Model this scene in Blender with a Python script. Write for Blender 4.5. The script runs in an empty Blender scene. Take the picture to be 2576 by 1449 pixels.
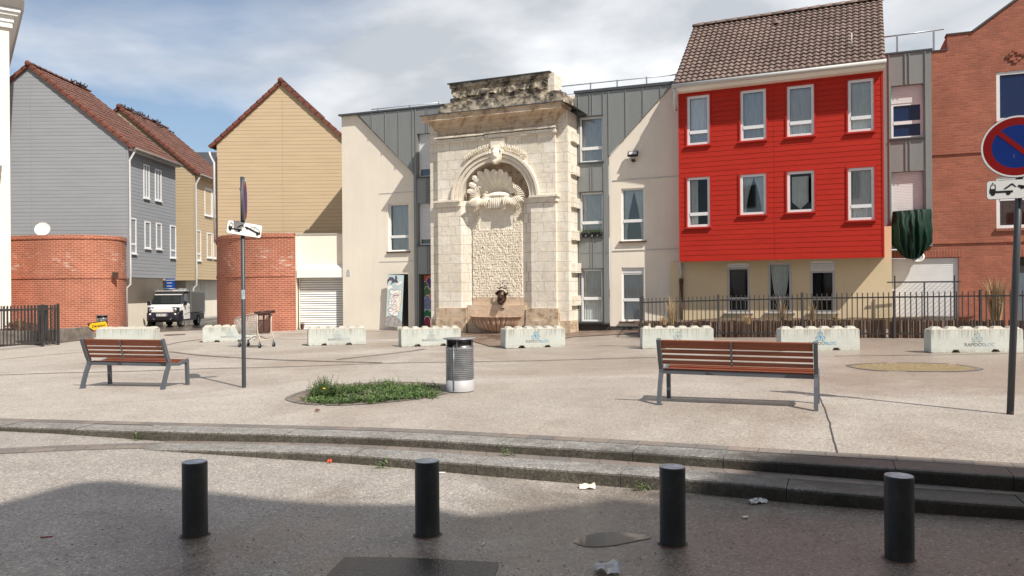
import bpy, bmesh, math, random
from mathutils import Vector, Matrix, noise
R = math.radians
rnd = random.Random(11)
SC = bpy.context.scene
COL = SC.collection

# ------------------------------------------------------------------ camera
FPX, CX, CY, ROLL, EYE = 1930.0, 1287.5, 724.5, 0.0077, 1.6
cam_d = bpy.data.cameras.new('camera')
cam_d.sensor_width = 36.0
cam_d.lens = FPX / 2575.0 * 36.0
cam_d.clip_end = 3000
cam_d.clip_start = 0.05
cam = bpy.data.objects.new('camera', cam_d)
COL.objects.link(cam)
cr, sr = math.cos(ROLL), math.sin(ROLL)
cam.matrix_world = Matrix(((cr, sr, 0, 0), (0, 0, -1, 0), (-sr, cr, 0, EYE), (0, 0, 0, 1)))
SC.camera = cam

# ------------------------------------------------------------------ light
SUN_EL, SUN_AZ = R(49), R(39.5)          # azimuth measured from -Y towards +X
sdir = Vector((math.sin(SUN_AZ) * math.cos(SUN_EL), -math.cos(SUN_AZ) * math.cos(SUN_EL), math.sin(SUN_EL)))
sl = bpy.data.lights.new('sun', 'SUN')
sl.energy = 4.5
sl.angle = R(0.53)
sl.color = (1.0, 0.93, 0.84)
so = bpy.data.objects.new('sun', sl)
so.rotation_euler = sdir.to_track_quat('Z', 'Y').to_euler()
so.location = (20, -20, 30)
COL.objects.link(so)

SC.view_settings.view_transform = 'Standard'
SC.view_settings.look = 'None'
SC.view_settings.exposure = 0.32
SC.view_settings.gamma = 1.0

world = bpy.data.worlds.new('World')
SC.world = world
world.use_nodes = True
nt = world.node_tree
for n in list(nt.nodes):
    nt.nodes.remove(n)


def ND(nt, t, **kw):
    n = nt.nodes.new(t)
    for k, v in kw.items():
        if k == 'ins':
            for kk, vv in v.items():
                n.inputs[kk].default_value = vv
        else:
            setattr(n, k, v)
    return n


def LK(nt, a, b):
    nt.links.new(a, b)


out = ND(nt, 'ShaderNodeOutputWorld')
bg = ND(nt, 'ShaderNodeBackground')
bg.inputs['Strength'].default_value = 0.1
sky = ND(nt, 'ShaderNodeTexSky', sky_type='NISHITA', sun_disc=False)
sky.sun_elevation = SUN_EL
sky.sun_rotation = math.pi - SUN_AZ
sky.air_density = 1.0
sky.dust_density = 1.2
sky.ozone_density = 1.6
tc = ND(nt, 'ShaderNodeTexCoord')
# flatten the direction onto a cloud deck so that the clouds shrink towards the horizon
sep = ND(nt, 'ShaderNodeSeparateXYZ')
LK(nt, tc.outputs['Generated'], sep.inputs[0])
zadd = ND(nt, 'ShaderNodeMath', operation='ADD', ins={1: 0.26})
LK(nt, sep.outputs['Z'], zadd.inputs[0])
zmx = ND(nt, 'ShaderNodeMath', operation='MAXIMUM', ins={1: 0.05})
LK(nt, zadd.outputs[0], zmx.inputs[0])
dx = ND(nt, 'ShaderNodeMath', operation='DIVIDE')
dy = ND(nt, 'ShaderNodeMath', operation='DIVIDE')
LK(nt, sep.outputs['X'], dx.inputs[0]); LK(nt, zmx.outputs[0], dx.inputs[1])
LK(nt, sep.outputs['Y'], dy.inputs[0]); LK(nt, zmx.outputs[0], dy.inputs[1])
comb = ND(nt, 'ShaderNodeCombineXYZ')
LK(nt, dx.outputs[0], comb.inputs[0]); LK(nt, dy.outputs[0], comb.inputs[1])
n1 = ND(nt, 'ShaderNodeTexNoise', ins={'Scale': 0.95, 'Detail': 8.0, 'Roughness': 0.52, 'Distortion': 0.25})
mp1 = ND(nt, 'ShaderNodeMapping')
mp1.inputs['Location'].default_value = (3.4, 0.6, 0.0)
LK(nt, comb.outputs[0], mp1.inputs[0]); LK(nt, mp1.outputs[0], n1.inputs['Vector'])
# more cloud to the right than to the left
bias = ND(nt, 'ShaderNodeMapRange', ins={'From Min': -0.62, 'From Max': 0.15, 'To Min': -0.125, 'To Max': 0.17})
LK(nt, sep.outputs['X'], bias.inputs['Value'])
cs = ND(nt, 'ShaderNodeMath', operation='ADD')
LK(nt, n1.outputs['Fac'], cs.inputs[0]); LK(nt, bias.outputs[0], cs.inputs[1])
cov = ND(nt, 'ShaderNodeValToRGB')
cov.color_ramp.elements[0].position = 0.40
cov.color_ramp.elements[0].color = (0.05, 0.05, 0.05, 1)
cov.color_ramp.elements[1].position = 0.60
cov.color_ramp.elements[1].color = (1, 1, 1, 1)
LK(nt, cs.outputs[0], cov.inputs[0])
n2 = ND(nt, 'ShaderNodeTexNoise', ins={'Scale': 1.7, 'Detail': 7.0, 'Roughness': 0.5, 'Distortion': 0.3})
mp2 = ND(nt, 'ShaderNodeMapping')
mp2.inputs['Location'].default_value = (1.3, 4.1, 0.0)
LK(nt, comb.outputs[0], mp2.inputs[0]); LK(nt, mp2.outputs[0], n2.inputs['Vector'])
tone = ND(nt, 'ShaderNodeValToRGB')
tone.color_ramp.elements[0].position = 0.40
tone.color_ramp.elements[0].color = (4.7, 5.0, 5.4, 1)
tone.color_ramp.elements[1].position = 0.63
tone.color_ramp.elements[1].color = (8.8, 8.9, 9.1, 1)
LK(nt, n2.outputs['Fac'], tone.inputs[0])
mx = ND(nt, 'ShaderNodeMix', data_type='RGBA')
LK(nt, cov.outputs['Color'], mx.inputs['Factor'])
# unseen cloud overhead and behind the viewer dimmed to cut the fill light
mz = ND(nt, 'ShaderNodeMapRange', ins={'From Min': -0.35, 'From Max': 0.45, 'To Min': 0.55, 'To Max': 1.0})
LK(nt, sep.outputs['Y'], mz.inputs['Value'])
tm = ND(nt, 'ShaderNodeVectorMath', operation='SCALE')
LK(nt, tone.outputs['Color'], tm.inputs[0]); LK(nt, mz.outputs[0], tm.inputs['Scale'])
LK(nt, sky.outputs[0], mx.inputs[6]); LK(nt, tm.outputs[0], mx.inputs[7])
LK(nt, mx.outputs[2], bg.inputs['Color'])
LK(nt, bg.outputs[0], out.inputs[0])


# ------------------------------------------------------------------ helpers
def ray(px, py):
    u, v = (px - CX) / FPX, -(py - CY) / FPX
    return u * cr + v * sr, -u * sr + v * cr     # X/Y, Z/Y


def zp(x, y=0):
    "height of the upper square; it dips a little before the fountain"
    t = min(1.0, max(0.0, (y - 17.0) / 6.0))
    return 0.19 + 0.014 * x - 0.12 * t * t * (3 - 2 * t) * math.exp(-((x - 0.5) / 5.0) ** 2)


def zl(x, y=0):
    "height of the lower pavement in front of the steps"
    return min(0.005 + 0.02 * max(0.0, -x - 2.3) + 0.012 * min(4.0, max(0.0, x - 0.8)), zp(x) - 0.05)


def zt(x):
    "height of the tread between the two steps"
    t = [(-9, zl(-9)), (-3.75, 0.036), (-3.1, 0.058), (-1.84, 0.086), (-0.17, 0.108), (1.87, 0.128), (3.6, 0.135), (12, 0.15)]
    for (a, b), (c, d) in zip(t, t[1:]):
        if x <= c:
            return b + (d - b) * (x - a) / (c - a)
    return t[-1][1]


def gp(px, py, zf=zp):
    a, b = ray(px, py)
    z = 0.1
    for _ in range(25):
        Y = (z - EYE) / b
        z = z * 0.5 + 0.5 * (zf(a * Y, Y) if zf is not zt else zt(a * Y))
    return Vector((a * Y, Y, z))


def at(px, py, Y):
    a, b = ray(px, py)
    return Vector((a * Y, Y, EYE + b * Y))


class Frame:
    def __init__(self, x, y, deg):
        self.o = Vector((x, y)); self.a = R(deg)
        self.t = Vector((math.cos(self.a), math.sin(self.a)))
        self.n = Vector((-math.sin(self.a), math.cos(self.a)))

    def hit(self, px, py, y=0.0):
        a, b = ray(px, py)
        q = self.o + self.n * y
        Y = q.dot(self.n) / (a * self.n.x + self.n.y)
        p = Vector((a * Y, Y)) - self.o
        return p.dot(self.t), EYE + b * Y

    def x(self, px, y=0.0, py=500):
        return self.hit(px, py, y)[0]

    def local(self, w):
        p = Vector((w[0], w[1])) - self.o
        return p.dot(self.t), p.dot(self.n)


def tag(o, label=None, cat=None, group=None, kind=None):
    if label: o['label'] = label
    if cat: o['category'] = cat
    if group: o['group'] = group
    if kind: o['kind'] = kind
    return o


def empty(name, loc, rz=0.0, label=None, cat=None, group=None):
    o = bpy.data.objects.new(name, None)
    o.empty_display_size = 0.2
    o.location = loc
    o.rotation_euler = (0, 0, rz)
    COL.objects.link(o)
    return tag(o, label, cat, group)


def copy_tree(o, parent=None):
    c = o.copy()
    COL.objects.link(c)
    c.parent = parent
    for ch in [k for k in bpy.data.objects if k.parent == o and k != c]:
        copy_tree(ch, c)
    return c


class MB:
    def __init__(self):
        self.v = []; self.f = []; self.uv = []; self.mi = []; self.m = Matrix.Identity(4); self.cur = 0; self.s = []

    def P(self, x, y, z):
        p = self.m @ Vector((x, y, z))
        self.v.append((p.x, p.y, p.z))
        return len(self.v) - 1

    def face(self, idx, uv=None, smooth=False):
        self.f.append(tuple(idx)); self.uv.append(uv); self.mi.append(self.cur); self.s.append(smooth)

    def quad(self, a, b, c, d, uv=None):
        self.face([self.P(*a), self.P(*b), self.P(*c), self.P(*d)], uv)

    def poly(self, pts, uv=None):
        self.face([self.P(*p) for p in pts], uv)

    def box(self, x0, x1, y0, y1, z0, z1):
        i = [self.P(x, y, z) for z in (z0, z1) for y in (y0, y1) for x in (x0, x1)]
        for q in ((0, 2, 3, 1), (4, 5, 7, 6), (0, 1, 5, 4), (2, 6, 7, 3), (0, 4, 6, 2), (1, 3, 7, 5)):
            self.face([i[k] for k in q])

    def obox(self, a, b, w, h, up=(0, 0, 1)):
        "bar of section w x h from a to b"
        a, b, up = Vector(a), Vector(b), Vector(up)
        d = (b - a).normalized()
        s = d.cross(up)
        if s.length < 1e-5: s = d.cross(Vector((1, 0, 0)))
        s.normalize(); u = s.cross(d)
        c = []
        for p in (a, b):
            for ss, uu in ((-1, -1), (1, -1), (1, 1), (-1, 1)):
                c.append(self.P(*(p + s * ss * w / 2 + u * uu * h / 2)))
        for q in ((3, 2, 1, 0), (4, 5, 6, 7), (0, 1, 5, 4), (1, 2, 6, 5), (2, 3, 7, 6), (3, 0, 4, 7)):
            self.face([c[k] for k in q])

    def prism(self, pts, y0, y1):
        "polygon pts (x,z) extruded along y"
        a = [self.P(x, y0, z) for x, z in pts]; b = [self.P(x, y1, z) for x, z in pts]
        self.face(a); self.face(b[::-1])
        n = len(pts)
        for i in range(n):
            self.face([a[i], b[i], b[(i + 1) % n], a[(i + 1) % n]])

    def prism_x(self, pts, x0, x1):
        "polygon pts (y,z) extruded along x"
        a = [self.P(x0, y, z) for y, z in pts]; b = [self.P(x1, y, z) for y, z in pts]
        self.face(a[::-1]); self.face(b)
        n = len(pts)
        for i in range(n):
            self.face([a[i], a[(i + 1) % n], b[(i + 1) % n], b[i]])

    def prism_z(self, pts, z0, z1):
        a = [self.P(x, y, z0) for x, y in pts]; b = [self.P(x, y, z1) for x, y in pts]
        self.face(a[::-1]); self.face(b)
        n = len(pts)
        for i in range(n):
            self.face([a[i], a[(i + 1) % n], b[(i + 1) % n], b[i]])

    def tube(self, pts, r, n=8, cap=True, smooth=True, flat=1.0):
        pts = [Vector(p) for p in pts]
        rs = r if isinstance(r, (list, tuple)) else [r] * len(pts)
        prev = None; rings = []
        for i, p in enumerate(pts):
            d = (pts[min(i + 1, len(pts) - 1)] - pts[max(i - 1, 0)])
            if d.length < 1e-9: d = Vector((0, 0, 1))
            d.normalize()
            if prev is None:
                s = d.cross(Vector((0, 0, 1)))
                if s.length < 1e-3: s = d.cross(Vector((0, 1, 0)))
            else:
                s = prev - d * prev.dot(d)
                if s.length < 1e-6: s = d.orthogonal()
            s.normalize(); prev = s; u = s.cross(d)
            rings.append([self.P(*(p + (s * math.cos(2 * math.pi * k / n) + u * math.sin(2 * math.pi * k / n) * flat) * rs[i])) for k in range(n)])
        for a, b in zip(rings, rings[1:]):
            for k in range(n):
                self.face([a[k], a[(k + 1) % n], b[(k + 1) % n], b[k]], None, smooth)
        if cap:
            self.face(rings[0][::-1]); self.face(rings[-1])

    def lathe(self, prof, c=(0, 0, 0), n=24, a0=0.0, a1=2 * math.pi, mod=None, smooth=True, cap=False):
        full = abs(a1 - a0 - 2 * math.pi) < 1e-6
        m = n if full else n + 1
        rings = []
        for r, z in prof:
            ring = []
            for k in range(m):
                t = a0 + (a1 - a0) * k / n
                rr = r * (mod(t, z) if mod else 1)
                ring.append(self.P(c[0] + rr * math.cos(t), c[1] + rr * math.sin(t), c[2] + z))
            rings.append(ring)
        for a, b in zip(rings, rings[1:]):
            for k in range(n):
                k2 = (k + 1) % m
                self.face([a[k], a[k2], b[k2], b[k]], None, smooth)
        if cap:
            self.face(rings[0][::-1]); self.face(rings[-1])

    def ball(self, c, rx, ry, rz, n=10, m=7, fn=None, smooth=True):
        rows = []
        for j in range(m + 1):
            ph = math.pi * j / m
            row = []
            for k in range(n):
                th = 2 * math.pi * k / n
                d = Vector((math.sin(ph) * math.cos(th), math.sin(ph) * math.sin(th), math.cos(ph)))
                s = fn(d) if fn else 1.0
                row.append(self.P(c[0] + d.x * rx * s, c[1] + d.y * ry * s, c[2] + d.z * rz * s))
            rows.append(row)
        for a, b in zip(rows, rows[1:]):
            for k in range(n):
                self.face([a[k], b[k], b[(k + 1) % n], a[(k + 1) % n]], None, smooth)

    def rough_box(self, x0, x1, y0, y1, z0, z1, cell=0.1, amp=0.03, fr=4.0, seed=0.0, back=False):
        "box with displaced faces, open at the back"
        def disp(p):
            q = Vector(p) * fr + Vector((seed, seed * 2, 0))
            n_ = noise.noise_vector(q) + noise.noise_vector(q * 2.7) * 0.5
            return Vector(p) + n_ * amp
        def sheet(o, a, b):
            o, a, b = Vector(o), Vector(a), Vector(b)
            na, nb = max(1, int(a.length / cell)), max(1, int(b.length / cell))
            g = [[self.P(*disp(o + a * i / na + b * j / nb)) for i in range(na + 1)] for j in range(nb + 1)]
            for j in range(nb):
                for i in range(na):
                    self.face([g[j][i], g[j][i + 1], g[j + 1][i + 1], g[j + 1][i]], None, True)
        dx_, dy_, dz_ = (x1 - x0, 0, 0), (0, y1 - y0, 0), (0, 0, z1 - z0)
        sheet((x0, y0, z0), dx_, dz_)
        sheet((x0, y1, z0), (0, y0 - y1, 0), dz_)
        sheet((x1, y0, z0), dy_, dz_)
        sheet((x0, y0, z1), dx_, dy_)
        sheet((x0, y1, z0), dx_, (0, y0 - y1, 0))

    def build(self, name, mat, parent=None, loc=None, rz=0.0, smooth=None, bevel=0.0, bseg=2, normals=True):
        me = bpy.data.meshes.new(name)
        me.from_pydata(self.v, [], self.f)
        mats = mat if isinstance(mat, (list, tuple)) else [mat]
        for m in mats: me.materials.append(m)
        if len(mats) > 1:
            me.polygons.foreach_set('material_index', self.mi)
        if smooth is None:
            me.polygons.foreach_set('use_smooth', self.s)
        elif smooth:
            me.polygons.foreach_set('use_smooth', [True] * len(self.f))
        if any(u for u in self.uv):
            l = me.uv_layers.new(name='UVMap')
            k = 0
            for fi, fc in enumerate(self.f):
                for j in range(len(fc)):
                    l.data[k].uv = self.uv[fi][j] if self.uv[fi] else (0, 0)
                    k += 1
        me.validate()
        if normals:
            bm = bmesh.new(); bm.from_mesh(me)
            bmesh.ops.recalc_face_normals(bm, faces=bm.faces)
            bm.to_mesh(me); bm.free()
        o = bpy.data.objects.new(name, me)
        COL.objects.link(o)
        if parent is not None: o.parent = parent
        if loc is not None: o.location = loc
        o.rotation_euler = (0, 0, rz)
        if bevel:
            b = o.modifiers.new('bevel', 'BEVEL'); b.width = bevel; b.segments = bseg
            b.limit_method = 'ANGLE'; b.angle_limit = R(35)
        return o


def text_mesh(body, size, mat, parent, loc, rot, name='lettering', ax='CENTER', off=0.0, sx=1.0):
    cu = bpy.data.curves.new('t', 'FONT')
    cu.body = body; cu.size = size; cu.align_x = ax; cu.align_y = 'CENTER'; cu.offset = off; cu.extrude = 0.0008
    t = bpy.data.objects.new('t', cu)
    COL.objects.link(t)
    dg = bpy.context.evaluated_depsgraph_get()
    me = bpy.data.meshes.new_from_object(t.evaluated_get(dg))
    bpy.data.objects.remove(t); bpy.data.curves.remove(cu)
    me.materials.clear(); me.materials.append(mat)
    o = bpy.data.objects.new(name, me)
    COL.objects.link(o)
    o.parent = parent; o.location = loc; o.rotation_euler = rot; o.scale = (sx, 1, 1)
    return o


def pieces(L, Rt, z0, z1, holes, breaks=()):
    zs = {z0, z1}
    for h in holes:
        for z in (h[2], h[3]):
            if z0 < z < z1: zs.add(z)
    for z in breaks:
        if z0 < z < z1: zs.add(z)
    zs = sorted(zs)
    for a, b in zip(zs, zs[1:]):
        if b - a < 1e-4: continue
        mid = (a + b) / 2
        cuts = sorted((h[0], h[1]) for h in holes if h[2] < mid < h[3])
        cur = (L(a), L(b)); segs = []
        for c0, c1 in cuts:
            if c0 > max(cur): segs.append((cur[0], c0, cur[1], c0))
            cur = (max(cur[0], c1), max(cur[1], c1))
        segs.append((cur[0], Rt(a), cur[1], Rt(b)))
        for s in segs:
            if s[1] - s[0] > 1e-3 or s[3] - s[2] > 1e-3:
                yield s[0], max(s[0], s[1]), s[2], max(s[2], s[3]), a, b


def wallface(mb, L, Rt, z0, z1, holes=(), y=0.0, depth=0.2, breaks=(), sides=True):
    for a0, a1, b0, b1, za, zb in pieces(L, Rt, z0, z1, holes, breaks):
        mb.quad((a0, y, za), (a1, y, za), (b1, y, zb), (b0, y, zb))
    for h in holes:
        x0, x1, h0, h1 = h[:4]
        mb.quad((x0, y, h0), (x0, y, h1), (x0, y + depth, h1), (x0, y + depth, h0))
        mb.quad((x1, y, h0), (x1, y, h1), (x1, y + depth, h1), (x1, y + depth, h0))
        mb.quad((x0, y, h1), (x1, y, h1), (x1, y + depth, h1), (x0, y + depth, h1))
        mb.quad((x0, y, h0), (x1, y, h0), (x1, y + depth, h0), (x0, y + depth, h0))


def boards(mb, L, Rt, z0, z1, holes=(), y=0.0, pitch=0.152, gap=0.007, joints=(), breaks=()):
    z = z0; k = 0
    while z < z1 - 0.02:
        zt_ = min(z + pitch - gap, z1)
        hs = list(holes) + [(j - 0.003, j + 0.003, z0 - 1, z1 + 1) for j in joints]
        for a0, a1, b0, b1, za, zb in pieces(L, Rt, z, zt_, hs, breaks):
            if min(a1 - a0, b1 - b0) < 0.004 and max(a1 - a0, b1 - b0) < 0.05: continue
            t0 = (za - z) / pitch; t1 = (zb - z) / pitch
            y0 = y - 0.020 + 0.005 * t0; y1 = y - 0.020 + 0.005 * t1
            i = [mb.P(a0, y0, za), mb.P(a1, y0, za), mb.P(b1, y1, zb), mb.P(b0, y1, zb),
                 mb.P(a0, y, za), mb.P(a1, y, za), mb.P(b1, y, zb), mb.P(b0, y, zb)]
            for q in ((0, 1, 2, 3), (0, 4, 5, 1), (3, 2, 6, 7), (0, 3, 7, 4), (1, 5, 6, 2)):
                mb.face([i[n_] for n_ in q])
        z += pitch; k += 1


# ------------------------------------------------------------------ materials
def new_mat(name):
    m = bpy.data.materials.new(name); m.use_nodes = True
    nt = m.node_tree
    bs = nt.nodes['Principled BSDF']
    return m, nt, bs


def rgb(c):
    return (c[0], c[1], c[2], 1.0)


def mul(c, k):
    return tuple(min(1.0, v * k) for v in c)


def noise_n(nt, vec, scale, detail=4, rough=0.55, dist=0.0):
    n = ND(nt, 'ShaderNodeTexNoise', ins={'Scale': scale, 'Detail': float(detail), 'Roughness': rough, 'Distortion': dist})
    if vec is not None: LK(nt, vec, n.inputs['Vector'])
    return n.outputs['Fac']


def ramp(nt, fac, stops):
    r = ND(nt, 'ShaderNodeValToRGB')
    while len(r.color_ramp.elements) < len(stops): r.color_ramp.elements.new(0.5)
    for e, (p, c) in zip(r.color_ramp.elements, stops):
        e.position = p
        e.color = rgb(c) if isinstance(c, (tuple, list)) else (c, c, c, 1)
    LK(nt, fac, r.inputs[0])
    return r.outputs['Color']


def mixc(nt, fac, a, b, mode='MIX'):
    m = ND(nt, 'ShaderNodeMix', data_type='RGBA', blend_type=mode)
    for s, v in (('Factor', fac), (6, a), (7, b)):
        if isinstance(v, bpy.types.NodeSocket): LK(nt, v, m.inputs[s])
        elif isinstance(v, (int, float)): m.inputs[s].default_value = v if s == 'Factor' else (v, v, v, 1)
        else: m.inputs[s].default_value = rgb(v)
    return m.outputs[2]


def mathn(nt, op, a, b=0.0, clamp=False):
    m = ND(nt, 'ShaderNodeMath', operation=op, use_clamp=clamp)
    for i, v in enumerate((a, b)):
        if isinstance(v, bpy.types.NodeSocket): LK(nt, v, m.inputs[i])
        else: m.inputs[i].default_value = v
    return m.outputs[0]


def coords(nt, scale=(1, 1, 1), kind='Object'):
    t = ND(nt, 'ShaderNodeTexCoord')
    mp = ND(nt, 'ShaderNodeMapping')
    mp.inputs['Scale'].default_value = scale
    LK(nt, t.outputs[kind], mp.inputs[0])
    return mp.outputs[0]


def bump(nt, bs, h, strength=0.3, dist=0.01, prev=None):
    b = ND(nt, 'ShaderNodeBump', ins={'Strength': strength, 'Distance': dist})
    LK(nt, h, b.inputs['Height'])
    if prev is not None: LK(nt, prev, b.inputs['Normal'])
    LK(nt, b.outputs[0], bs.inputs['Normal'])
    return b.outputs[0]


def mat(name, col, rough=0.6, metal=0.0, var=0.12, scale=3.0, fine=60.0, bmp=0.0, bd=0.005, stretch=(1, 1, 1), spec=0.5, dirt=None, dirt_amt=0.4, dscale=2.0, coat=0.0):
    m, nt, bs = new_mat(name)
    v = coords(nt, stretch)
    n1 = noise_n(nt, v, scale, 5)
    n2 = noise_n(nt, v, fine, 3)
    a = ramp(nt, n1, [(0.3, mul(col, 1 - var)), (0.7, mul(col, 1 + var))])
    b = ramp(nt, n2, [(0.3, 1 - var * 0.6), (0.7, 1.0)])
    c = mixc(nt, 1.0, a, b, 'MULTIPLY')
    if dirt is not None:
        n3 = noise_n(nt, v, dscale, 6, 0.65)
        f = ramp(nt, n3, [(0.45, 0.0), (0.75, dirt_amt)])
        c = mixc(nt, f, c, dirt)
    LK(nt, c, bs.inputs['Base Color'])
    bs.inputs['Roughness'].default_value = rough
    bs.inputs['Metallic'].default_value = metal
    bs.inputs['Specular IOR Level'].default_value = spec
    if coat: bs.inputs['Coat Weight'].default_value = coat
    if bmp:
        bump(nt, bs, n2, bmp, bd)
    return m


def wallvec(nt, uv=False):
    "(along the wall, height) vector"
    t = ND(nt, 'ShaderNodeTexCoord')
    if uv: return t.outputs['UV']
    s = ND(nt, 'ShaderNodeSeparateXYZ'); LK(nt, t.outputs['Object'], s.inputs[0])
    c = ND(nt, 'ShaderNodeCombineXYZ')
    a = mathn(nt, 'ADD', s.outputs['X'], s.outputs['Y'])
    LK(nt, a, c.inputs[0]); LK(nt, s.outputs['Z'], c.inputs[1])
    return c.outputs[0]


def brick_mat(name, c1, c2, mortar, uv=False, w=0.225, h=0.075, mort=0.011, white=None, off=0.5, top=None):
    m, nt, bs = new_mat(name)
    v = wallvec(nt, uv)
    br = ND(nt, 'ShaderNodeTexBrick', ins={'Color1': rgb(c1), 'Color2': rgb(c2), 'Mortar': rgb(mortar), 'Scale': 1.0,
                                           'Mortar Size': mort, 'Mortar Smooth': 0.15, 'Bias': 0.0, 'Brick Width': w, 'Row Height': h})
    br.offset = off
    LK(nt, v, br.inputs['Vector'])
    c = br.outputs['Color']
    n1 = noise_n(nt, v, 1.1, 6, 0.6)
    c = mixc(nt, 1.0, c, ramp(nt, n1, [(0.3, 0.78), (0.7, 1.12)]), 'MULTIPLY')
    n2 = noise_n(nt, v, 22, 3)
    c = mixc(nt, 0.6, c, ramp(nt, n2, [(0.3, 0.75), (0.7, 1.15)]), 'MULTIPLY')
    if white is not None:
        lo, hi, amt = white
        s = ND(nt, 'ShaderNodeSeparateXYZ'); LK(nt, v, s.inputs[0])
        band = mathn(nt, 'MULTIPLY', ND(nt, 'ShaderNodeMapRange', ins={'From Min': lo - 0.25, 'From Max': lo + 0.2}).outputs[0], 1.0)
        mr1 = ND(nt, 'ShaderNodeMapRange', ins={'From Min': lo - 0.3, 'From Max': lo + 0.25})
        mr2 = ND(nt, 'ShaderNodeMapRange', ins={'From Min': hi + 0.3, 'From Max': hi - 0.25})
        LK(nt, s.outputs['Y'], mr1.inputs['Value']); LK(nt, s.outputs['Y'], mr2.inputs['Value'])
        band = mathn(nt, 'MULTIPLY', mr1.outputs[0], mr2.outputs[0])
        sc = ND(nt, 'ShaderNodeMapping'); sc.inputs['Scale'].default_value = (3.2, 9.0, 1); LK(nt, v, sc.inputs[0])
        nn = noise_n(nt, sc.outputs[0], 1.0, 5, 0.7)
        nb = noise_n(nt, v, 0.9, 2)
        f = ramp(nt, mathn(nt, 'MULTIPLY', nn, mathn(nt, 'ADD', nb, 0.55)), [(0.60, 0.0), (0.68, amt)])
        f = mathn(nt, 'MULTIPLY', f, band)
        c = mixc(nt, f, c, (0.62, 0.52, 0.46))
    LK(nt, c, bs.inputs['Base Color'])
    bs.inputs['Roughness'].default_value = 0.85
    inv = mathn(nt, 'SUBTRACT', 1.0, br.outputs['Fac'])
    h_ = mathn(nt, 'ADD', mathn(nt, 'MULTIPLY', inv, 0.8), mathn(nt, 'MULTIPLY', n2, 0.3))
    bump(nt, bs, h_, 0.5, 0.008)
    return m


def stone_mat(name, base, w=0.5, h=0.30, dark=(0.05, 0.04, 0.035), dark_amt=0.0, warm=None, joint=0.8, bs_=0.5):
    m, nt, bs = new_mat(name)
    v = wallvec(nt)
    dn = ND(nt, 'ShaderNodeTexNoise', ins={'Scale': 3.0, 'Detail': 2.0})
    LK(nt, v, dn.inputs['Vector'])
    dv = ND(nt, 'ShaderNodeVectorMath', operation='SCALE'); dv.inputs['Scale'].default_value = 0.02
    LK(nt, dn.outputs['Color'], dv.inputs[0])
    av = ND(nt, 'ShaderNodeVectorMath', operation='ADD'); LK(nt, v, av.inputs[0]); LK(nt, dv.outputs[0], av.inputs[1])
    br = ND(nt, 'ShaderNodeTexBrick', ins={'Color1': rgb(mul(base, 1.04)), 'Color2': rgb((base[0] * 0.95, base[1] * 0.93, base[2] * 0.88)), 'Mortar': rgb(mul(base, joint)),
                                           'Scale': 1.0, 'Mortar Size': 0.008, 'Mortar Smooth': 0.3, 'Bias': 0.1, 'Brick Width': w, 'Row Height': h})
    br.offset = 0.4; br.squash = 0.8; br.squash_frequency = 3
    LK(nt, av.outputs[0], br.inputs['Vector'])
    n0 = noise_n(nt, v, 0.8, 6, 0.65); n1 = noise_n(nt, v, 7, 6, 0.7); n2 = noise_n(nt, v, 45, 4, 0.6)
    c = mixc(nt, 1.0, br.outputs['Color'], ramp(nt, n0, [(0.3, (0.86, 0.84, 0.80)), (0.7, (1.06, 1.05, 1.03))]), 'MULTIPLY')
    c = mixc(nt, 0.8, c, ramp(nt, n1, [(0.3, 0.82), (0.6, 1.05)]), 'MULTIPLY')
    vo = ND(nt, 'ShaderNodeTexVoronoi', ins={'Scale': 3.2, 'Randomness': 1.0})
    LK(nt, v, vo.inputs['Vector'])
    pit = ramp(nt, vo.outputs['Distance'], [(0.05, 1.0), (0.09, 0.0)])
    pit = mathn(nt, 'MULTIPLY', pit, ramp(nt, n1, [(0.5, 0.0), (0.55, 1.0)]))
    c = mixc(nt, pit, c, (0.10, 0.075, 0.055))
    if warm is not None:
        c = mixc(nt, ramp(nt, noise_n(nt, v, 2.3, 6, 0.7), [(0.35, 0.0), (0.65, 0.85)]), c, warm)
    if dark_amt:
        f = ramp(nt, noise_n(nt, v, 3.5, 9, 0.75), [(0.5 - dark_amt * 0.3, 0.0), (0.62 - dark_amt * 0.25, 0.92)])
        c = mixc(nt, f, c, dark)
    LK(nt, c, bs.inputs['Base Color'])
    bs.inputs['Roughness'].default_value = 0.9
    inv = mathn(nt, 'SUBTRACT', 1.0, br.outputs['Fac'])
    hh = mathn(nt, 'ADD', mathn(nt, 'MULTIPLY', inv, 0.5), mathn(nt, 'ADD', mathn(nt, 'MULTIPLY', n1, 1.2), mathn(nt, 'MULTIPLY', n2, 0.5)))
    hh = mathn(nt, 'SUBTRACT', hh, mathn(nt, 'MULTIPLY', pit, 2.0))
    bump(nt, bs, hh, bs_, 0.03)
    return m


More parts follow.
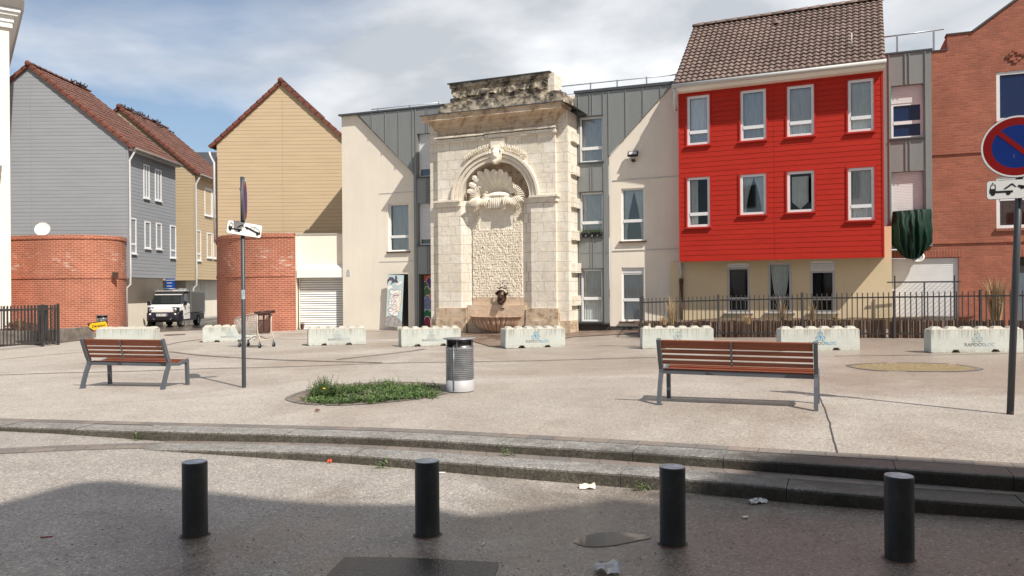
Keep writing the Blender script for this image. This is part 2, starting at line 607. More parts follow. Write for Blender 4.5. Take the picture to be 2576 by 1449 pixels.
def render_mat(name, col, stain=(0.35, 0.32, 0.28), amt=0.25):
    "painted wall render: faint blotches and vertical dirt runs"
    m, nt, bs = new_mat(name)
    v = wallvec(nt)
    n0 = noise_n(nt, v, 0.5, 6, 0.6); n2 = noise_n(nt, v, 110, 2)
    sc = ND(nt, 'ShaderNodeMapping'); sc.inputs['Scale'].default_value = (6.0, 0.5, 1); LK(nt, v, sc.inputs[0])
    n1 = noise_n(nt, sc.outputs[0], 1.0, 6, 0.65)
    c = mixc(nt, 1.0, rgb(col)[:3], ramp(nt, n0, [(0.3, 0.90), (0.7, 1.04)]), 'MULTIPLY')
    f = mathn(nt, 'MULTIPLY', ramp(nt, n1, [(0.48, 0.0), (0.8, amt)]), ramp(nt, n0, [(0.4, 0.2), (0.6, 1.0)]))
    c = mixc(nt, f, c, stain)
    LK(nt, c, bs.inputs['Base Color'])
    bs.inputs['Roughness'].default_value = 0.85
    bump(nt, bs, n2, 0.15, 0.004)
    return m


def paving_mat(name, c_lo, c_hi, wet=0.0, rough=0.75, wet_scale=0.35, wet_col=0.62, speck=0.35, stain=0.25, wet_x=0.0, wet_y=0.0, wet_ro=0.28):
    m, nt, bs = new_mat(name)
    t = ND(nt, 'ShaderNodeTexCoord')
    v = t.outputs['Object']
    n0 = noise_n(nt, v, 0.22, 5, 0.6, 0.4); n1 = noise_n(nt, v, 2.2, 6, 0.65)
    vo = ND(nt, 'ShaderNodeTexVoronoi', ins={'Scale': 80.0}); LK(nt, v, vo.inputs['Vector'])
    n3 = noise_n(nt, v, 34, 6, 0.85)
    c = ramp(nt, n0, [(0.3, c_lo), (0.7, c_hi)])
    c = mixc(nt, 1.0, c, ramp(nt, n1, [(0.3, 1 - stain), (0.7, 1.08)]), 'MULTIPLY')
    c = mixc(nt, 1.0, c, ramp(nt, n3, [(0.3, 1 - speck), (0.7, 1 + speck * 0.45)]), 'MULTIPLY')
    sc_ = ND(nt, 'ShaderNodeSeparateColor'); LK(nt, vo.outputs['Color'], sc_.inputs[0])
    g = ramp(nt, sc_.outputs[0], [(0.0, 0.55), (0.3, 0.9), (0.8, 1.08), (1.0, 1.25)])
    c = mixc(nt, 0.85, c, g, 'MULTIPLY')
    spk = ramp(nt, sc_.outputs[1], [(0.90, 0.0), (0.93, speck)])
    c = mixc(nt, spk, c, (min(.75, c_hi[0] * 1.7 + .06), min(.72, c_hi[1] * 1.7 + .06), min(.68, c_hi[2] * 1.7 + .06)))
    # a few dark spots (gum, grit)
    vs = ND(nt, 'ShaderNodeTexVoronoi', ins={'Scale': 1.7}); LK(nt, v, vs.inputs['Vector'])
    c = mixc(nt, ramp(nt, vs.outputs['Distance'], [(0.022, 0.7), (0.035, 0.0)]), c, (0.08, 0.07, 0.06))
    ro = ramp(nt, n3, [(0.3, rough - 0.08), (0.7, rough + 0.08)])
    if wet:
        nw = noise_n(nt, v, wet_scale, 6, 0.6, 0.6)
        sx = ND(nt, 'ShaderNodeSeparateXYZ'); LK(nt, v, sx.inputs[0])
        nw = mathn(nt, 'ADD', nw, mathn(nt, 'MULTIPLY', sx.outputs['X'], wet_x))
        nw = mathn(nt, 'ADD', nw, mathn(nt, 'MULTIPLY', mathn(nt, 'SUBTRACT', 5.6, sx.outputs['Y']), wet_y))
        w = ramp(nt, nw, [(0.5 - wet * 0.3, 0.0), (0.66 - wet * 0.3, 1.0)])
        c = mixc(nt, w, c, mixc(nt, 1.0, c, (wet_col, wet_col * .93, wet_col * .88), 'MULTIPLY'))
        # darker damp blotches with a soft outline
        nb = noise_n(nt, v, wet_scale * 3.1, 5, 0.6, 1.2)
        c = mixc(nt, ramp(nt, nb, [(0.55, 0.0), (0.72, 0.55)]), c, mixc(nt, 1.0, c, (0.74, 0.71, 0.68), 'MULTIPLY'))
        ro = mixc(nt, w, ro, wet_ro)
    LK(nt, c, bs.inputs['Base Color'])
    LK(nt, ro, bs.inputs['Roughness'])
    bump(nt, bs, mathn(nt, 'ADD', vo.outputs['Distance'], n3), 0.35, 0.006)
    return m


def tile_mat(name, col, lichen=0.3, lcol=(0.48, 0.42, 0.36)):
    m, nt, bs = new_mat(name)
    t = ND(nt, 'ShaderNodeTexCoord'); v = t.outputs['Object']
    n0 = noise_n(nt, v, 0.7, 4); n1 = noise_n(nt, v, 6.0, 5, 0.7); n2 = noise_n(nt, v, 26.0, 4, 0.7)
    c = ramp(nt, n1, [(0.3, mul(col, 0.65)), (0.7, mul(col, 1.3))])
    c = mixc(nt, 1.0, c, ramp(nt, n0, [(0.3, 0.8), (0.7, 1.15)]), 'MULTIPLY')
    f = ramp(nt, n2, [(0.60, 0.0), (0.66, 1.0)])
    f2 = ramp(nt, n1, [(0.42, 0.0), (0.6, lichen)])
    c = mixc(nt, mathn(nt, 'MULTIPLY', f, f2), c, lcol)
    LK(nt, c, bs.inputs['Base Color'])
    bs.inputs['Roughness'].default_value = 0.85
    bump(nt, bs, n2, 0.4, 0.006)
    return m


def glass_mat(name, tint=(0.75, 0.8, 0.82), extra=0.10):
    m = bpy.data.materials.new(name); m.use_nodes = True
    nt = m.node_tree
    for n in list(nt.nodes): nt.nodes.remove(n)
    o = ND(nt, 'ShaderNodeOutputMaterial')
    tr = ND(nt, 'ShaderNodeBsdfTransparent'); tr.inputs['Color'].default_value = rgb(tint)
    gl = ND(nt, 'ShaderNodeBsdfGlossy'); gl.inputs['Roughness'].default_value = 0.03
    gl.inputs['Color'].default_value = (0.9, 0.95, 1, 1)
    fr = ND(nt, 'ShaderNodeFresnel', ins={'IOR': 1.5})
    f = mathn(nt, 'ADD', fr.outputs[0], extra, True)
    mx = ND(nt, 'ShaderNodeMixShader')
    LK(nt, f, mx.inputs[0]); LK(nt, tr.outputs[0], mx.inputs[1]); LK(nt, gl.outputs[0], mx.inputs[2])
    LK(nt, mx.outputs[0], o.inputs[0])
    return m


M = {}
M['cream'] = render_mat('cream_render', (0.85, 0.785, 0.675), amt=0.22)
M['cream_warm'] = render_mat('warm_cream_render', (0.75, 0.61, 0.40), amt=0.15)
M['white_render'] = render_mat('white_render', (0.86, 0.81, 0.72), amt=0.12)
M['grey_board'] = mat('grey_painted_board', (0.31, 0.33, 0.36), 0.75, spec=0.25, var=0.05, scale=0.7, fine=30, stretch=(1, 1, 6))
M['beige_board'] = mat('beige_painted_board', (0.54, 0.425, 0.28), 0.75, spec=0.2, var=0.05, scale=0.7, fine=30, stretch=(1, 1, 6))
M['red_board'] = mat('red_painted_board', (0.50, 0.030, 0.018), 0.75, spec=0.2, var=0.08, scale=0.9, fine=30, stretch=(1, 1, 5), dirt=(0.34, 0.020, 0.012), dirt_amt=0.5, dscale=3.0)
M['joint'] = mat('dark_joint', (0.06, 0.055, 0.05), 0.9)
M['red_trim'] = mat('red_trim', (0.50, 0.028, 0.018), 0.6, spec=0.3)
M['brick'] = brick_mat('brick', (0.46, 0.145, 0.085), (0.35, 0.105, 0.06), (0.60, 0.32, 0.22), uv=True, white=(2.35, 3.0, 0.8))
M['brick_flat'] = brick_mat('brick_facade', (0.44, 0.145, 0.085), (0.34, 0.105, 0.065), (0.33, 0.15, 0.10))
M['brick_soldier'] = brick_mat('brick_on_end', (0.36, 0.10, 0.06), (0.28, 0.08, 0.05), (0.36, 0.18, 0.12), w=0.075, h=0.26, off=0.0)
M['stone'] = stone_mat('limestone', (0.84, 0.80, 0.73), joint=0.60)
M['stone_carved'] = stone_mat('carved_limestone', (0.84, 0.79, 0.70), w=9, h=9, bs_=0.3)
M['stone_dark'] = stone_mat('weathered_limestone', (0.60, 0.53, 0.43), w=0.55, h=0.33, dark_amt=0.22, joint=1.2, bs_=0.9)
M['stone_brown'] = stone_mat('browned_limestone', (0.70, 0.59, 0.46), w=0.7, h=0.36, dark=(0.30, 0.20, 0.13), dark_amt=0.05, warm=(0.56, 0.43, 0.31))
M['stone_rust'] = stone_mat('rust_stained_limestone', (0.72, 0.60, 0.48), w=0.5, h=0.3, warm=(0.60, 0.44, 0.31))
def basin_mat():
    m, nt, bs = new_mat('stained_basin_stone')
    t = ND(nt, 'ShaderNodeTexCoord')
    s = ND(nt, 'ShaderNodeSeparateXYZ'); LK(nt, t.outputs['Object'], s.inputs[0])
    at_ = ND(nt, 'ShaderNodeMath', operation='ARCTAN2'); LK(nt, s.outputs['Y'], at_.inputs[0]); LK(nt, s.outputs['X'], at_.inputs[1])
    cb = ND(nt, 'ShaderNodeCombineXYZ'); LK(nt, mathn(nt, 'MULTIPLY', at_.outputs[0], 16.0), cb.inputs[0]); LK(nt, mathn(nt, 'MULTIPLY', s.outputs['Z'], 1.6), cb.inputs[1])
    n = noise_n(nt, cb.outputs[0], 1.0, 6, 0.7); n2 = noise_n(nt, t.outputs['Object'], 9, 5, 0.7)
    c = ramp(nt, n, [(0.32, (0.22, 0.095, 0.055)), (0.47, (0.46, 0.28, 0.18)), (0.62, (0.74, 0.63, 0.50))])
    c = mixc(nt, 0.8, c, ramp(nt, n2, [(0.3, 0.75), (0.7, 1.1)]), 'MULTIPLY')
    LK(nt, c, bs.inputs['Base Color']); bs.inputs['Roughness'].default_value = 0.8
    bump(nt, bs, n2, 0.5, 0.02)
    return m


M['stone_basin'] = basin_mat()
M['zinc'] = mat('zinc_sheet', (0.26, 0.275, 0.27), 0.5, metal=0.2, var=0.10, scale=0.8, fine=12, stretch=(2, 2, 0.5))
M['zinc_dark'] = mat('zinc_flashing', (0.09, 0.10, 0.11), 0.5, metal=0.3, var=0.1)
M['metal_light'] = mat('galvanised_metal', (0.38, 0.43, 0.48), 0.4, metal=0.6, var=0.1)
M['pvc'] = mat('white_pvc', (0.80, 0.81, 0.82), 0.35, var=0.03)
M['pvc_grey'] = mat('greyed_pvc', (0.55, 0.55, 0.54), 0.5, var=0.05)
M['pipe_white'] = mat('white_drainpipe', (0.62, 0.63, 0.64), 0.4, var=0.06)
M['rust'] = mat('rusty_drainpipe', (0.10, 0.055, 0.035), 0.7, var=0.3, fine=20)
M['glass'] = glass_mat('window_glass', (0.88, 0.91, 0.92), extra=0.10)
M['glass_sky_paint'], _n, _b = new_mat('sky_painted_window_glass')
_b.inputs['Base Color'].default_value = (0.012, 0.030, 0.095, 1); _b.inputs['Roughness'].default_value = 0.05  # blue of the reflected sky is put into the base colour
M['gutter'] = mat('dull_gutter_metal', (0.26, 0.245, 0.225), 0.5, metal=0.2)
M['glass_clear'] = glass_mat('clear_window_glass', (0.9, 0.92, 0.92), extra=0.0)
M['glass_dark'] = glass_mat('dark_window_glass', (0.10, 0.14, 0.22), extra=0.12)
M['curtain'] = mat('net_curtain', (0.74, 0.76, 0.75), 0.9, var=0.15, scale=6, stretch=(4, 1, 0.3))
M['curtain_pale'] = mat('pale_curtain', (0.82, 0.85, 0.80), 0.9, var=0.08)
M['curtain_dark'] = mat('dark_curtain', (0.035, 0.03, 0.035), 0.9, var=0.3)
M['room'] = mat('dim_interior', (0.05, 0.05, 0.048), 0.9, var=0.2)
M['tile_red'] = tile_mat('red_roof_tile', (0.135, 0.060, 0.045), 0.45, (0.36, 0.25, 0.20))
M['tile_verge'] = tile_mat('verge_tile', (0.165, 0.055, 0.036), 0.15, (0.36, 0.24, 0.19))
M['tile_brown'] = tile_mat('lichened_brown_tile', (0.20, 0.142, 0.122), 0.95, (0.44, 0.38, 0.33))
M['slate'] = mat('slate_roof', (0.06, 0.065, 0.075), 0.6, var=0.2, fine=30)
M['steel'] = mat('anthracite_steel', (0.052, 0.058, 0.066), 0.45, var=0.1, metal=0.1)
M['steel_soft'] = mat('grey_painted_steel', (0.10, 0.11, 0.125), 0.45, var=0.08)
M['fence_paint'] = mat('dark_fence_paint', (0.045, 0.042, 0.042), 0.5, var=0.15)
M['bollard'] = mat('bollard_paint', (0.020, 0.023, 0.026), 0.42, var=0.3, scale=9, bmp=0.08, dirt=(0.075, 0.07, 0.062), dirt_amt=0.45, dscale=6)
M['bollard_top'] = mat('pale_bollard_cap', (0.50, 0.54, 0.58), 0.4, var=0.35, scale=18, fine=90, metal=0.3)  # mottled top face, paler than the post
M['wood'] = mat('oiled_wood_slat', (0.23, 0.058, 0.022), 0.42, var=0.28, scale=4, fine=40, stretch=(0.6, 8, 8), bmp=0.1)
M['wood_grey'] = mat('weathered_stake', (0.25, 0.16, 0.11), 0.85, var=0.4, scale=6, fine=30, stretch=(6, 6, 0.6))
M['white'] = mat('white_paint', (0.82, 0.82, 0.80), 0.4, var=0.02)
M['black'] = mat('black_paint', (0.012, 0.012, 0.013), 0.5, var=0.1)
M['rubber'] = mat('black_rubber', (0.02, 0.02, 0.02), 0.8, var=0.2)
M['soil'] = mat('dry_soil', (0.14, 0.095, 0.06), 0.95, var=0.4, scale=8, fine=50, bmp=0.6, bd=0.02)
M['asphalt'] = paving_mat('asphalt', (0.035, 0.034, 0.034), (0.05, 0.048, 0.047), wet=0.9, rough=0.6, speck=0.5)
M['plaza'] = paving_mat('fine_gravel_paving', (0.385, 0.345, 0.300), (0.480, 0.435, 0.382), wet=0.14, rough=0.78, wet_scale=0.2, wet_col=0.80, stain=0.10, speck=0.32, wet_x=0.014, wet_y=-0.006, wet_ro=0.38)
M['lower'] = paving_mat('damp_gravel_paving', (0.335, 0.30, 0.265), (0.435, 0.395, 0.352), wet=0.32, rough=0.6, wet_scale=0.5, wet_col=0.60, stain=0.15, speck=0.42, wet_x=0.055, wet_y=0.11, wet_ro=0.22)
def granite_mat():
    m, nt, bs = new_mat('granite_kerb')
    t = ND(nt, 'ShaderNodeTexCoord'); v = t.outputs['Object']
    n0 = noise_n(nt, v, 1.1, 5, 0.65); n1 = noise_n(nt, v, 9, 5, 0.7); n2 = noise_n(nt, v, 48, 4, 0.8)
    vo = ND(nt, 'ShaderNodeTexVoronoi', ins={'Scale': 70.0}); LK(nt, v, vo.inputs['Vector'])
    c = ramp(nt, n1, [(0.3, (0.20, 0.19, 0.175)), (0.7, (0.36, 0.345, 0.325))])
    c = mixc(nt, 1.0, c, ramp(nt, n2, [(0.32, 0.35), (0.5, 0.9), (0.68, 1.5)]), 'MULTIPLY')
    c = mixc(nt, 0.7, c, ramp(nt, vo.outputs['Color'], [(0.0, 0.5), (1.0, 1.4)]), 'MULTIPLY')
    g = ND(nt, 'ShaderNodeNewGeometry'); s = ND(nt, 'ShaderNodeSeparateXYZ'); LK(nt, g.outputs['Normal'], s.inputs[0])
    side = ramp(nt, s.outputs['Z'], [(0.25, 1.0), (0.8, 0.0)])      # darker, browner tone on the upright riser faces
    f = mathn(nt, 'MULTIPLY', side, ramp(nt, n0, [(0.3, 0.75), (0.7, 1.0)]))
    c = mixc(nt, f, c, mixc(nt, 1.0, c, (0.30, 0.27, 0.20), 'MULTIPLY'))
    c = mixc(nt, ramp(nt, n0, [(0.5, 0.0), (0.7, 0.5)]), c, (0.07, 0.06, 0.045))
    sx = ND(nt, 'ShaderNodeSeparateXYZ'); LK(nt, v, sx.inputs[0])
    w = ramp(nt, mathn(nt, 'ADD', n0, mathn(nt, 'MULTIPLY', sx.outputs['X'], 0.16)), [(0.60, 0.0), (0.92, 1.0)])   # wetter and darker to the right
    c = mixc(nt, w, c, mixc(nt, 1.0, c, (0.26, 0.25, 0.24), 'MULTIPLY'))
    LK(nt, c, bs.inputs['Base Color'])
    LK(nt, mixc(nt, w, 0.65, 0.42), bs.inputs['Roughness'])
    bump(nt, bs, n2, 0.6, 0.008)
    return m


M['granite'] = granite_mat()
M['paver'] = brick_mat('old_pavers', (0.25, 0.20, 0.17), (0.17, 0.15, 0.14), (0.09, 0.08, 0.07), w=0.28, h=0.16, mort=0.008)
M['band'] = mat('dark_paver_band', (0.20, 0.175, 0.152), 0.8, var=0.4, scale=5, fine=40, bmp=0.4)
M['apron'] = paving_mat('brown_stone_paving', (0.24, 0.17, 0.13), (0.36, 0.27, 0.21), wet=0.3, wet_scale=1.2, stain=0.35)
M['leaf'] = mat('weed_leaf', (0.070, 0.135, 0.030), 0.6, var=0.45, scale=4, fine=20)
M['leaf2'] = mat('pale_weed_leaf', (0.15, 0.215, 0.065), 0.6, var=0.4, scale=4, fine=20)
M['dry'] = mat('dry_grass', (0.42, 0.30, 0.16), 0.8, var=0.3, scale=5)
M['brownleaf'] = mat('brown_leaf', (0.17, 0.075, 0.045), 0.8, var=0.4, scale=5)
M['yellow'] = mat('yellow_sign_paint', (0.83, 0.50, 0.012), 0.4, var=0.04)
M['sign_blue'] = mat('blue_sign_paint', (0.004, 0.030, 0.21), 0.5, spec=0.25, var=0.06)
M['sign_red'] = mat('red_sign_paint', (0.27, 0.006, 0.005), 0.5, spec=0.25, var=0.06)
M['sign_back'] = mat('sign_back_grey', (0.12, 0.12, 0.15), 0.5, var=0.25, scale=8)
M['bluepaint'] = mat('blue_enamel', (0.012, 0.075, 0.36), 0.4, var=0.05)
M['tarp'] = mat('green_tarpaulin', (0.004, 0.030, 0.018), 0.6, spec=0.25, var=0.3, scale=3)
M['bronze'] = mat('dark_bronze', (0.085, 0.05, 0.035), 0.45, metal=0.6, var=0.4, scale=8, fine=40)
M['bin_metal'] = mat('scuffed_bin_metal', (0.34, 0.36, 0.38), 0.38, metal=0.55, var=0.25, scale=7, fine=50, dirt=(0.45, 0.22, 0.18), dirt_amt=0.35, dscale=5)
M['bin_base'] = mat('grey_bin_base', (0.42, 0.44, 0.46), 0.5, var=0.1, dirt=(0.5, 0.33, 0.28), dirt_amt=0.3, dscale=4)
M['cart'] = mat('cart_plastic', (0.56, 0.49, 0.43), 0.5, var=0.08)
M['cart_dark'] = mat('cart_brown_plastic', (0.085, 0.045, 0.035), 0.5, var=0.2)

# ------------------------------------------------------------------ ground
upper = [gp(*p) for p in ((0, 1072.6), (140, 1076.8), (281, 1080.5), (519, 1087.5), (677, 1090.9), (818, 1094.2), (958, 1099.3), (1098, 1106), (1239, 1115.5),
                          (1355, 1122), (1537, 1131.6), (1877, 1155), (2237, 1177.6), (2575, 1200))]
lower = [gp(px, py, zt) for px, py in ((362, 1130), (520, 1131.2), (677.6, 1134), (818, 1140), (958, 1147), (1098, 1158), (1239, 1169), (1355, 1176.5),
                                       (1637, 1195), (1952, 1225), (2332, 1255), (2575, 1271.5))]


def extend(pl, l, r):
    a = pl[0] + (pl[0] - pl[1]).normalized() * l
    b = pl[-1] + (pl[-1] - pl[-2]).normalized() * r
    return [a] + pl + [b]


def resample(pl, step):
    out_ = [pl[0].copy()]
    acc = 0.0
    for a, b in zip(pl, pl[1:]):
        L = (b - a).length
        d = step - acc
        while d < L:
            out_.append(a + (b - a) * d / L); d += step
        acc = L - (d - step)
    out_.append(pl[-1].copy())
    return out_


def smooth_pl(pl, it=3):
    for _ in range(it):
        pl = [pl[0]] + [(pl[i - 1] + pl[i] * 2 + pl[i + 1]) / 4 for i in range(1, len(pl) - 1)] + [pl[-1]]
    return pl


upper = smooth_pl(resample(extend(upper, 9, 6), 0.25), 6)
lower = smooth_pl(resample(extend(lower, 0.02, 6), 0.25), 4)


def offs(pl, d):
    r = []
    for i, p in enumerate(pl):
        t = pl[min(i + 1, len(pl) - 1)] - pl[max(i - 1, 0)]
        t.z = 0; t.normalize()
        r.append(Vector((p.x - t.y * d, p.y + t.x * d, 0)))
    return r


def strip(mb, a, b, zf, uvw=None):
    s = 0.0
    for i in range(len(a) - 1):
        q = [a[i], a[i + 1], b[i + 1], b[i]]
        l = (a[i + 1] - a[i]).length
        w = (b[i] - a[i]).length
        mb.face([mb.P(p.x, p.y, zf(p.x, p.y)) for p in q], [(s, 0), (s + l, 0), (s + l, w), (s, w)])
        s += l


# upper square: a sheet from behind the kerb to beyond the houses
back = offs(upper, 0.44)
mb = MB()
n = len(back)
rows = [0, 0.6, 1.6, 3.2, 6, 8, 10, 11, 12, 13, 14, 15, 16, 17, 18, 20, 24, 40, 70]
grid = []
for i, p in enumerate(back):
    tx = p.x + (i / (n - 1) - 0.5) * 150
    row = []
    for r_ in rows:
        f_ = r_ / 70.0
        x = p.x + (tx - p.x) * f_; y = p.y + (82 - p.y) * f_
        row.append(mb.P(x, y, zp(x, y)))
    grid.append(row)
for i in range(n - 1):
    for j in range(len(rows) - 1):
        mb.face([grid[i][j], grid[i + 1][j], grid[i + 1][j + 1], grid[i][j + 1]])
tag(mb.build('plaza', M['plaza']), kind='structure')

mb = MB()
xs = [-40, -25, -15, -10, -8, -7, -6, -5, -4.5, -4, -3.5, -3, -2.5, -2.3, -2, 0, 0.8, 1.5, 2, 3, 4, 4.8, 6, 10, 20, 40]
ys = [-40, -12, -4, 0, 2, 4, 5, 6, 7, 8, 8.9]
g = [[mb.P(x, y, zl(x)) for x in xs] for y in ys]
for j in range(len(ys) - 1):
    for i in range(len(xs) - 1):
        mb.face([g[j][i], g[j][i + 1], g[j + 1][i + 1], g[j + 1][i]])
tag(mb.build('pavement', M['lower']), kind='structure')

mb = MB()
mb.quad((-1500, -1500, -1.6), (1500, -1500, -1.6), (1500, 1500, -1.6), (-1500, 1500, -1.6))
tag(mb.build('ground', M['soil']), kind='structure')


def kerb(name, pl, wid, topf, botf, stone=4):
    "granite stones with rounded nose"
    a = pl; prof = [(0.0, -1), (0.0, -0.022), (0.006, -0.008), (0.02, 0.0), (wid, 0.0), (wid, -0.12)]
    lines = [offs(a, d) for d, _ in prof]
    mb = MB()
    k0 = 0
    while k0 < len(a) - 1:
        L = stone + rnd.choice([-1, 0, 1, 1]); k1 = min(k0 + L, len(a) - 1)
        j = rnd.uniform(-0.003, 0.003)
        rings = []
        for k in range(k0, k1 + 1):
            ring = []
            for (d, dz), ln in zip(prof, lines):
                p = ln[k].copy()
                if k in (k0, k1):
                    q = ln[min(k + 1, len(a) - 1)] if k == k0 else ln[k - 1]
                    p = p + (q - p).normalized() * 0.0022
                z = topf(p.x) + j + dz
                if dz == -1: z = botf(p.x) - 0.03
                ring.append(mb.P(p.x, p.y, z))
            rings.append(ring)
        for r0, r1 in zip(rings, rings[1:]):
            for m_ in range(len(prof) - 1):
                mb.face([r0[m_], r1[m_], r1[m_ + 1], r0[m_ + 1]], None, False)
        mb.face(rings[0]); mb.face(rings[-1][::-1])
        k0 = k1
    return tag(mb.build(name, M['granite']), kind='structure')


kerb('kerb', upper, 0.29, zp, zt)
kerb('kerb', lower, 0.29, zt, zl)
mb = MB()
strip(mb, offs(upper, 0.292), offs(upper, 0.46), lambda x, y: zp(x, y) + 0.002)
m_pv = brick_mat('old_paver_strip', (0.24, 0.195, 0.165), (0.17, 0.155, 0.145), (0.14, 0.125, 0.11), uv=True, w=0.26, h=0.17, mort=0.008)
tag(mb.build('paving_strip', m_pv), kind='structure')
# tread between the steps
mb = MB()
lo2 = offs(lower, 0.292)
s = 0
for i in range(len(lo2) - 1):
    p, q = lo2[i], lo2[i + 1]
    def up_y(x):
        for a, b in zip(upper, upper[1:]):
            if a.x <= x <= b.x:
                return a.y + (b.y - a.y) * (x - a.x) / (b.x - a.x) + 0.02
        return upper[-1].y
    if q.x > upper[-1].x: break
    l = (q - p).length
    ya, yb = max(up_y(p.x), p.y + .02), max(up_y(q.x), q.y + .02)
    mb.face([mb.P(p.x, p.y, zt(p.x) - 0.002), mb.P(q.x, q.y, zt(q.x) - 0.002), mb.P(q.x, yb, zt(q.x) - 0.002), mb.P(p.x, ya, zt(p.x) - 0.002)],
            [(s, 0), (s + l, 0), (s + l, yb - q.y), (s, ya - p.y)])
    s += l
tag(mb.build('step_tread', m_pv), kind='structure')
# paver band running on to the left in the lower pavement
mb = MB()
cl = [gp(px, py, zl) for px, py in ((-700, 1175), (-300, 1152), (0, 1136), (150, 1127), (300, 1122), (400, 1121))]
cl = smooth_pl(resample(cl, 0.3), 2)
strip(mb, offs(cl, -0.14), offs(cl, 0.14), lambda x, y: zl(x) + 0.004)
tag(mb.build('paving_strip', m_pv), kind='structure')

# dark bands in the square
def band(pts, w=0.10, dz=0.004):
    mb = MB()
    pl = smooth_pl(resample([gp(*p) for p in pts], 0.35), 3)
    a = offs(pl, -w / 2); b = offs(pl, w / 2)
    for l_ in (a, b):
        for p in l_:
            p += Vector((rnd.uniform(-.008, .008), rnd.uniform(-.012, .012), 0))
    strip(mb, a, b, lambda x, y: zp(x, y) + dz)
    tag(mb.build('paving_band', M['band']), kind='structure')


band([(-300, 955), (0, 943.6), (112, 939), (224, 936.6), (365, 933.8), (477, 928), (677, 924.5), (818, 919), (958, 914), (1118, 911), (1197, 910), (1355, 907.5), (1500, 903), (1650, 899)], 0.11)
band([(424, 884.7), (505, 894.5), (677, 905), (846, 910), (960, 913)], 0.12, 0.008)
band([(846, 905), (930, 896), (1000, 888), (1070, 878)], 0.08, 0.012)
band([(380, 876), (407, 870.7), (449, 861), (505, 854)], 0.09, 0.008)
band([(690, 853), (780, 855), (960, 853), (1010, 850)], 0.05, 0.008)
band([(0, 905), (120, 893), (250, 883)], 0.05, 0.008)
band([(640, 838), (760, 841), (870, 836), (1000, 832)], 0.06, 0.008)
band([(1500, 869), (1610, 872)], 0.06, 0.008)
band([(2100, 896), (2350, 893), (2600, 889)], 0.05, 0.008)
mb = MB()
pl = [gp(*p) for p in ((2056, 985), (2070, 1020), (2085, 1060), (2105, 1140))]
pl = smooth_pl(resample(pl, 0.12), 1)
for p in pl: p.x += rnd.uniform(-.006, .006)
strip(mb, offs(pl, -0.007), offs(pl, 0.007), lambda x, y: zp(x, y) + 0.004)
tag(mb.build('paving_joint', M['joint']), kind='structure')
# brown stone apron before the fountain
mb = MB()
fa = [gp(*q) for q in ((1095, 843), (1140, 848), (1180, 856), (1210, 866), (1230, 872), (1290, 872), (1340, 864), (1400, 855), (1445, 848), (1520, 844), (1600, 840))]
bk_ = [Vector((p.x * 1.35 - 0.4, 27.2 - p.x * 0.37, 0)) for p in fa]
NR = 14
gg = [[mb.P(*(lambda v_: (v_.x, v_.y, zp(v_.x, v_.y) + 0.016))(a_.lerp(b_, j / NR))) for a_, b_ in zip(fa, bk_)] for j in range(NR + 1)]
for j in range(NR):
    for i in range(len(fa) - 1): mb.face([gg[j][i], gg[j][i + 1], gg[j + 1][i + 1], gg[j + 1][i]])
tag(mb.build('paving_apron', M['apron']), kind='structure')
# paler slabs before the houses on the left
mb = MB()
mb.poly([(p.x, p.y, p.z + 0.016) for p in [gp(*q) for q in ((120, 861), (150, 858), (330, 838), (330, 833), (148, 846), (100, 850))]])
tag(mb.build('paving_apron', M['band']), kind='structure')
# dark asphalt in the lane by the van
mb = MB()
mb.poly([(p.x, p.y, p.z + 0.012) for p in [gp(*q) for q in ((328, 838), (520, 829), (760, 829), (760, 812), (560, 800), (330, 800))]])
tag(mb.build('lane', paving_mat('lane_paving', (0.16, 0.13, 0.11), (0.32, 0.27, 0.23), wet=1.0, wet_scale=1.3, stain=0.4)), kind='structure')
# manhole
c = gp(440, 842.6)
mh = empty('manhole_cover', (c.x, c.y, c.z), 0, 'round manhole cover ringed by a dark joint in the paving before the white van', 'manhole cover')
mb = MB(); mb.lathe([(0.31, 0.020), (0.36, 0.020)], n=28); mb.build('ring', M['joint'], mh)
mb = MB(); mb.lathe([(0.0, 0.022), (0.31, 0.022)], n=28); mb.build('lid', M['band'], mh)
# asphalt repair in the foreground
mb = MB()
mb.poly([(p.x, p.y, p.z + 0.005) for p in [gp(px, py, zl) for px, py in ((800, 1470), (866, 1403), (1020, 1404), (1255, 1416), (1248, 1440), (1238, 1480), (1200, 1700), (760, 1700))]])
tag(mb.build('asphalt_patch', M['asphalt']), kind='structure')
# puddle
mb = MB()
cpt = [(1440, 1362), (1465, 1350), (1500, 1341), (1560, 1339), (1610, 1344), (1650, 1352), (1600, 1362), (1540, 1374), (1490, 1378), (1455, 1374)]
cq = [gp(px, py, zl) for px, py in cpt]; cq = smooth_pl(resample(cq + [cq[0]], 0.03), 4)
mb.poly([(p.x, p.y, p.z + 0.004) for p in cq[:-1]])
m, nt_, bs_ = new_mat('puddle_water')
bs_.inputs['Base Color'].default_value = (0.20, 0.17, 0.14, 1); bs_.inputs['Roughness'].default_value = 0.05
tag(mb.build('puddle', m), kind='structure')

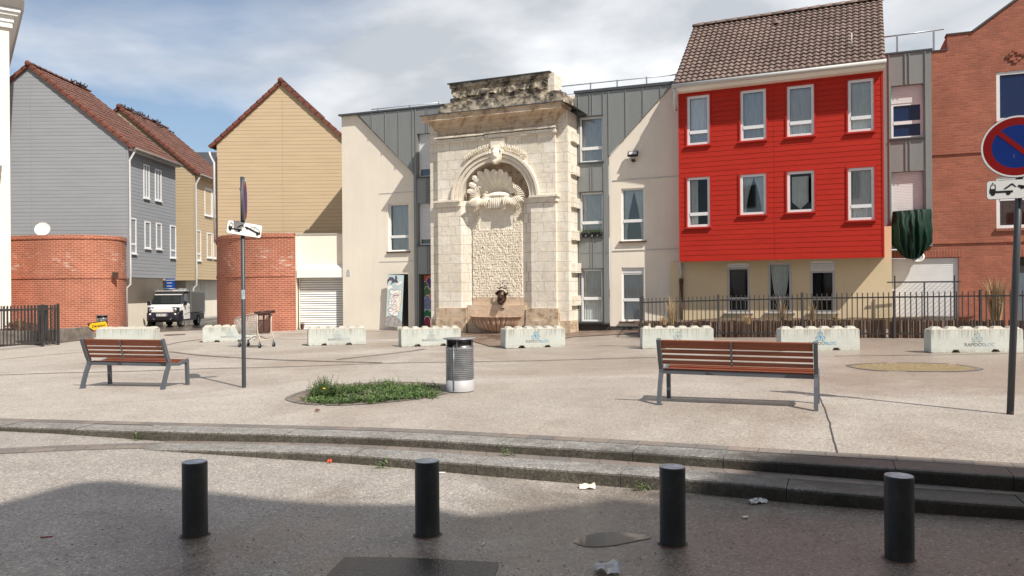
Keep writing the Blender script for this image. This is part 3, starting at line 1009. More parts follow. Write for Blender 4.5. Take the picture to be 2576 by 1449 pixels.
# ------------------------------------------------------------------ window builder
def curtain_mesh(x0, x1, z0, z1, y, mat_, parent, style='sheer'):
    mb = MB(); w = x1 - x0; h = z1 - z0
    def sheet(fx, n=26, m=8):
        g = []
        for j in range(m + 1):
            t = j / m
            row = []
            for i in range(n + 1):
                a, b = fx(t); x = a + (b - a) * i / n
                row.append(mb.P(x, y + 0.02 + 0.014 * math.sin(i * 2 * math.pi / 4.3 + x * 9), z1 - h * t))
            g.append(row)
        for j in range(m):
            for i in range(n):
                mb.face([g[j][i], g[j][i + 1], g[j + 1][i + 1], g[j + 1][i]], None, True)
    if style == 'sheer': sheet(lambda t: (x0, x1))
    elif style == 'swag':
        sheet(lambda t: (x0, x0 + w * (0.5 - 0.38 * math.sin(t * 1.5))), 14)
        sheet(lambda t: (x1 - w * (0.5 - 0.38 * math.sin(t * 1.5)), x1), 14)
    elif style == 'gather':
        sheet(lambda t: (x0 + w * 0.36 * t ** 1.6, x1 - w * 0.36 * t ** 1.6), 22)
    elif style == 'point':
        g = []
        for j in range(9):
            row = []
            for i in range(23):
                u = i / 22; x = x0 + 0.06 * w + 0.8 * w * u
                zl_ = z1 - 0.06 * h - (h * (0.72 + 0.2 * (1 - abs(u - .5) * 2))) * j / 8
                row.append(mb.P(x, y + 0.02 + 0.012 * math.sin(i * 1.5), zl_))
            g.append(row)
        for j in range(8):
            for i in range(22):
                mb.face([g[j][i], g[j][i + 1], g[j + 1][i + 1], g[j + 1][i]], None, True)
    elif style == 'half':
        sheet(lambda t: (x0, x0 + w * 0.42), 12)
    elif style == 'vase':
        sheet(lambda t: (x0, x1), 26)
    mb.build('curtain', mat_, parent)


def window(root, x0, x1, z0, z1, y=0.06, fw=0.055, tr=None, curt='sheer', cmat='curtain', shutter=0.0, gm='glass', rooms=None, fm='pvc', split=None, label=None):
    "white frame with panes; rooms collects the dark recess behind"
    mb = MB()
    d0, d1 = y, y + 0.06
    top = z1 - shutter
    mb.box(x0, x0 + fw, d0, d1, z0, z1); mb.box(x1 - fw, x1, d0, d1, z0, z1)
    mb.box(x0 + fw, x1 - fw, d0, d1, z0, z0 + fw); mb.box(x0 + fw, x1 - fw, d0, d1, top - fw, top)
    panes = [(z0 + fw, top - fw)]
    if tr is not None:
        zt_ = z0 + tr
        mb.box(x0 + fw, x1 - fw, d0 - 0.012, d1, zt_, zt_ + 0.10)
        panes = [(z0 + fw, zt_), (zt_ + 0.10, top - fw)]
    if split:
        xm = (x0 + x1) / 2
        for a, b in panes: mb.box(xm - 0.03, xm + 0.03, d0, d1, a, b)
    fr = mb.build('window', M[fm], root)
    if label: fr['label'] = label
    mb = MB()
    for a, b in panes:
        mb.quad((x0 + fw, y + 0.035, a), (x1 - fw, y + 0.035, a), (x1 - fw, y + 0.035, b), (x0 + fw, y + 0.035, b))
    mb.build('pane', M[gm], fr)
    if shutter:
        sm = MB(); k = int(max(2, shutter / 0.045))
        for i in range(k):
            a = top + shutter * i / k; b = a + shutter / k * 0.88
            sm.box(x0 + 0.01, x1 - 0.01, y - 0.015, y + 0.02, a, b)
        sm.build('roller_shutter', M['pvc'], fr)
    if curt:
        curtain_mesh(x0 + fw + .01, x1 - fw - .01, z0 + fw, top - fw, y + 0.11, M[cmat], fr, curt)
    if rooms is not None:
        rooms.append((x0 + .01, x1 - .01, z0 + .01, z1 - .01, y + 0.065))
    return fr


def build_rooms(root, rooms, depth=0.9):
    if not rooms: return
    mb = MB()
    for x0, x1, z0, z1, y in rooms:
        a, b = y, y + depth
        mb.quad((x0, b, z0), (x1, b, z0), (x1, b, z1), (x0, b, z1))
        mb.quad((x0, a, z0), (x0, b, z0), (x0, b, z1), (x0, a, z1)); mb.quad((x1, a, z0), (x1, b, z0), (x1, b, z1), (x1, a, z1))
        mb.quad((x0, a, z0), (x1, a, z0), (x1, b, z0), (x0, b, z0)); mb.quad((x0, a, z1), (x1, a, z1), (x1, b, z1), (x0, b, z1))
    mb.build('window_recess', M['room'], root)


def px_rect(fr, xl, xr, yt, yb, y=0.0):
    "rectangle in wall coordinates from left/right pixel columns and the top/bottom rows of its left edge"
    x0, zt_ = fr.hit(xl, yt, y); _, zb = fr.hit(xl, yb, y); x1, _ = fr.hit(xr, (yt + yb) / 2, y)
    return x0, x1, zb, zt_


def tiles(mb, P0, U, V, nu, nv, hgt=0.035, lip=0.028, wave=1):
    P0, U, V = Vector(P0), Vector(U), Vector(V)
    N = U.cross(V).normalized()
    if N.z < 0: N = -N
    K = 4
    prof = [0.0, 0.55, 1.0, 0.55, 0.0] if wave == 1 else [0.15, 0.0, 0.0, 0.85, 0.9]
    for j in range(nv):
        v0 = j / nv; v1 = (j + 1.0) / nv
        for i in range(nu):
            jit = rnd.uniform(-.005, .005); jv = rnd.uniform(-.004, .004)
            a = []; b = []; c_ = []
            for k in range(K + 1):
                u = (i + k / K) / nu
                h = prof[k] * hgt
                a.append(mb.P(*(P0 + U * u + V * v0 + N * (h + jit))))
                pb = P0 + U * u + V * (v1 + jv / V.length) + N * (h + lip + jit)
                b.append(mb.P(*pb)); c_.append(mb.P(*(pb - N * (lip + 0.01))))
            for k in range(K):
                mb.face([a[k], a[k + 1], b[k + 1], b[k]], None, False)
                mb.face([b[k], b[k + 1], c_[k + 1], c_[k]], None, False)


def verge(mb, A, B, w=0.16, h=0.14, step=0.33, out_=(0, -1, 0)):
    "overlapping verge tiles along the slope from top A to bottom B"
    A, B = Vector(A), Vector(B)
    n = max(2, int((B - A).length / step)); d = (B - A) / n; dn = d.normalized(); o = Vector(out_)
    up = Vector((0, 0, 1)); up = (up - dn * up.dot(dn)).normalized()
    for i in range(n):
        p = A + d * i; q = p + d * 1.08
        lift = 0.0; lift2 = 0.028
        v = []
        for pt, lf in ((p, lift), (q, lift2)):
            for s_, t_ in ((0, -h), (1, -h), (1, 0.0), (0, 0.02)):
                v.append(mb.P(*(pt + o * w * s_ * 0.5 - o * w * 0.5 * (1 - s_) + up * (t_ + lf))))
        for qd in ((0, 1, 2, 3), (7, 6, 5, 4), (0, 4, 5, 1), (1, 5, 6, 2), (2, 6, 7, 3), (3, 7, 4, 0)):
            mb.face([v[k] for k in qd])


def ridge_caps(mb, A, B, r=0.11, step=0.38):
    A, B = Vector(A), Vector(B)
    n = max(2, int((B - A).length / step)); d = (B - A) / n
    for i in range(n):
        a = A + d * i; b = a + d * 1.06
        dirv = d.normalized(); s = dirv.cross(Vector((0, 0, 1))).normalized(); up = Vector((0, 0, 1))
        ra = [mb.P(*(a + s * math.cos(t) * r + up * (math.sin(t) * r * 0.8 - 0.03))) for t in [math.pi * k / 6 for k in range(7)]]
        rb = [mb.P(*(b + s * math.cos(t) * r * 1.12 + up * (math.sin(t) * r * 0.95 - 0.02))) for t in [math.pi * k / 6 for k in range(7)]]
        for k in range(6):
            mb.face([ra[k], ra[k + 1], rb[k + 1], rb[k]], None, True)
        mb.face(ra); mb.face(rb[::-1])


def downpipe(root, pts, mat_, r=0.045):
    mb = MB(); mb.tube(pts, r, 8); 
    z = min(p[2] for p in pts) + 1.2
    return mb.build('downpipe', mat_, root)


def gable_house(name, label, cat, fx, fy, xl, xr, depth, z_eave, z_ridge, boardmat, z_bot, side_windows=(), front_windows=(), rear_roof=True, low_in=0.6, group=None, low_mat='cream'):
    """house whose gable faces the square. local x along the gable, y into depth; right side wall visible"""
    root = empty(name, (fx, fy, 0), 0, label, cat, group)
    xm = (xl + xr) / 2
    slope = (z_ridge - z_eave) / ((xr - xl) / 2 + 0.22)
    ze_w = z_ridge - slope * (xr - xl) / 2       # roof height over the wall line
    # walls behind the boards
    L = lambda z: xl if z <= ze_w else xl + (z - ze_w) / slope
    Rf = lambda z: xr if z <= ze_w else xr - (z - ze_w) / slope
    ztop = z_ridge - 0.03
    mb = MB()
    wallface(mb, L, Rf, z_bot, ztop, [], 0.0, 0.1, (ze_w,))
    mb.m = Matrix.Translation((xr, 0, 0)) @ Matrix.Rotation(R(90), 4, 'Z')
    wallface(mb, lambda z: 0.0, lambda z: depth, z_bot, ze_w, side_windows, 0.0, 0.15)
    mb.m = Matrix.Identity(4)
    mb.quad((xl, 0, z_bot), (xl, depth, z_bot), (xl, depth, ze_w), (xl, 0, ze_w))
    mb.quad((xl, depth, z_bot), (xr, depth, z_bot), (xr, depth, ze_w), (xl, depth, ze_w))
    mb.quad((xl, 0, z_bot), (xr, 0, z_bot), (xr, depth, z_bot), (xl, depth, z_bot))
    mb.poly([(xl, depth, ze_w), (xr, depth, ze_w), (xm, depth, z_ridge)])
    mb.build('wall', M['joint'], root)
    mb = MB()
    boards(mb, L, Rf, z_bot, ztop, [], 0.0, joints=(xm + 0.03,), breaks=(ze_w,))
    mb.m = Matrix.Translation((xr, 0, 0)) @ Matrix.Rotation(R(90), 4, 'Z')
    boards(mb, lambda z: 0.0, lambda z: depth, z_bot, ze_w - 0.12, [(h[0] - .04, h[1] + .04, h[2] - .04, h[3] + .04) for h in side_windows], 0.0)
    mb.m = Matrix.Identity(4)
    mb.box(xr - 0.03, xr + 0.03, -0.032, 0.03, z_bot - 0.03, ze_w - 0.1)
    mb.box(xl, xr, -0.03, 0.02, z_bot - 0.05, z_bot - 0.002)
    mb.build('cladding', M[boardmat], root)
    # lower storey
    mb = MB()
    mb.box(xl + 0.1, xr - low_in, low_in * 0.5, depth - 0.05, -0.5, z_bot - 0.002)
    mb.build('lower_wall', M[low_mat], root)
    # roof
    ev = 0.30
    zl_ = z_ridge + 0.06
    A = Vector((xm, -0.08, zl_)); run = (xr - xl) / 2 + ev
    V = Vector((run, 0, -slope * run)); U = Vector((0, depth + 0.1, 0))
    mb = MB()
    tiles(mb, A, U, V, int((depth) / 0.21), int(V.length / 0.33))
    # left slope, plainer: only its edge is seen
    mb.poly([(xm, -0.08, zl_), (xm, depth, zl_), (xm - run, depth, zl_ - slope * run), (xm - run, -0.08, zl_ - slope * run)])
    ridge_caps(mb, (xm, -0.16, zl_ + 0.05), (xm, depth, zl_ + 0.05))
    rf = mb.build('roof', M['tile_red'], root)
    mb = MB()
    verge(mb, (xm, -0.05, zl_ + 0.05), (xm + run, -0.05, zl_ - slope * run + 0.05))
    verge(mb, (xm, -0.05, zl_ + 0.05), (xm - run, -0.05, zl_ - slope * run + 0.05))
    mb.ball((xm, -0.14, zl_ + 0.03), 0.12, 0.07, 0.12)
    mb.build('verge_tiles', M['tile_verge'], rf)
    # boxed eave and gutter on the right
    mb = MB()
    ge = zl_ - slope * run
    mb.prism([(xr + 0.03, ge + 0.0), (xr + ev - 0.03, ge - 0.02), (xr + ev - 0.03, ge - 0.10), (xr + 0.03, ge - 0.10)], 0.0, depth)
    mb.build('eave', M[boardmat if boardmat != 'grey_board' else 'pvc_grey'], root)
    mb = MB()
    mb.tube([(xr + ev + 0.03, -0.05, ge - 0.02), (xr + ev + 0.03, depth, ge - 0.02)], 0.06, 8)
    mb.build('gutter', M['gutter'], root)
    downpipe(root, [(xr + ev + 0.02, 0.05, ge - 0.05), (xr + ev - 0.02, 0.05, ge - 0.12), (xr + 0.09, -0.02, ge - 0.5), (xr + 0.09, -0.02, z_bot + 0.2), (xr + 0.09, -0.02, z_bot - .3), (xr - 0.06, -0.05, z_bot - .45), (xr - 0.06, -0.05, 0)], M['pipe_white'])
    rooms = []
    return root, ze_w, slope


# ---- grey house on the left
gY = 32.0
xr_ = at(322, 500, gY).x
xm_ = at(77, 500, gY).x
g_root, _, _ = gable_house('clad_house', 'grey clapboard gable house with red tiled roof rising behind the far-left curved brick wall', 'house', xr_, gY, 2 * (xm_ - xr_), 0.0, 4.5, 7.55, 11.0, 'grey_board', 2.17,
                           group='clapboard gable houses')
FG = Frame(xr_, gY, 90)                      # its right side wall


def side_wins(root, fr, specs, label=None):
    "windows standing a little proud of a side wall seen edge-on"
    rooms = []
    for xl, xrr, yt, yb, tr, sp in specs:
        x0, x1, z0, z1 = px_rect(fr, xl, xrr, yt, yb)
        mb = MB()
        f = 0.06
        X = lambda y: (0.035 + y)
        # casing
        for a, b, c, d in ((x0, x0 + f, z0, z1), (x1 - f, x1, z0, z1), (x0 + f, x1 - f, z0, z0 + f), (x0 + f, x1 - f, z1 - f, z1)):
            mb.box(0.0, 0.045, a, b, c, d)
        if tr: mb.box(0.0, 0.035, x0 + f, x1 - f, z0 + tr, z0 + tr + 0.09)
        if sp: mb.box(0.0, 0.035, (x0 + x1) / 2 - .03, (x0 + x1) / 2 + .03, z0 + f, z1 - f)
        mb.box(0.0, 0.09, x0 - 0.02, x1 + 0.02, z0 - 0.05, z0 - 0.002)
        w = mb.build('window', M['pvc'], root)
        mb = MB(); mb.quad((0.010, x0 + f, z0 + f), (0.010, x1 - f, z0 + f), (0.010, x1 - f, z1 - f), (0.010, x0 + f, z1 - f))
        mb.build('pane', M['glass_dark'], w)
        mb = MB(); mb.quad((0.004, x0 + f, z0 + f), (0.004, x1 - f, z0 + f), (0.004, x1 - f, z1 - f), (0.004, x0 + f, z1 - f))
        mb.build('pane_backing', M['room'], w)  # flat dark sheet in place of the unlit room


side_wins(g_root, FG, [(359, 374, 412, 497, 0, 1), (388, 404, 424, 503, 0, 1), (324, 341, 547, 637, 0.35, 0), (362, 377, 556, 624, 0, 0), (391, 405, 560, 626, 0, 0), (426, 441, 566, 648, 0.3, 0)])
# ---- beige house behind it
aY = 39.3
xa = at(489, 500, aY).x
xam = at(303, 500, aY).x
a_root, _, _ = gable_house('clad_house', 'beige clapboard house beyond the grey house, rising behind the white van', 'house', xa, aY, 2 * (xam - xa), 0.0, 5.4, 7.55, 10.95, 'beige_board', 2.17, group='clapboard gable houses')
FA = Frame(xa, aY, 90)
side_wins(a_root, FA, [(513, 531, 472, 541, 0, 0), (533, 543, 476, 544, 0, 0), (492, 504, 578, 655, 0.3, 0), (519, 532, 585, 648, 0, 0), (535, 544, 588, 650, 0, 0)])
mb = MB()
p0 = FA.hit(505, 780, 0.6)
for a, b in ((505, 516), ):
    x0, _ = FA.hit(a, 780, 0.6); x1, _ = FA.hit(b, 780, 0.6)
    mb.box(-0.62, -0.585, x0, x1, 0.35, 2.0)
mb.build('door', M['pvc_grey'], a_root)
# ---- beige house nearer, above the second brick wall
bY = 32.3
xb = at(546, 450, bY).x
xbm = at(709, 400, bY).x
b_root, _, _ = gable_house('clad_house', 'nearest beige clapboard gable with red verge tiles, rising above the shuttered garage', 'house', xbm, bY, xb - xbm, -(xb - xbm), 7.0, 7.62, 10.30, 'beige_board', 3.45, group='clapboard gable houses', low_in=0.3)
# its left downpipe
mb = MB()
X0 = xb - xbm
mb.tube([(X0 - 0.30, -0.05, 7.42), (X0 - 0.26, -0.05, 7.25), (X0 - 0.10, -0.06, 6.95), (X0 - 0.10, -0.06, 3.6)], 0.045, 8)
mb.build('downpipe', M['pipe_white'], b_root)
mb = MB(); mb.box(X0 - 0.05, X0 + 0.02, -0.04, 0.02, 3.5, 7.2); mb.build('corner_strip', M['joint'], b_root)

# ---- far slate roof
r_ = empty('slate_roofed_house', (0, 0, 0), 0, 'distant house with a dark slate roof between the two beige clapboard houses', 'house')
q0, q1 = at(478, 383, 60), at(560, 383, 60)
mb = MB()
mb.poly([(q0.x, 60, q0.z), (q1.x, 60, q1.z), (q1.x + 1, 56, q1.z - 3.2), (q0.x - 1, 56, q0.z - 3.2)])
mb.poly([(q0.x, 60, q0.z), (q1.x, 60, q1.z), (q1.x + 1, 64, q1.z - 3.2), (q0.x - 1, 64, q0.z - 3.2)])
mb.build('roof', M['slate'], r_)
mb = MB(); mb.box(q0.x - .8, q1.x + .8, 56.3, 63.7, -1.0, q0.z - 3.1); mb.build('wall', M['white_render'], r_)

# ---- pale building at the left edge
wY = 28.4
xw = at(27, 600, wY).x
w_root = empty('white_building', (xw, wY, 0), R(36), 'tall cream-white building with a moulded cornice at the left edge', 'building')
mb = MB(); mb.box(-9, 0, 0, 10, -0.6, 11.35); mb.build('wall', M['white_render'], w_root, bevel=0.01)
mb = MB()
for z0, z1, p in ((11.35, 11.55, 0.10), (11.55, 11.78, 0.14), (11.78, 11.9, 0.26), (11.9, 12.02, 0.34)):
    mb.box(-9, p, -p, 10, z0 + .002, z1)
mb.build('cornice', M['white'], w_root)
mb = MB()
mb.prism_x([(-0.30, 12.03), (-0.62, 12.30), (-0.60, 12.42), (-0.2, 12.42), (10, 12.45), (10, 12.03)], -9, 0.45)
mb.build('gutter', M['pvc_grey'], w_root)
mb = MB()
mb.box(-9, 0.4, -0.4, 10.2, 12.46, 12.6); mb.build('roof', M['slate'], w_root)
lx, lz = Frame(xw, wY, 0).hit(3, 425, 0)
lamp = empty('wall_lamp', (xw - 0.55, wY - 0.42, lz), R(36), 'small shaded lamp bracketed on the white building above its thin cable', 'lamp')
mb = MB(); mb.prism_x([(-0.02, -0.09), (-0.5, 0.06), (-0.5, 0.02), (-0.04, -0.16)], -0.2, 0.42); mb.build('shade', M['pvc_grey'], lamp)
mb = MB(); mb.obox((0, 0, -0.15), (0, -0.3, -0.05), 0.05, 0.05); mb.build('bracket', M['zinc_dark'], lamp)
mb = MB(); mb.tube([(0.0, -0.02, -0.2), (0.15, -0.02, -0.28), (0.3, -0.02, -0.3), (0.42, -0.02, -0.33)], 0.012, 5); mb.build('cable', M['pvc_grey'], lamp)


# ---- curved brick walls
def curved_wall(name, label, pts, ztop, group, extra=None):
    P = [at(px, 700, Y) for px, Y in pts]
    P = [Vector((p.x, p.y, 0)) for p in P]
    P = smooth_pl(resample(P, 0.3), 3)
    c0 = P[len(P) // 2]
    root = empty(name, (c0.x, c0.y, 0), 0, label, 'brick wall', group)
    Q = [p - c0 for p in P]
    back_ = [q - c0 for q in [p + c0 for p in [Vector((v.x, v.y, 0)) for v in offs(Q, 0.3)]]]
    mb = MB(); s = 0.0
    zs = [-0.5, 2.06, 2.14, ztop - 0.12, ztop]
    pr = [0.0, 0.0, 0.025, 0.0, 0.02]
    F_ = [offs(Q, -p) for p in (0.0, 0.03, 0.035)]
    for i in range(len(Q) - 1):
        l = (Q[i + 1] - Q[i]).length
        def seg(A, z0, z1):
            a, b = A[i], A[i + 1]
            mb.face([mb.P(a.x, a.y, z0), mb.P(b.x, b.y, z0), mb.P(b.x, b.y, z1), mb.P(a.x, a.y, z1)], [(s, z0), (s + l, z0), (s + l, z1), (s, z1)])
        def cap(A, B, z):
            a, b, c, d = A[i], A[i + 1], B[i + 1], B[i]
            mb.face([mb.P(a.x, a.y, z), mb.P(b.x, b.y, z), mb.P(c.x, c.y, z), mb.P(d.x, d.y, z)], [(s, z), (s + l, z), (s + l, z + .2), (s, z + .2)])
        seg(F_[0], -0.5, 2.10); seg(F_[1], 2.10, 2.17); seg(F_[0], 2.17, ztop - 0.15); seg(F_[2], ztop - 0.15, ztop)
        cap(F_[0], F_[1], 2.10); cap(F_[0], F_[1], 2.17); cap(F_[0], F_[2], ztop - 0.15)
        cap(F_[2], back_, ztop)
        seg(back_, -0.5, ztop)
        s += l
    mb.build('wall', M['brick'], root)
    return root, c0


cw1, c01 = curved_wall('curved_brick_wall', 'long curved red brick wall with white efflorescence, below the grey clapboard house',
                       [(-40, 29.8), (30, 29.6), (80, 29.35), (150, 29.15), (220, 29.3), (270, 29.7), (300, 30.2), (313, 30.8), (318, 31.9)], 3.76, 'curved brick walls')
cw2, c02 = curved_wall('curved_brick_wall', 'shorter curved red brick wall beside the garage shutter, behind the shopping cart',
                       [(741, 28.6), (725, 28.55), (700, 28.5), (650, 28.55), (600, 28.85), (570, 29.35), (555, 29.95), (547, 30.8), (545, 32.45)][::-1], 3.71, 'curved brick walls')
# vent grille on the first wall
v = at(290, 692, 29.9)
mb = MB(); mb.box(-.11, .11, -.03, .03, -.12, .12)
for k in range(5): mb.box(-.09, .09, -.045, -.03, -.1 + k * .042, -.08 + k * .042)
o = mb.build('vent_grille', M['rust'], cw1, loc=(v.x - c01.x, v.y - c01.y, v.z), rz=R(25))
# house end wall between the curved wall and the grey house
# satellite dish
d = at(108, 578, 29.9)
dish = empty('satellite_dish', (d.x, d.y, d.z), R(15), 'white satellite dish peeping over the long curved brick wall', 'satellite dish')
mb = MB(); mb.m = Matrix.Rotation(R(70), 4, 'X')
mb.lathe([(0.0, 0.0), (0.1, 0.01), (0.2, 0.035), (0.27, 0.07), (0.275, 0.075), (0.27, 0.06), (0.2, 0.02), (0.0, -0.012)], n=28)
mb.build('reflector', M['white'], dish)
mb = MB(); mb.tube([(0, 0.05, 0), (0, 0.12, -0.15), (0, 0.12, -0.9)], 0.025, 8); mb.build('mast', M['metal_light'], dish)

# ---- garage between brick wall and the cream gable
FR = Frame(0, 26.85, -20.5)           # plane of the long row
ga = Frame(0, 29.6, 0)
gx0 = ga.hit(741, 700)[0]; gx1 = ga.hit(880, 700)[0]
gar = empty('garage', (gx0, 29.6, 0), 0, 'low cream garage with a white roller shutter between brick wall and tall cream gable', 'garage')
G = Frame(gx0, 29.6, 0)
ztopg = G.hit(800, 590)[1]
sx0, zs = G.hit(753, 697); sx1 = G.hit(882, 697)[0]
dx0 = G.hit(743, 697)[0]
mb = MB()
wallface(mb, lambda z: 0.0, lambda z: gx1 - gx0, -0.3, ztopg, [(dx0, sx0 - .03, -0.2, zs), (sx0, sx1, -0.4, zs)], 0.0, 0.14)
mb.quad((0, 0, ztopg), (gx1 - gx0, 0, ztopg), (gx1 - gx0, 3, ztopg), (0, 3, ztopg))
mb.box(-0.06, 0.12, -0.9, -0.001, -0.3, ztopg - 0.02)
mb.build('wall', M['cream'], gar)
mb = MB(); mb.box(-0.06, gx1 - gx0, -0.04, 0.25, ztopg + .003, ztopg + 0.035); mb.box(-0.09, 0.15, -0.93, -0.045, ztopg - .018, ztopg + 0.02); mb.build('coping', M['pvc_grey'], gar)
mb = MB()
b0, zb1 = G.hit(745, 668); _, zb0 = G.hit(745, 699)
mb.prism_x([(-0.30, zb0), (-0.30, zb1 - 0.15), (-0.01, zb1 + 0.02), (-0.01, zb0)], b0 + .1, gx1 - gx0)
mb.build('shutter_box', M['white'], gar)
mb = MB()
z = -0.1
while z < zs - 0.02:
    mb.prism_x([(0.045, z), (0.075, z + .070), (0.10, z + .070), (0.10, z)], sx0 + .01, sx1); z += 0.09
mb.build('roller_shutter', M['white'], gar)
mb = MB(); mb.quad((sx0, 0.11, -.1), (sx1, 0.11, -.1), (sx1, 0.11, zs), (sx0, 0.11, zs)); mb.build('shutter_back', M['joint'], gar)
mb = MB(); mb.box(dx0 + .01, sx0 - .04, 0.09, 0.13, 0.0, zs - 0.25); d_ = mb.build('door', M['sign_blue'], gar)
d_.data.materials[0] = mat('dark_blue_door', (0.02, 0.04, 0.09), 0.4)
mb = MB(); mb.box(dx0 + .01, sx0 - .04, 0.11, 0.14, zs - 0.25, zs); mb.build('fanlight', M['room'], gar)
mb = MB(); mb.box(dx0 + .06, dx0 + .09, 0.05, 0.09, 1.0, 1.12); mb.build('handle', M['metal_light'], d_)

# ------------------------------------------------------------------ long cream and zinc row
row = empty('terraced_block', (0, 26.85, 0), R(-20.5), 'long cream rendered block with zinc cladding and a roof railing, behind the stone fountain', 'apartment block')
rooms = []
H = FR.hit
xC0 = H(862, 560)[0]; xC1 = H(1047, 620)[0]
zCt = H(863, 293)[1]
xk, zk = H(905, 291); xe, ze = H(1045, 439)
zCt = (zCt + zk) / 2
sl_ = (xe - xk) / (zCt - ze)
cwin = px_rect(FR, 977, 1029, 513, 633)
pan = px_rect(FR, 977, 1028, 690, 822)
RC = lambda z: xe if z < ze else xe - (z - ze) * sl_
mb = MB()
wallface(mb, lambda z: xC0, RC, -0.3, zCt, [cwin, pan], -0.03, 0.16, (ze,))
# left return of the block
mb.quad((xC0, -0.03, -0.3), (xC0, 6, -0.3), (xC0, 6, zCt), (xC0, -0.03, zCt))
mb.quad((xe, -0.03, -0.3), (xe, 0.35, -0.3), (xe, 0.35, ze), (xe, -0.03, ze))
mb.build('gable_wall', M['cream'], row)
mb = MB()
x_, z_ = H(955, 487.5); x2_, _ = H(1046, 483)
mb.box(x_, xe, -0.042, -0.03, z_ - 0.012, z_ + 0.012); mb.build('string_line', M['pvc_grey'], row); mb = MB()
x_, z_ = H(955, 658.6)
mb.box(x_, xe, -0.042, -0.03, z_ - 0.012, z_ + 0.012)
mb.build('string_line', M['pvc_grey'], row)
window(row, *cwin, y=0.06, fw=0.06, tr=0.50, curt='sheer', cmat='curtain', rooms=rooms)
mb = MB(); mb.box(cwin[0] - .05, cwin[1] + .05, -0.10, 0.06, cwin[2] - 0.06, cwin[2] - 0.005); mb.build('window_sill', M['rust'], row)
mb = MB()
mb.quad((pan[0], 0.13, pan[2]), (pan[1], 0.13, pan[2]), (pan[1], 0.13, pan[3]), (pan[0], 0.13, pan[3])); mb.build('boarded_window', M['black'], row)
# right cream wing
xD0, zD0 = H(1531, 394); xD1 = H(1712, 500)[0] + 0.3
xDt, zDt = H(1697, 207)
zDt2 = zDt
slD = (xDt - xD0) / (zDt - zD0)
LD = lambda z: xD0 if z < zD0 else xD0 + (z - zD0) * slD
wd1 = px_rect(FR, 1562, 1621, 475, 607); wd2 = px_rect(FR, 1563, 1620, 673, 808)
mb = MB()
wallface(mb, LD, lambda z: xD1, -0.3, zDt, [wd1, wd2], 0.0, 0.14, (zD0,))
mb.build('gable_wall', M['cream'], row)
window(row, *wd1, y=0.07, tr=0.62, curt='swag', cmat='curtain_pale', rooms=rooms)
window(row, *wd2, y=0.07, tr=0.66, curt='sheer', rooms=rooms, shutter=0.18)
for w_ in (wd1, wd2):
    mb = MB(); mb.box(w_[0] - .08, w_[1] + .06, -0.09, 0.07, w_[2] - 0.05, w_[2] - 0.004); mb.build('window_sill', M['rust'], row)
for (pa, ya), (pb, yb) in (((1541, 454), (1706, 440)), ((1541, 631), (1706, 628))):
    mb = MB()
    x0, z0 = H(pa, ya); x1, z1 = H(pb, yb)
    mb.obox((x0, -0.012, z0), (x1, -0.012, z0 + 0.02), 0.02, 0.025)
    mb.build('string_line', M['pvc_grey'], row)
# zinc cladding: right part
zx0 = H(1449, 500)[0]; ztop = zDt + 0.02
Z1 = px_rect(FR, 1458, 1517, 297, 410); Z2 = px_rect(FR, 1459, 1517, 486, 596); Z3 = px_rect(FR, 1462, 1516, 678, 808)
LZ = lambda z: zx0
RZ = lambda z: (xD0 if z < zD0 else xD0 + (z - zD0) * slD)
mb = MB()
zb_ = 0.42
wallface(mb, LZ, RZ, zb_, ztop - 0.10, [Z1, Z2, Z3], -0.05, 0.2, (zD0,))
pitch = (H(1582, 300)[0] - H(1539, 300)[0])
# standing seams
x = xD0 + 0.02; k = 0
while x < xDt - 0.1:
    zlow = zD0 + (x - xD0) / slD if x > xD0 else zD0
    mb.box(x - 0.011, x + 0.011, -0.078, -0.05, zlow - 0.0, ztop - 0.10); x += pitch; k += 1
for xx in (Z1[1] + 0.02, Z1[0] - 0.03):
    mb.box(xx - 0.012, xx + 0.012, -0.078, -0.05, zb_, ztop - 0.10)
xm1 = (Z1[0] + Z1[1]) / 2
for za, zb2 in ((Z1[3], ztop - 0.1), (Z2[3], Z1[2]), (Z3[3], Z2[2])):
    for dx_ in (-0.04, 0.05):
        mb.box(xm1 + dx_ - 0.01, xm1 + dx_ + 0.01, -0.075, -0.05, za + .02, zb2 - 0.03)
    if za < 4: mb.box(Z1[0], RZ(za), -0.058, -0.05, (za + zb2) / 2 - .006, (za + zb2) / 2 + .006)
zc = mb.build('zinc_cladding', M['zinc'], row)
for w_ in (Z1, Z2, Z3):
    mb = MB()
    mb.box(w_[0] - .05, w_[1] + .04, -0.11, 0.0, w_[2] - 0.05, w_[2] - 0.003)
    mb.box(w_[0] - .04, w_[1] + .03, -0.085, 0.0, w_[3] + 0.003, w_[3] + 0.03)
    for xx in (w_[0], w_[1]): mb.box(xx - 0.02 if xx == w_[0] else xx + .001, xx - .001 if xx == w_[0] else xx + 0.02, -0.07, -0.045, w_[2], w_[3])
    mb.build('window_trim', M['zinc_dark'], row)
mb = MB(); mb.box(zx0, xD0, -0.07, 0.0, 0.36, 0.418)
mb.build('zinc_skirting', M['zinc_dark'], row)
mb = MB(); mb.box(zx0, xD0, 0.02, 0.1, -0.3, 0.36); mb.build('plinth', M['joint'], row); mb = MB(); mb.box(xD0, xD1, -0.02, 0.0, -0.3, 0.30); mb.build('plinth', M['joint'], row)
window(row, *Z1, y=0.04, tr=0.42, curt='sheer', rooms=rooms)
w2 = window(row, *Z2, y=0.04, tr=0.42, curt='sheer', rooms=rooms)
window(row, *Z3, y=0.04, tr=0.72, curt='sheer', rooms=rooms)
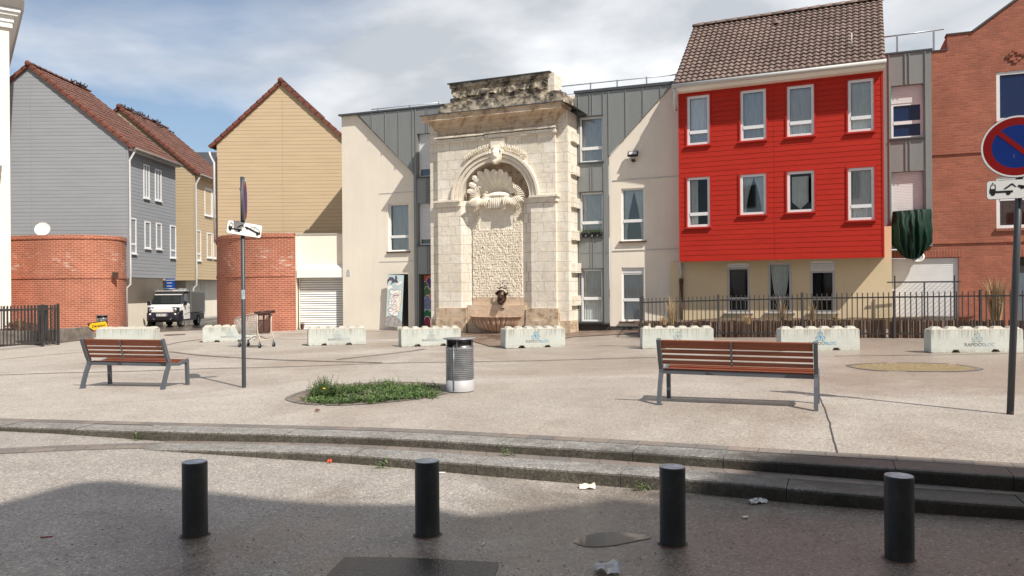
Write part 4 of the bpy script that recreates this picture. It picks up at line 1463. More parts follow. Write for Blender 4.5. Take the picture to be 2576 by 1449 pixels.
# zinc: left part
zxR = H(1100, 500)[0] + 0.6
Lw1 = px_rect(FR, 1054, 1100, 339, 447); Lw2 = px_rect(FR, 1058, 1100, 513, 617)
Lw1 = (Lw1[0], Lw1[0] + 0.85, Lw1[2], Lw1[3]); Lw2 = (Lw1[0], Lw1[1], Lw2[2], Lw2[3])
Lp = px_rect(FR, 1060, 1100, 690, 822); Lp = (Lw1[0] + .02, Lw1[1], -0.05, Lp[3])
mb = MB()
wallface(mb, lambda z: xe if z < ze else xe - (z - ze) * sl_, lambda z: zxR, 0.0, zCt - 0.02, [Lw1, Lw2, Lp], -0.16, 0.28, (ze,))
# edge of the zinc skin over the cream wall
mb.quad((xk - .05, -0.16, zCt - .02), (xe, -0.16, ze), (xe, -0.03, ze), (xk - .05, -0.03, zCt - .02))
mb.quad((xe, -0.16, ze), (xe, -0.16, 0), (xe, -0.03, 0), (xe, -0.03, ze))
x = xe - 0.02
while x > xk + 0.1:
    zlow = ze + (xe - x) / sl_
    mb.box(x - 0.011, x + 0.011, -0.19, -0.16, zlow - 0.04, zCt - 0.02); x -= pitch * 0.98
for xx in (Lw1[0] - 0.05, ):
    mb.box(xx - 0.012, xx + 0.012, -0.19, -0.16, 0.0, zCt)
for za, zb2 in ((Lw1[3], zCt), (Lw2[3], Lw1[2]), (Lp[3], Lw2[2])):
    mb.box(Lw1[0] + 0.36, Lw1[0] + 0.38, -0.185, -0.16, za, zb2); mb.box(Lw1[0] + 0.44, Lw1[0] + 0.46, -0.185, -0.16, za, zb2)
mb.build('zinc_cladding', M['zinc'], row)
window(row, *Lw1, y=0.0, shutter=1.22, curt=None, rooms=rooms)
window(row, *Lw2, y=0.0, shutter=1.25, curt=None, rooms=rooms)
for w_ in (Lw1, Lw2):
    mb = MB(); mb.box(w_[0] - .04, w_[1] + .04, -0.21, -0.02, w_[2] - 0.05, w_[2] - .004); mb.build('window_sill', M['zinc_dark'], row)
mb = MB()
mb.quad((Lp[0], 0.12, 0), (Lp[1], 0.12, 0), (Lp[1], 0.12, Lp[3]), (Lp[0], 0.12, Lp[3]))
mb.build('recess_back', M['zinc_dark'], row)
# parapet flashing and roof
mb = MB()
mb.box(xC0 - 0.04, zxR, -0.20, 0.3, zCt + .0, zCt + 0.06)
mb.build('parapet_flashing', M['zinc_dark'], row); mb = MB()
mb.box(zx0 - 0.03, xDt + 0.15, -0.10, 0.3, ztop - 0.09, ztop + 0.0)
mb.build('parapet_flashing', M['zinc_dark'], row)
mb = MB()
mb.box(xC0 + .02, zxR + 1.0, 0.31, 8, zCt - 0.3, zCt + 0.02); mb.box(zxR + 1.0, xD1, 0.31, 8, ztop - 0.4, ztop - 0.05)
mb.box(zxR, zx0 - .001, 0.0, 0.3, 4.0, ztop - 0.25)
mb.build('roof', M['cream'], row)
build_rooms(row, rooms)
# roof railings
mb = MB()
def railing(mb, pts, y, h, posts):
    (pa, ya), (pb, yb) = pts
    x0, z0 = FR.hit(pa, ya, y); x1, z1 = FR.hit(pb, yb, y)
    zz = (z0 + z1) / 2
    mb.tube([(x0, y, zz), (x1, y, zz)], 0.02, 6)
    mb.tube([(x0, y + .02, zz - .3), (x1, y + .02, zz - .3)], 0.012, 6)
    for p in posts:
        xx = FR.hit(p, ya, y)[0]; mb.box(xx - 0.022, xx + 0.022, y - 0.02, y + 0.02, zz - h, zz + 0.03)
railing(mb, ((934, 277), (1108, 257)), 0.8, 0.6, (950, 1030, 1104))
mb.build('railing', M['metal_light'], row); mb = MB()
railing(mb, ((1400, 217), (1720, 188)), 0.8, 0.75, (1410, 1485, 1552, 1626, 1700))
mb.build('railing', M['metal_light'], row)
# wall flood light on the right wing
fx_, fz_ = H(1594, 404)
fl = FR
pos = FR.o + FR.t * fx_
fld = empty('flood_light', (pos.x, pos.y, fz_), R(-20.5), 'black rectangular floodlight fixed high on the right-hand cream gable', 'lamp')
mb = MB(); mb.m = Matrix.Rotation(R(-35), 4, 'X'); mb.box(-0.17, 0.17, -0.28, -0.20, -0.02, 0.16); mb.build('housing', M['black'], fld)
mb = MB(); mb.m = Matrix.Rotation(R(-35), 4, 'X'); mb.box(-0.13, 0.13, -0.288, -0.281, 0.01, 0.13); mb.build('lens', M['pvc_grey'], fld)
mb = MB(); mb.box(-0.05, 0.05, -0.2, 0.0, -0.05, 0.02); mb.build('bracket', M['black'], fld)
# house number
nx, nz = H(877.5, 689.5)
pos = FR.o + FR.t * nx - FR.n * 0.03
num = empty('house_number', (pos.x, pos.y, nz), R(-20.5), 'white number 35 plate on the tall cream gable beside the garage', 'house number')
mb = MB(); mb.box(-0.085, 0.085, -0.012, 0, -0.07, 0.07); mb.build('plate', M['pvc'], num, bevel=0.004)
mb = MB()
for a in ((-.08, .08, -.064, -.058), (-.08, .08, .058, .064)): mb.box(a[0], a[1], -0.014, -0.0125, a[2], a[3])
for a in (-.08, .074): mb.box(a, a + .006, -0.014, -0.0125, -.058, .058)
mb.build('border', M['black'], num)
text_mesh('35', 0.11, M['black'], num, (0, -0.0135, 0), (R(90), 0, 0), 'numerals')
num2 = empty('wall_plaque', (pos.x, pos.y, nz + 0.15), R(-20.5), 'tiny grey plaque just above the number 35 plate', 'plaque')
mb = MB(); mb.box(-0.05, 0.05, -0.012, 0, -0.03, 0.03); mb.box(-0.06, 0.06, -0.010, 0, -0.055, -0.045); mb.build('plate', M['pvc_grey'], num2)
# planter of herbs in the middle zinc window
px0 = Z2[0] + 0.04; pw = Z2[1] - Z2[0] - 0.08
pos = FR.o + FR.t * ((Z2[0] + Z2[1]) / 2) - FR.n * 0.1
pl_ = empty('window_planter', (pos.x, pos.y, Z2[2]), R(-20.5), 'row of black pots with leafy herbs on the middle zinc window sill', 'planter')
for k in range(4):
    mb = MB(); xx = -pw / 2 + 0.08 + k * (pw - 0.14) / 3
    mb.lathe([(0.0, 0.0), (0.055, 0.0), (0.075, 0.14), (0.06, 0.14), (0.055, 0.10), (0.0, 0.10)], c=(xx, 0, 0), n=12); mb.build('pot', M['black'], pl_)
mb = MB()
for _ in range(420):
    cx_ = rnd.uniform(-pw / 2, pw / 2); a = rnd.uniform(0, 6.28); s = rnd.uniform(.02, .035); zz = 0.12 + abs(rnd.gauss(0, .07))
    c = Vector((cx_, rnd.gauss(0, .05), zz)); u = Vector((math.cos(a), math.sin(a), rnd.uniform(-.4, .6))) * s; w_ = Vector((-math.sin(a), math.cos(a), rnd.uniform(-.5, .5))) * s * .5
    mb.poly([c - u, c + w_, c + u, c - w_])
mb.build('leaves', M['leaf2'], pl_, normals=False)

# ------------------------------------------------------------------ red house
pR = at(1709, 657, 24.15)
RA = -24.8
FRD = Frame(pR.x, pR.y, RA)
red = empty('red_house', (pR.x, pR.y, 0), R(RA), 'red clapboard house with a steep lichened brown tile roof, jutting over a cream ground floor', 'house')
H = FRD.hit
W = H(2224, 600)[0]
zb = (H(1709, 657)[1] + H(2223, 646)[1]) / 2
zt_e = (H(1709, 213)[1] + H(2224, 165)[1]) / 2 + 0.1
OV = 0.55
wins = [((1728, 1784.6, 244, 367), .30, 'sheer', 'curtain', 0.0), ((1862, 1926.5, 230, 356), .30, 'vase', 'curtain', 0), ((1979, 2047, 219, 345.5), .30, 'vase', 'curtain', 0), ((2132, 2197, 203.5, 334), .30, 'vase', 'curtain_pale', 0),
        ((1728.5, 1785.5, 448, 572), .30, 'half', 'curtain', 0.0), ((1861.5, 1926.8, 440.5, 541.5), None, 'swag', 'curtain_pale', 0), ((1979.6, 2047.5, 433, 535), None, 'point', 'curtain_pale', 0), ((2132.5, 2198.4, 424, 555), .30, 'sheer', 'curtain', 0)]
hol = []; rooms = []
for w_, tr, cs_, cm_, sh in wins:
    hol.append(px_rect(FRD, *w_))
mb = MB()
wallface(mb, lambda z: 0.0, lambda z: W, zb, zt_e, hol, 0.0, 0.12)
mb.quad((0, 0, zb), (W, 0, zb), (W, OV + .05, zb), (0, OV + .05, zb))
mb.build('wall', M['joint'], red)
mb = MB()
boards(mb, lambda z: 0.05, lambda z: W - 0.05, zb + 0.02, zt_e, [(h[0] - .05, h[1] + .05, h[2] - .05, h[3] + .05) for h in hol], 0.0, joints=(W * 0.49,))
mb.box(0, 0.05, -0.03, 0.55, zb, zt_e); mb.box(W - 0.05, W, -0.03, 0.55, zb, zt_e)
mb.box(0.05, W - .05, -0.03, 0.0, zb - 0.02, zb + 0.018)
mb.build('cladding', M['red_board'], red)
for h in hol:
    t = 0.045
    mb = MB()
    mb.box(h[0] - t, h[0] - .002, -0.045, 0.1, h[2] - t, h[3] + t); mb.box(h[1] + .002, h[1] + t, -0.045, 0.1, h[2] - t, h[3] + t)
    mb.box(h[0], h[1], -0.045, 0.1, h[3] + .002, h[3] + t)
    mb.box(h[0] - 0.08, h[1] + 0.05, -0.08, 0.1, h[2] - 0.05, h[2] - .003)
    mb.build('window_trim', M['red_trim'], red)
WG = ['glass'] * 4 + ['glass_clear', 'glass', 'glass_clear', 'glass']
labels = [None, None, None, None, 'casement tilted open on a dark room', 'window with a knotted net curtain', 'window with a pointed lace curtain', None]
for h, (w_, tr, cs_, cm_, sh), lb, wg in zip(hol, wins, labels, WG):
    window(red, *h, y=-0.005, fw=0.075, tr=tr + .05 if tr else None, curt=cs_, cmat=cm_, rooms=rooms, label=lb, gm=wg)
# lower storey
gw = [((1828, 1885.6, 664.5, 785.6), 0.10, 'gather', 'curtain_dark', 'cloth behind the glass is dark'), ((1930.5, 1990.8, 661.7, 785), 0.0, 'gather', 'curtain_pale', None), ((2036.5, 2100, 658.9, 786), 0.26, 'half', 'curtain_dark', None)]
xl0 = H(1709, 700, OV)[0]; xl1 = H(2242.5, 700, OV)[0]
gh = [px_rect(FRD, *g_[0], OV) for g_ in gw]
mb = MB()
wallface(mb, lambda z: xl0 - 0.3, lambda z: xl1, -0.2, zb - .002, gh, OV, 0.10)
mb.quad((xl1, OV, -0.2), (xl1, OV + 1.4, -0.2), (xl1, OV + 1.4, zb + 1.0), (xl1, OV, zb + 1.0))
mb.quad((W - 0.1, OV, zb - .003), (xl1, OV, zb - .003), (xl1, OV, 3.3), (W - 0.1, OV, 3.3))
mb.build('lower_wall', M['cream_warm'], red)
for g_, h in zip(gw, gh):
    window(red, *h, y=OV + 0.02, fw=0.07, tr=0.37, curt=g_[2], cmat=g_[3], rooms=rooms, shutter=g_[1], fm='pvc_grey', gm='glass_clear')
for h in gh:
    mb = MB(); mb.box(h[0] - .1, h[1] + .1, OV - 0.06, OV + 0.04, h[2] - 0.04, h[2] - .003); mb.build('window_sill', M['pvc_grey'], red)
mb = MB()
for h, k in ((gh[2], 4), (gh[1], 3), (gh[0], 2)):
    for i in range(k):
        xx = h[0] + .1 + (h[1] - h[0] - .2) * i / k
        mb.ball((xx, OV + .04 + .03, h[2] + .09), .05, .02, .05, 8, 5); 
build_rooms(red, rooms)
# roof
PIT = 0.845
over = 0.40
ze_r = H(1699, 212, -over)[1]
lo_, hi_ = 1.5, 4.5
for _ in range(40):
    dd = (lo_ + hi_) / 2
    zz_ = (H(1735, 68, dd)[1] + H(2200, 8, dd)[1]) / 2
    if ze_r + PIT * (dd + over) > zz_: hi_ = dd
    else: lo_ = dd
P0 = Vector((W + 0.05, dd, ze_r + PIT * (dd + over))); P1 = Vector((-0.06, dd, P0.z))
mb = MB()
tiles(mb, (-0.08, dd, P0.z), (W + 0.13, 0, 0), (0, -(dd + over), -(PIT * (dd + over))), 34, 18, hgt=0.045, lip=0.045)
ridge_caps(mb, (-0.1, dd, P0.z + 0.05), (W + 0.07, dd, P0.z + 0.05), r=0.13, step=0.36)
mb.quad((-0.08, dd, P0.z), (W + .05, dd, P0.z), (W + .05, 2 * dd, P0.z - PIT * dd), (-.08, 2 * dd, P0.z - PIT * dd))
rf = mb.build('roof', M['tile_brown'], red)
mb = MB()
tx = W * 0.47
mb.m = Matrix.Translation((tx, dd * 0.78, P0.z - PIT * dd * 0.22 + .05)); mb.lathe([(0.13, 0), (0.12, 0.06), (0.07, 0.11), (0.0, 0.12)], n=12); mb.build('roof_vent', M['tile_brown'], rf)
mb = MB()
tx = W * 0.86; yy = 0.35; zz = ze_r + PIT * (yy + over)
mb.tube([(tx, yy, zz), (tx, yy, zz + 0.45)], 0.018, 6); mb.build('roof_hook', M['pvc_grey'], rf)
# gable triangles and body
mb = MB()
for xx in (0.0, W):
    mb.poly([(xx, -over + .1, ze_r), (xx, 0, ze_r + .12), (xx, dd, P0.z - .12), (xx, 2 * dd, ze_r), (xx, 2 * dd, zb), (xx, 0.56, zb), (xx, 0.56, ze_r - .3)])
mb.build('side_wall', M['red_board'], red)
# white soffit, fascia, gutter
mb = MB()
mb.prism_x([(0.0, ze_r - 0.02), (-over + 0.02, ze_r - 0.04), (-over + 0.02, ze_r - 0.13), (-over + .08, ze_r - 0.22), (0.0, ze_r - 0.22)], -0.04, W + 0.04)
mb.build('soffit', M['white_render'], red)
mb = MB(); mb.tube([(-0.1, -over - 0.03, ze_r - 0.06), (W + 0.08, -over - 0.03, ze_r - 0.06)], 0.065, 8); mb.build('gutter', M['pvc_grey'], red)
mb = MB(); mb.tube([(-0.05, -over, ze_r - .1), (-0.03, -over + .05, ze_r - .25), (-0.1, -0.1, ze_r - .5), (-0.10, 0.1, ze_r - .7)], 0.05, 8); mb.build('downpipe', M['pipe_white'], red)
gx = xl0 + 0.06
mb = MB(); mb.tube([(gx, OV - 0.06, zb - .01), (gx, OV - 0.06, zb - 0.55)], 0.05, 8); mb.build('downpipe', M['pvc_grey'], red)
mb = MB(); mb.tube([(gx, OV - 0.06, zb - .55), (gx, OV - 0.06, 0.2)], 0.058, 8); mb.tube([(gx, OV - 0.06, zb - .55), (gx, OV - 0.06, zb - 0.68)], 0.07, 8); mb.build('downpipe', M['rust'], red)

# ------------------------------------------------------------------ brick building with zinc bay at the right
pB = at(2229, 600, 22.75)
FB = Frame(pB.x, pB.y, -22.0)
bb = empty('brick_building', (pB.x, pB.y, 0), R(-22.0), 'tall red brick gable building with a zinc-clad window bay at the right edge', 'building')
H = FB.hit
x1b = H(2343, 400)[0]; xe_ = x1b + 7.5
ztz = (H(2232, 138)[1] + H(2338, 130)[1]) / 2
zbz = H(2342, 620)[1]
xb2 = H(2382, 128)[0]; xb3, zb3 = H(2445, 82); xg, zg = H(2562, -4)
zst = H(2384, 88)[1]
zpar = H(2375, 127)[1]
slp = (zg - zb3) / (xg - xb3)
wB1 = px_rect(FB, 2505, 2640, 182, 306); wB2 = px_rect(FB, 2505, 2640, 445, 575)
sh_ = px_rect(FB, 2243, 2411.6, 650, 798); sh_ = (0.12, sh_[1], -0.2, sh_[3])
dr_ = (H(2560, 700)[0], H(2560, 700)[0] + 2.0, -0.3, H(2560, 646)[1])
mb = MB()
wallface(mb, lambda z: 0.0 if z < zbz else x1b, lambda z: xe_, -0.4, zpar, [sh_, dr_, wB1, wB2], 0.0, 0.12, (zbz,))
wallface(mb, lambda z: xb2, lambda z: xe_, zpar, zst, [], 0.0, 0.12)
wallface(mb, lambda z: xb3 + (z - zst) / slp, lambda z: xe_, zst, zst + slp * 4.6, [], 0.0, 0.12)
mb.quad((xb2, 0, zpar), (xb2, 3, zpar), (xb2, 3, zst), (xb2, 0, zst))
# diamond ornament in raised brick
ox, oz = H(2553, 142)
for k in range(-2, 3):
    for s_ in (-1, 1):
        mb.box(ox + k * 0.09 - .05, ox + k * 0.09 + .05, -0.03, 0, oz + s_ * (2 - abs(k)) * 0.075 - .035, oz + s_ * (2 - abs(k)) * 0.075 + .035)
mb.build('brick_wall', M['brick_flat'], bb)
for (pa, ya) in ((2347, 388), (2347, 611)):
    _, z_ = H(pa, ya); mb = MB(); mb.box(x1b, xe_, -0.035, 0.0, z_ - .035, z_ + .035)
    mb.build('string_course', M['brick_flat'], bb)
mb = MB(); mb.box(0.12, sh_[1] + 0.1, -0.006, 0.05, sh_[3] + .002, sh_[3] + 0.24); mb.build('lintel', M['brick_soldier'], bb); mb = MB(); mb.box(dr_[0], dr_[1], -0.006, 0.05, dr_[3] + .002, dr_[3] + 0.24); mb.build('lintel', M['brick_soldier'], bb)
mb = MB(); mb.box(wB1[0] - .03, wB1[1], -0.06, 0.02, wB1[2] - .07, wB1[2] - .003); mb.build('window_sill', M['brick_soldier'], bb); mb = MB(); mb.box(wB2[0] - .03, wB2[1], -0.06, 0.02, wB2[2] - .07, wB2[2] - .003); mb.build('window_sill', M['brick_soldier'], bb)
mb = MB(); mb.box(xb2 - .03, xb3, -0.03, 0.35, zst + .002, zst + .03)
L_ = Vector((xb3, 0, zst + .02)); mb.obox(L_, (xb3 + 4, 0, zst + slp * 4 + .02), 0.1, 0.05); mb.box(x1b, xb2 + .02, -0.03, .35, zpar + .002, zpar + .03)
mb.build('coping', M['zinc_dark'], bb)
rooms = []
window(bb, *wB1, y=0.03, fw=0.09, curt=None, rooms=rooms, gm='glass_sky_paint')
w_ = window(bb, *wB2, y=0.03, fw=0.09, tr=0.78, curt='sheer', cmat='curtain_dark', rooms=rooms)
mb = MB(); cx_ = wB2[0] + 0.42
mb.box(wB2[0] + .35, wB2[0] + .75, 0.2, 0.24, wB2[2] + .1, wB2[2] + .7); mb.build('cushion', mat('amber_cloth', (0.45, 0.2, 0.05), 0.8, var=.4), w_)
build_rooms(bb, rooms)
mb = MB(); z = -0.1
while z < sh_[3] - .03:
    mb.box(sh_[0] + .002, sh_[1] - .002, 0.075, 0.1, z, min(z + 0.044, sh_[3])); mb.box(sh_[0] + .002, sh_[1] - .002, 0.085, 0.1, z + .044, min(z + 0.055, sh_[3])); z += 0.055
mb.build('roller_shutter', M['pvc'], bb)
mb = MB(); mb.box(dr_[0] + .001, dr_[1], 0.08, 0.14, -0.2, dr_[3] - 0.45); mb.build('door', mat('slate_blue_door', (0.13, 0.17, 0.21), 0.5), bb)
mb = MB(); mb.box(dr_[0] + .001, dr_[1], 0.1, 0.14, dr_[3] - 0.45, dr_[3]); mb.build('fanlight', M['room'], bb)
# zinc bay
zw1 = px_rect(FB, 2240, 2322, 218, 350); zw2 = px_rect(FB, 2241, 2322, 434, 560)
mb = MB()
wallface(mb, lambda z: -0.35, lambda z: x1b, zbz, ztz, [zw1, zw2], -0.06, 0.22)
mb.quad((x1b, -.06, zbz), (x1b, 0.0, zbz), (x1b, 0.0, ztz), (x1b, -.06, ztz))
mb.quad((-.35, -.06, zbz), (x1b, -.06, zbz), (x1b, .3, zbz), (-.35, .3, zbz))
for xx in (zw1[0] - 0.05, zw1[1] + 0.05): mb.box(xx - .012, xx + .012, -.09, -.06, zbz, ztz)
xm_2 = (zw1[0] + zw1[1]) / 2
for za, zb2 in ((zw1[3], ztz), (zw2[3], zw1[2])):
    for d_ in (-.05, .06): mb.box(xm_2 + d_ - .012, xm_2 + d_ + .012, -.09, -.06, za + .02, zb2 - .03)
mb.build('zinc_cladding', M['zinc'], bb)
for w_ in (zw1, zw2):
    mb = MB(); mb.box(w_[0] - .04, w_[1] + .04, -.12, .0, w_[2] - .05, w_[2] - .004); mb.build('window_sill', M['zinc_dark'], bb)
mb = MB()
mb.box(-.35, x1b + .03, -.1, .3, ztz + .002, ztz + .05)
mb.build('parapet_flashing', M['zinc_dark'], bb)
rooms = []
window(bb, *zw1, y=0.10, fw=0.07, tr=0.42, curt=None, rooms=rooms, gm='glass_sky_paint', shutter=0.50)
window(bb, *zw2, y=0.10, fw=0.07, curt=None, rooms=rooms, shutter=1.3)
build_rooms(bb, rooms)
mb = MB()
for p in (2256, 2348): xx = H(p, 130, 0.6)[0]; z1 = H(p, 100, .6)[1]; mb.box(xx - .025, xx + .025, .58, .62, ztz - .2, ztz + .75)
mb.tube([(-.6, .6, ztz + .72), (xb2, .6, ztz + .76)], 0.022, 6)
mb.build('railing', M['metal_light'], bb)
mb = MB(); mb.box(xb2, xe_, 0.15, 8, -0.3, zpar - .1); mb.box(-.6, xb2, 0.75, 8, 3, ztz - .3); mb.build('rear_wall', M['brick_flat'], bb)
# green tarpaulin bundle under the shuttered window
tx0, tz1 = H(2243, 531, -0.1); tx1, _ = H(2342, 531, -0.1); tzb = H(2290, 651, -0.3)[1]
pos = FB.o + FB.t * ((tx0 + tx1) / 2) - FB.n * 0.16
tp = empty('tarpaulin', (pos.x, pos.y, tzb), R(-22), 'dark green tarpaulin bundle hanging below the shuttered window of the zinc bay', 'tarpaulin')
w2_ = (tx1 - tx0) / 2; hh = tz1 - tzb
mb = MB(); g = []
NU, NV = 60, 30
for j in range(NV + 1):
    t = j / NV
    row_ = []
    half = w2_ * (0.98 + 0.07 * math.sin(t * 3.0) - 0.40 * max(0, t - 0.70) / 0.30 * (t > .70))
    for i in range(NU + 1):
        u = i / NU * 2 - 1
        q = Vector((u * 2.6 + .5 * t, t * .75, 3.3)); q2 = Vector((u * 6.0 - t, t * 1.4, 9.1))
        fold = 0.17 * abs(noise.noise(q)) + 0.10 * noise.noise(q2) + .035 * noise.noise(Vector((u * 16, t * 5, 1)))
        sag = 0.06 + 0.26 * math.sin(math.pi * min(1, t * .8 + .12)) * (1 - abs(u) ** 3)
        y = 0.12 - sag - fold * (.35 + t) * (1 - abs(u) ** 6)
        top_edge = 0.03 * u * w2_ if t < .1 else 0
        z = hh * (1 - t) + (0.16 * abs(u) ** 2.5 + .05 * noise.noise(Vector((u * 3, 7, 0)))) * max(0, t - .6) / .4
        row_.append(mb.P(u * half + .02 * noise.noise(Vector((t * 6, u, 0))), y, z + top_edge))
    g.append(row_)
for j in range(NV):
    for i in range(NU): mb.face([g[j][i], g[j][i + 1], g[j + 1][i + 1], g[j + 1][i]], None, True)
mb.build('sheet', M['tarp'], tp)
mb = MB(); mb.m = Matrix.Rotation(R(60), 4, 'X'); mb.lathe([(0.0, 0), (0.14, .02), (0.19, .05), (0.18, .035), (0, -.02)], c=(0.14, 0.06, -0.02), n=20); mb.build('dish', M['pvc_grey'], tp)

# ------------------------------------------------------------------ stone fountain
FO = Vector((-0.46, 24.04)); FAng = -23.0; FK = 1.085
FF = Frame(FO.x, FO.y, FAng)
ft = empty('stone_fountain', (FO.x, FO.y, 0), R(FAng), 'monumental pale limestone wall fountain with arched niche, carved shell and weathered top', 'fountain')
H = FF.hit
gz = 0.17
ym = -0.12
zc1 = (H(1080, 286, -0.5)[1] + H(1417, 251, -0.5)[1]) / 2      # top of cornice
zbt = (H(1110, 341, ym - .05)[1] + H(1400, 325, ym - .05)[1]) / 2  # top of band
zbb = (H(1110, 357, ym - .05)[1] + H(1400, 340, ym - .05)[1]) / 2
zspr = (H(1150, 505, ym)[1] + H(1380, 494, ym)[1]) / 2
xL, xRr = -2.02, 2.0
wL, wR = -2.36, 2.36
R1 = 1.17; cx0 = 0.0
mb = MB()
# main face with arched opening
NC = 48
xs_ = [xL] + [cx0 + R1 * math.cos(math.pi - math.pi * k / NC) for k in range(NC + 1)] + [xRr]
mb.quad((xL, ym, 0), (-1.2, ym, 0), (-1.2, ym, zspr), (xL, ym, zspr)); mb.quad((1.2, ym, 0), (xRr, ym, 0), (xRr, ym, zspr), (1.2, ym, zspr))
mb.quad((xL, ym, zspr), (-R1, ym, zspr), (-R1, ym, zbt + .6), (xL, ym, zbt + .6)); mb.quad((R1, ym, zspr), (xRr, ym, zspr), (xRr, ym, zbt + .6), (R1, ym, zbt + .6))
for k in range(NC):
    a, b = math.pi - math.pi * k / NC, math.pi - math.pi * (k + 1) / NC
    xa_, xb_ = R1 * math.cos(a), R1 * math.cos(b); za, zb_2 = zspr + R1 * math.sin(a), zspr + R1 * math.sin(b)
    mb.quad((xa_, ym, za), (xb_, ym, zb_2), (xb_, ym, zbt + .6), (xa_, ym, zbt + .6))
    mb.quad((xa_, ym, za), (xb_, ym, zb_2), (xb_, 0.42, zb_2), (xa_, 0.42, za))
# splayed jambs
for s_ in (-1, 1):
    mb.quad((1.2 * s_, ym, 0), (0.86 * s_, 0.07, 0), (0.86 * s_, 0.07, zspr), (1.2 * s_, ym, zspr))
mb.quad((-1.2, 0.07, 0), (1.2, 0.07, 0), (1.2, 0.07, zspr - .02), (-1.2, 0.07, zspr - .02))
mb.poly([(-1.2, ym, zspr - .02), (-.86, .07, zspr - .02), (.86, .07, zspr - .02), (1.2, ym, zspr - .02), (1.2, .45, zspr - .02), (-1.2, .45, zspr - .02)])
mb.box(xL - 0.001, xL + 0.01, ym, 0.1, 0, zbt + .6); mb.box(xRr - 0.01, xRr + 0.001, ym, 0.1, 0, zbt + .6)
# set-back wings and sides
for a, b in ((wL, xL), (xRr, wR)):
    mb.quad((a, 0, 0), (b, 0, 0), (b, 0, zc1 - .2), (a, 0, zc1 - .2))
for a in (wL, wR):
    mb.quad((a, 0, 0), (a, 0.9, 0), (a, 0.9, zc1 - .2), (a, 0, zc1 - .2))
mb.quad((wL, .9, 0), (wR, .9, 0), (wR, .9, zc1), (wL, .9, zc1))
# toothed blocks on the right side where the old wall was cut
for k in range(13):
    z = 0.55 + k * 0.5
    if z > zc1 - 0.8: break
    if k % 2: mb.rough_box(wR - .05, wR + 0.07 + rnd.uniform(0, .05), 0.25, 0.9, z, z + 0.3, 0.12, 0.012, seed=k)
mb.build('wall', M['stone'], ft)
# tympanum
mb = MB()
mb.rough_box(-1.17, 1.17, 0.27, 0.4, zspr - .05, zspr + 1.22, 0.08, 0.02, 3.0, 4.0)
mb.build('tympanum', M['stone_brown'], ft)
# archivolt mouldings
mb = MB()
def arch_ring(mb, r0, r1, y0, y1, a0=0.0, a1=math.pi, n=44, gap=None):
    for k in range(n):
        a = a0 + (a1 - a0) * k / n; b = a0 + (a1 - a0) * (k + 1) / n
        def pt(r, t, y): return (r * math.cos(t), y, zspr + r * math.sin(t))
        mb.quad(pt(r0, a, y0), pt(r0, b, y0), pt(r1, b, y0), pt(r1, a, y0))
        mb.quad(pt(r1, a, y0), pt(r1, b, y0), pt(r1, b, y1), pt(r1, a, y1))
        mb.quad(pt(r0, a, y0), pt(r0, b, y0), pt(r0, b, y1), pt(r0, a, y1))
arch_ring(mb, 1.165, 1.26, ym - 0.04, 0.2)
arch_ring(mb, 1.262, 1.285, ym - 0.015, ym)
arch_ring(mb, 1.287, 1.38, ym - 0.075, ym)
arch_ring(mb, 1.382, 1.41, ym - 0.045, ym)
arch_ring(mb, 1.412, 1.49, ym - 0.12, ym)
mb.build('archivolt', M['stone_carved'], ft)
# fragments of a leafy garland on the arch
mb = MB()
for k in range(30):
    t = R(50 + k * 80 / 30) if k < 30 else 0
    if abs(t - math.pi / 2) < 0.13: continue
    r = 1.58
    c = Vector((r * math.cos(t), ym - 0.03, zspr + r * math.sin(t)))
    tang = Vector((-math.sin(t), 0, math.cos(t))); rad = Vector((math.cos(t), 0, math.sin(t)))
    for m_ in range(3):
        q = c + tang * rnd.uniform(-.02, .02)
        mb.tube([q, q + rad * 0.04 * (m_ + 1) + Vector((0, -.05, 0)), q + rad * .05 * (m_ + 1) + tang * (.05 if t < math.pi / 2 else -.05) + Vector((0, -.02, -.0))], [.022, .018, .006], 5)
mb.build('garland', M['stone_carved'], ft)
# impost mouldings
for a, b in ((xL - 0.0, -1.18), (1.18, xRr + .0)):
    mb = MB()
    s_ = -1 if a < 0 else 1
    mb.rough_box(a - (.10 if s_ < 0 else 0), b + (.10 if s_ > 0 else 0), ym - 0.13, 0.06, zspr - 0.03, zspr + 0.03, 0.1, .006)
    mb.rough_box(a - (.05 if s_ < 0 else 0), b + (.05 if s_ > 0 else 0), ym - 0.07, 0.05, zspr - 0.17, zspr - 0.031, 0.1, .004)
    mb.build('impost', M['stone'], ft)
# upper band with two bends
h_ = zbt - zbb
for (a, b), dz in (((xL - .05, -0.32), 0.0), ((-0.30, xRr + .05), 0.03)):
    mb = MB()
    mb.rough_box(a, b, ym - 0.16, 0, zbt - 0.05 + dz, zbt + dz, 0.12, .010, seed=a)
    mb.rough_box(a, b, ym - 0.10, 0, zbb + dz, zbt - 0.085 + dz, 0.12, .008, seed=b)
    mb.build('moulding', M['stone'], ft)
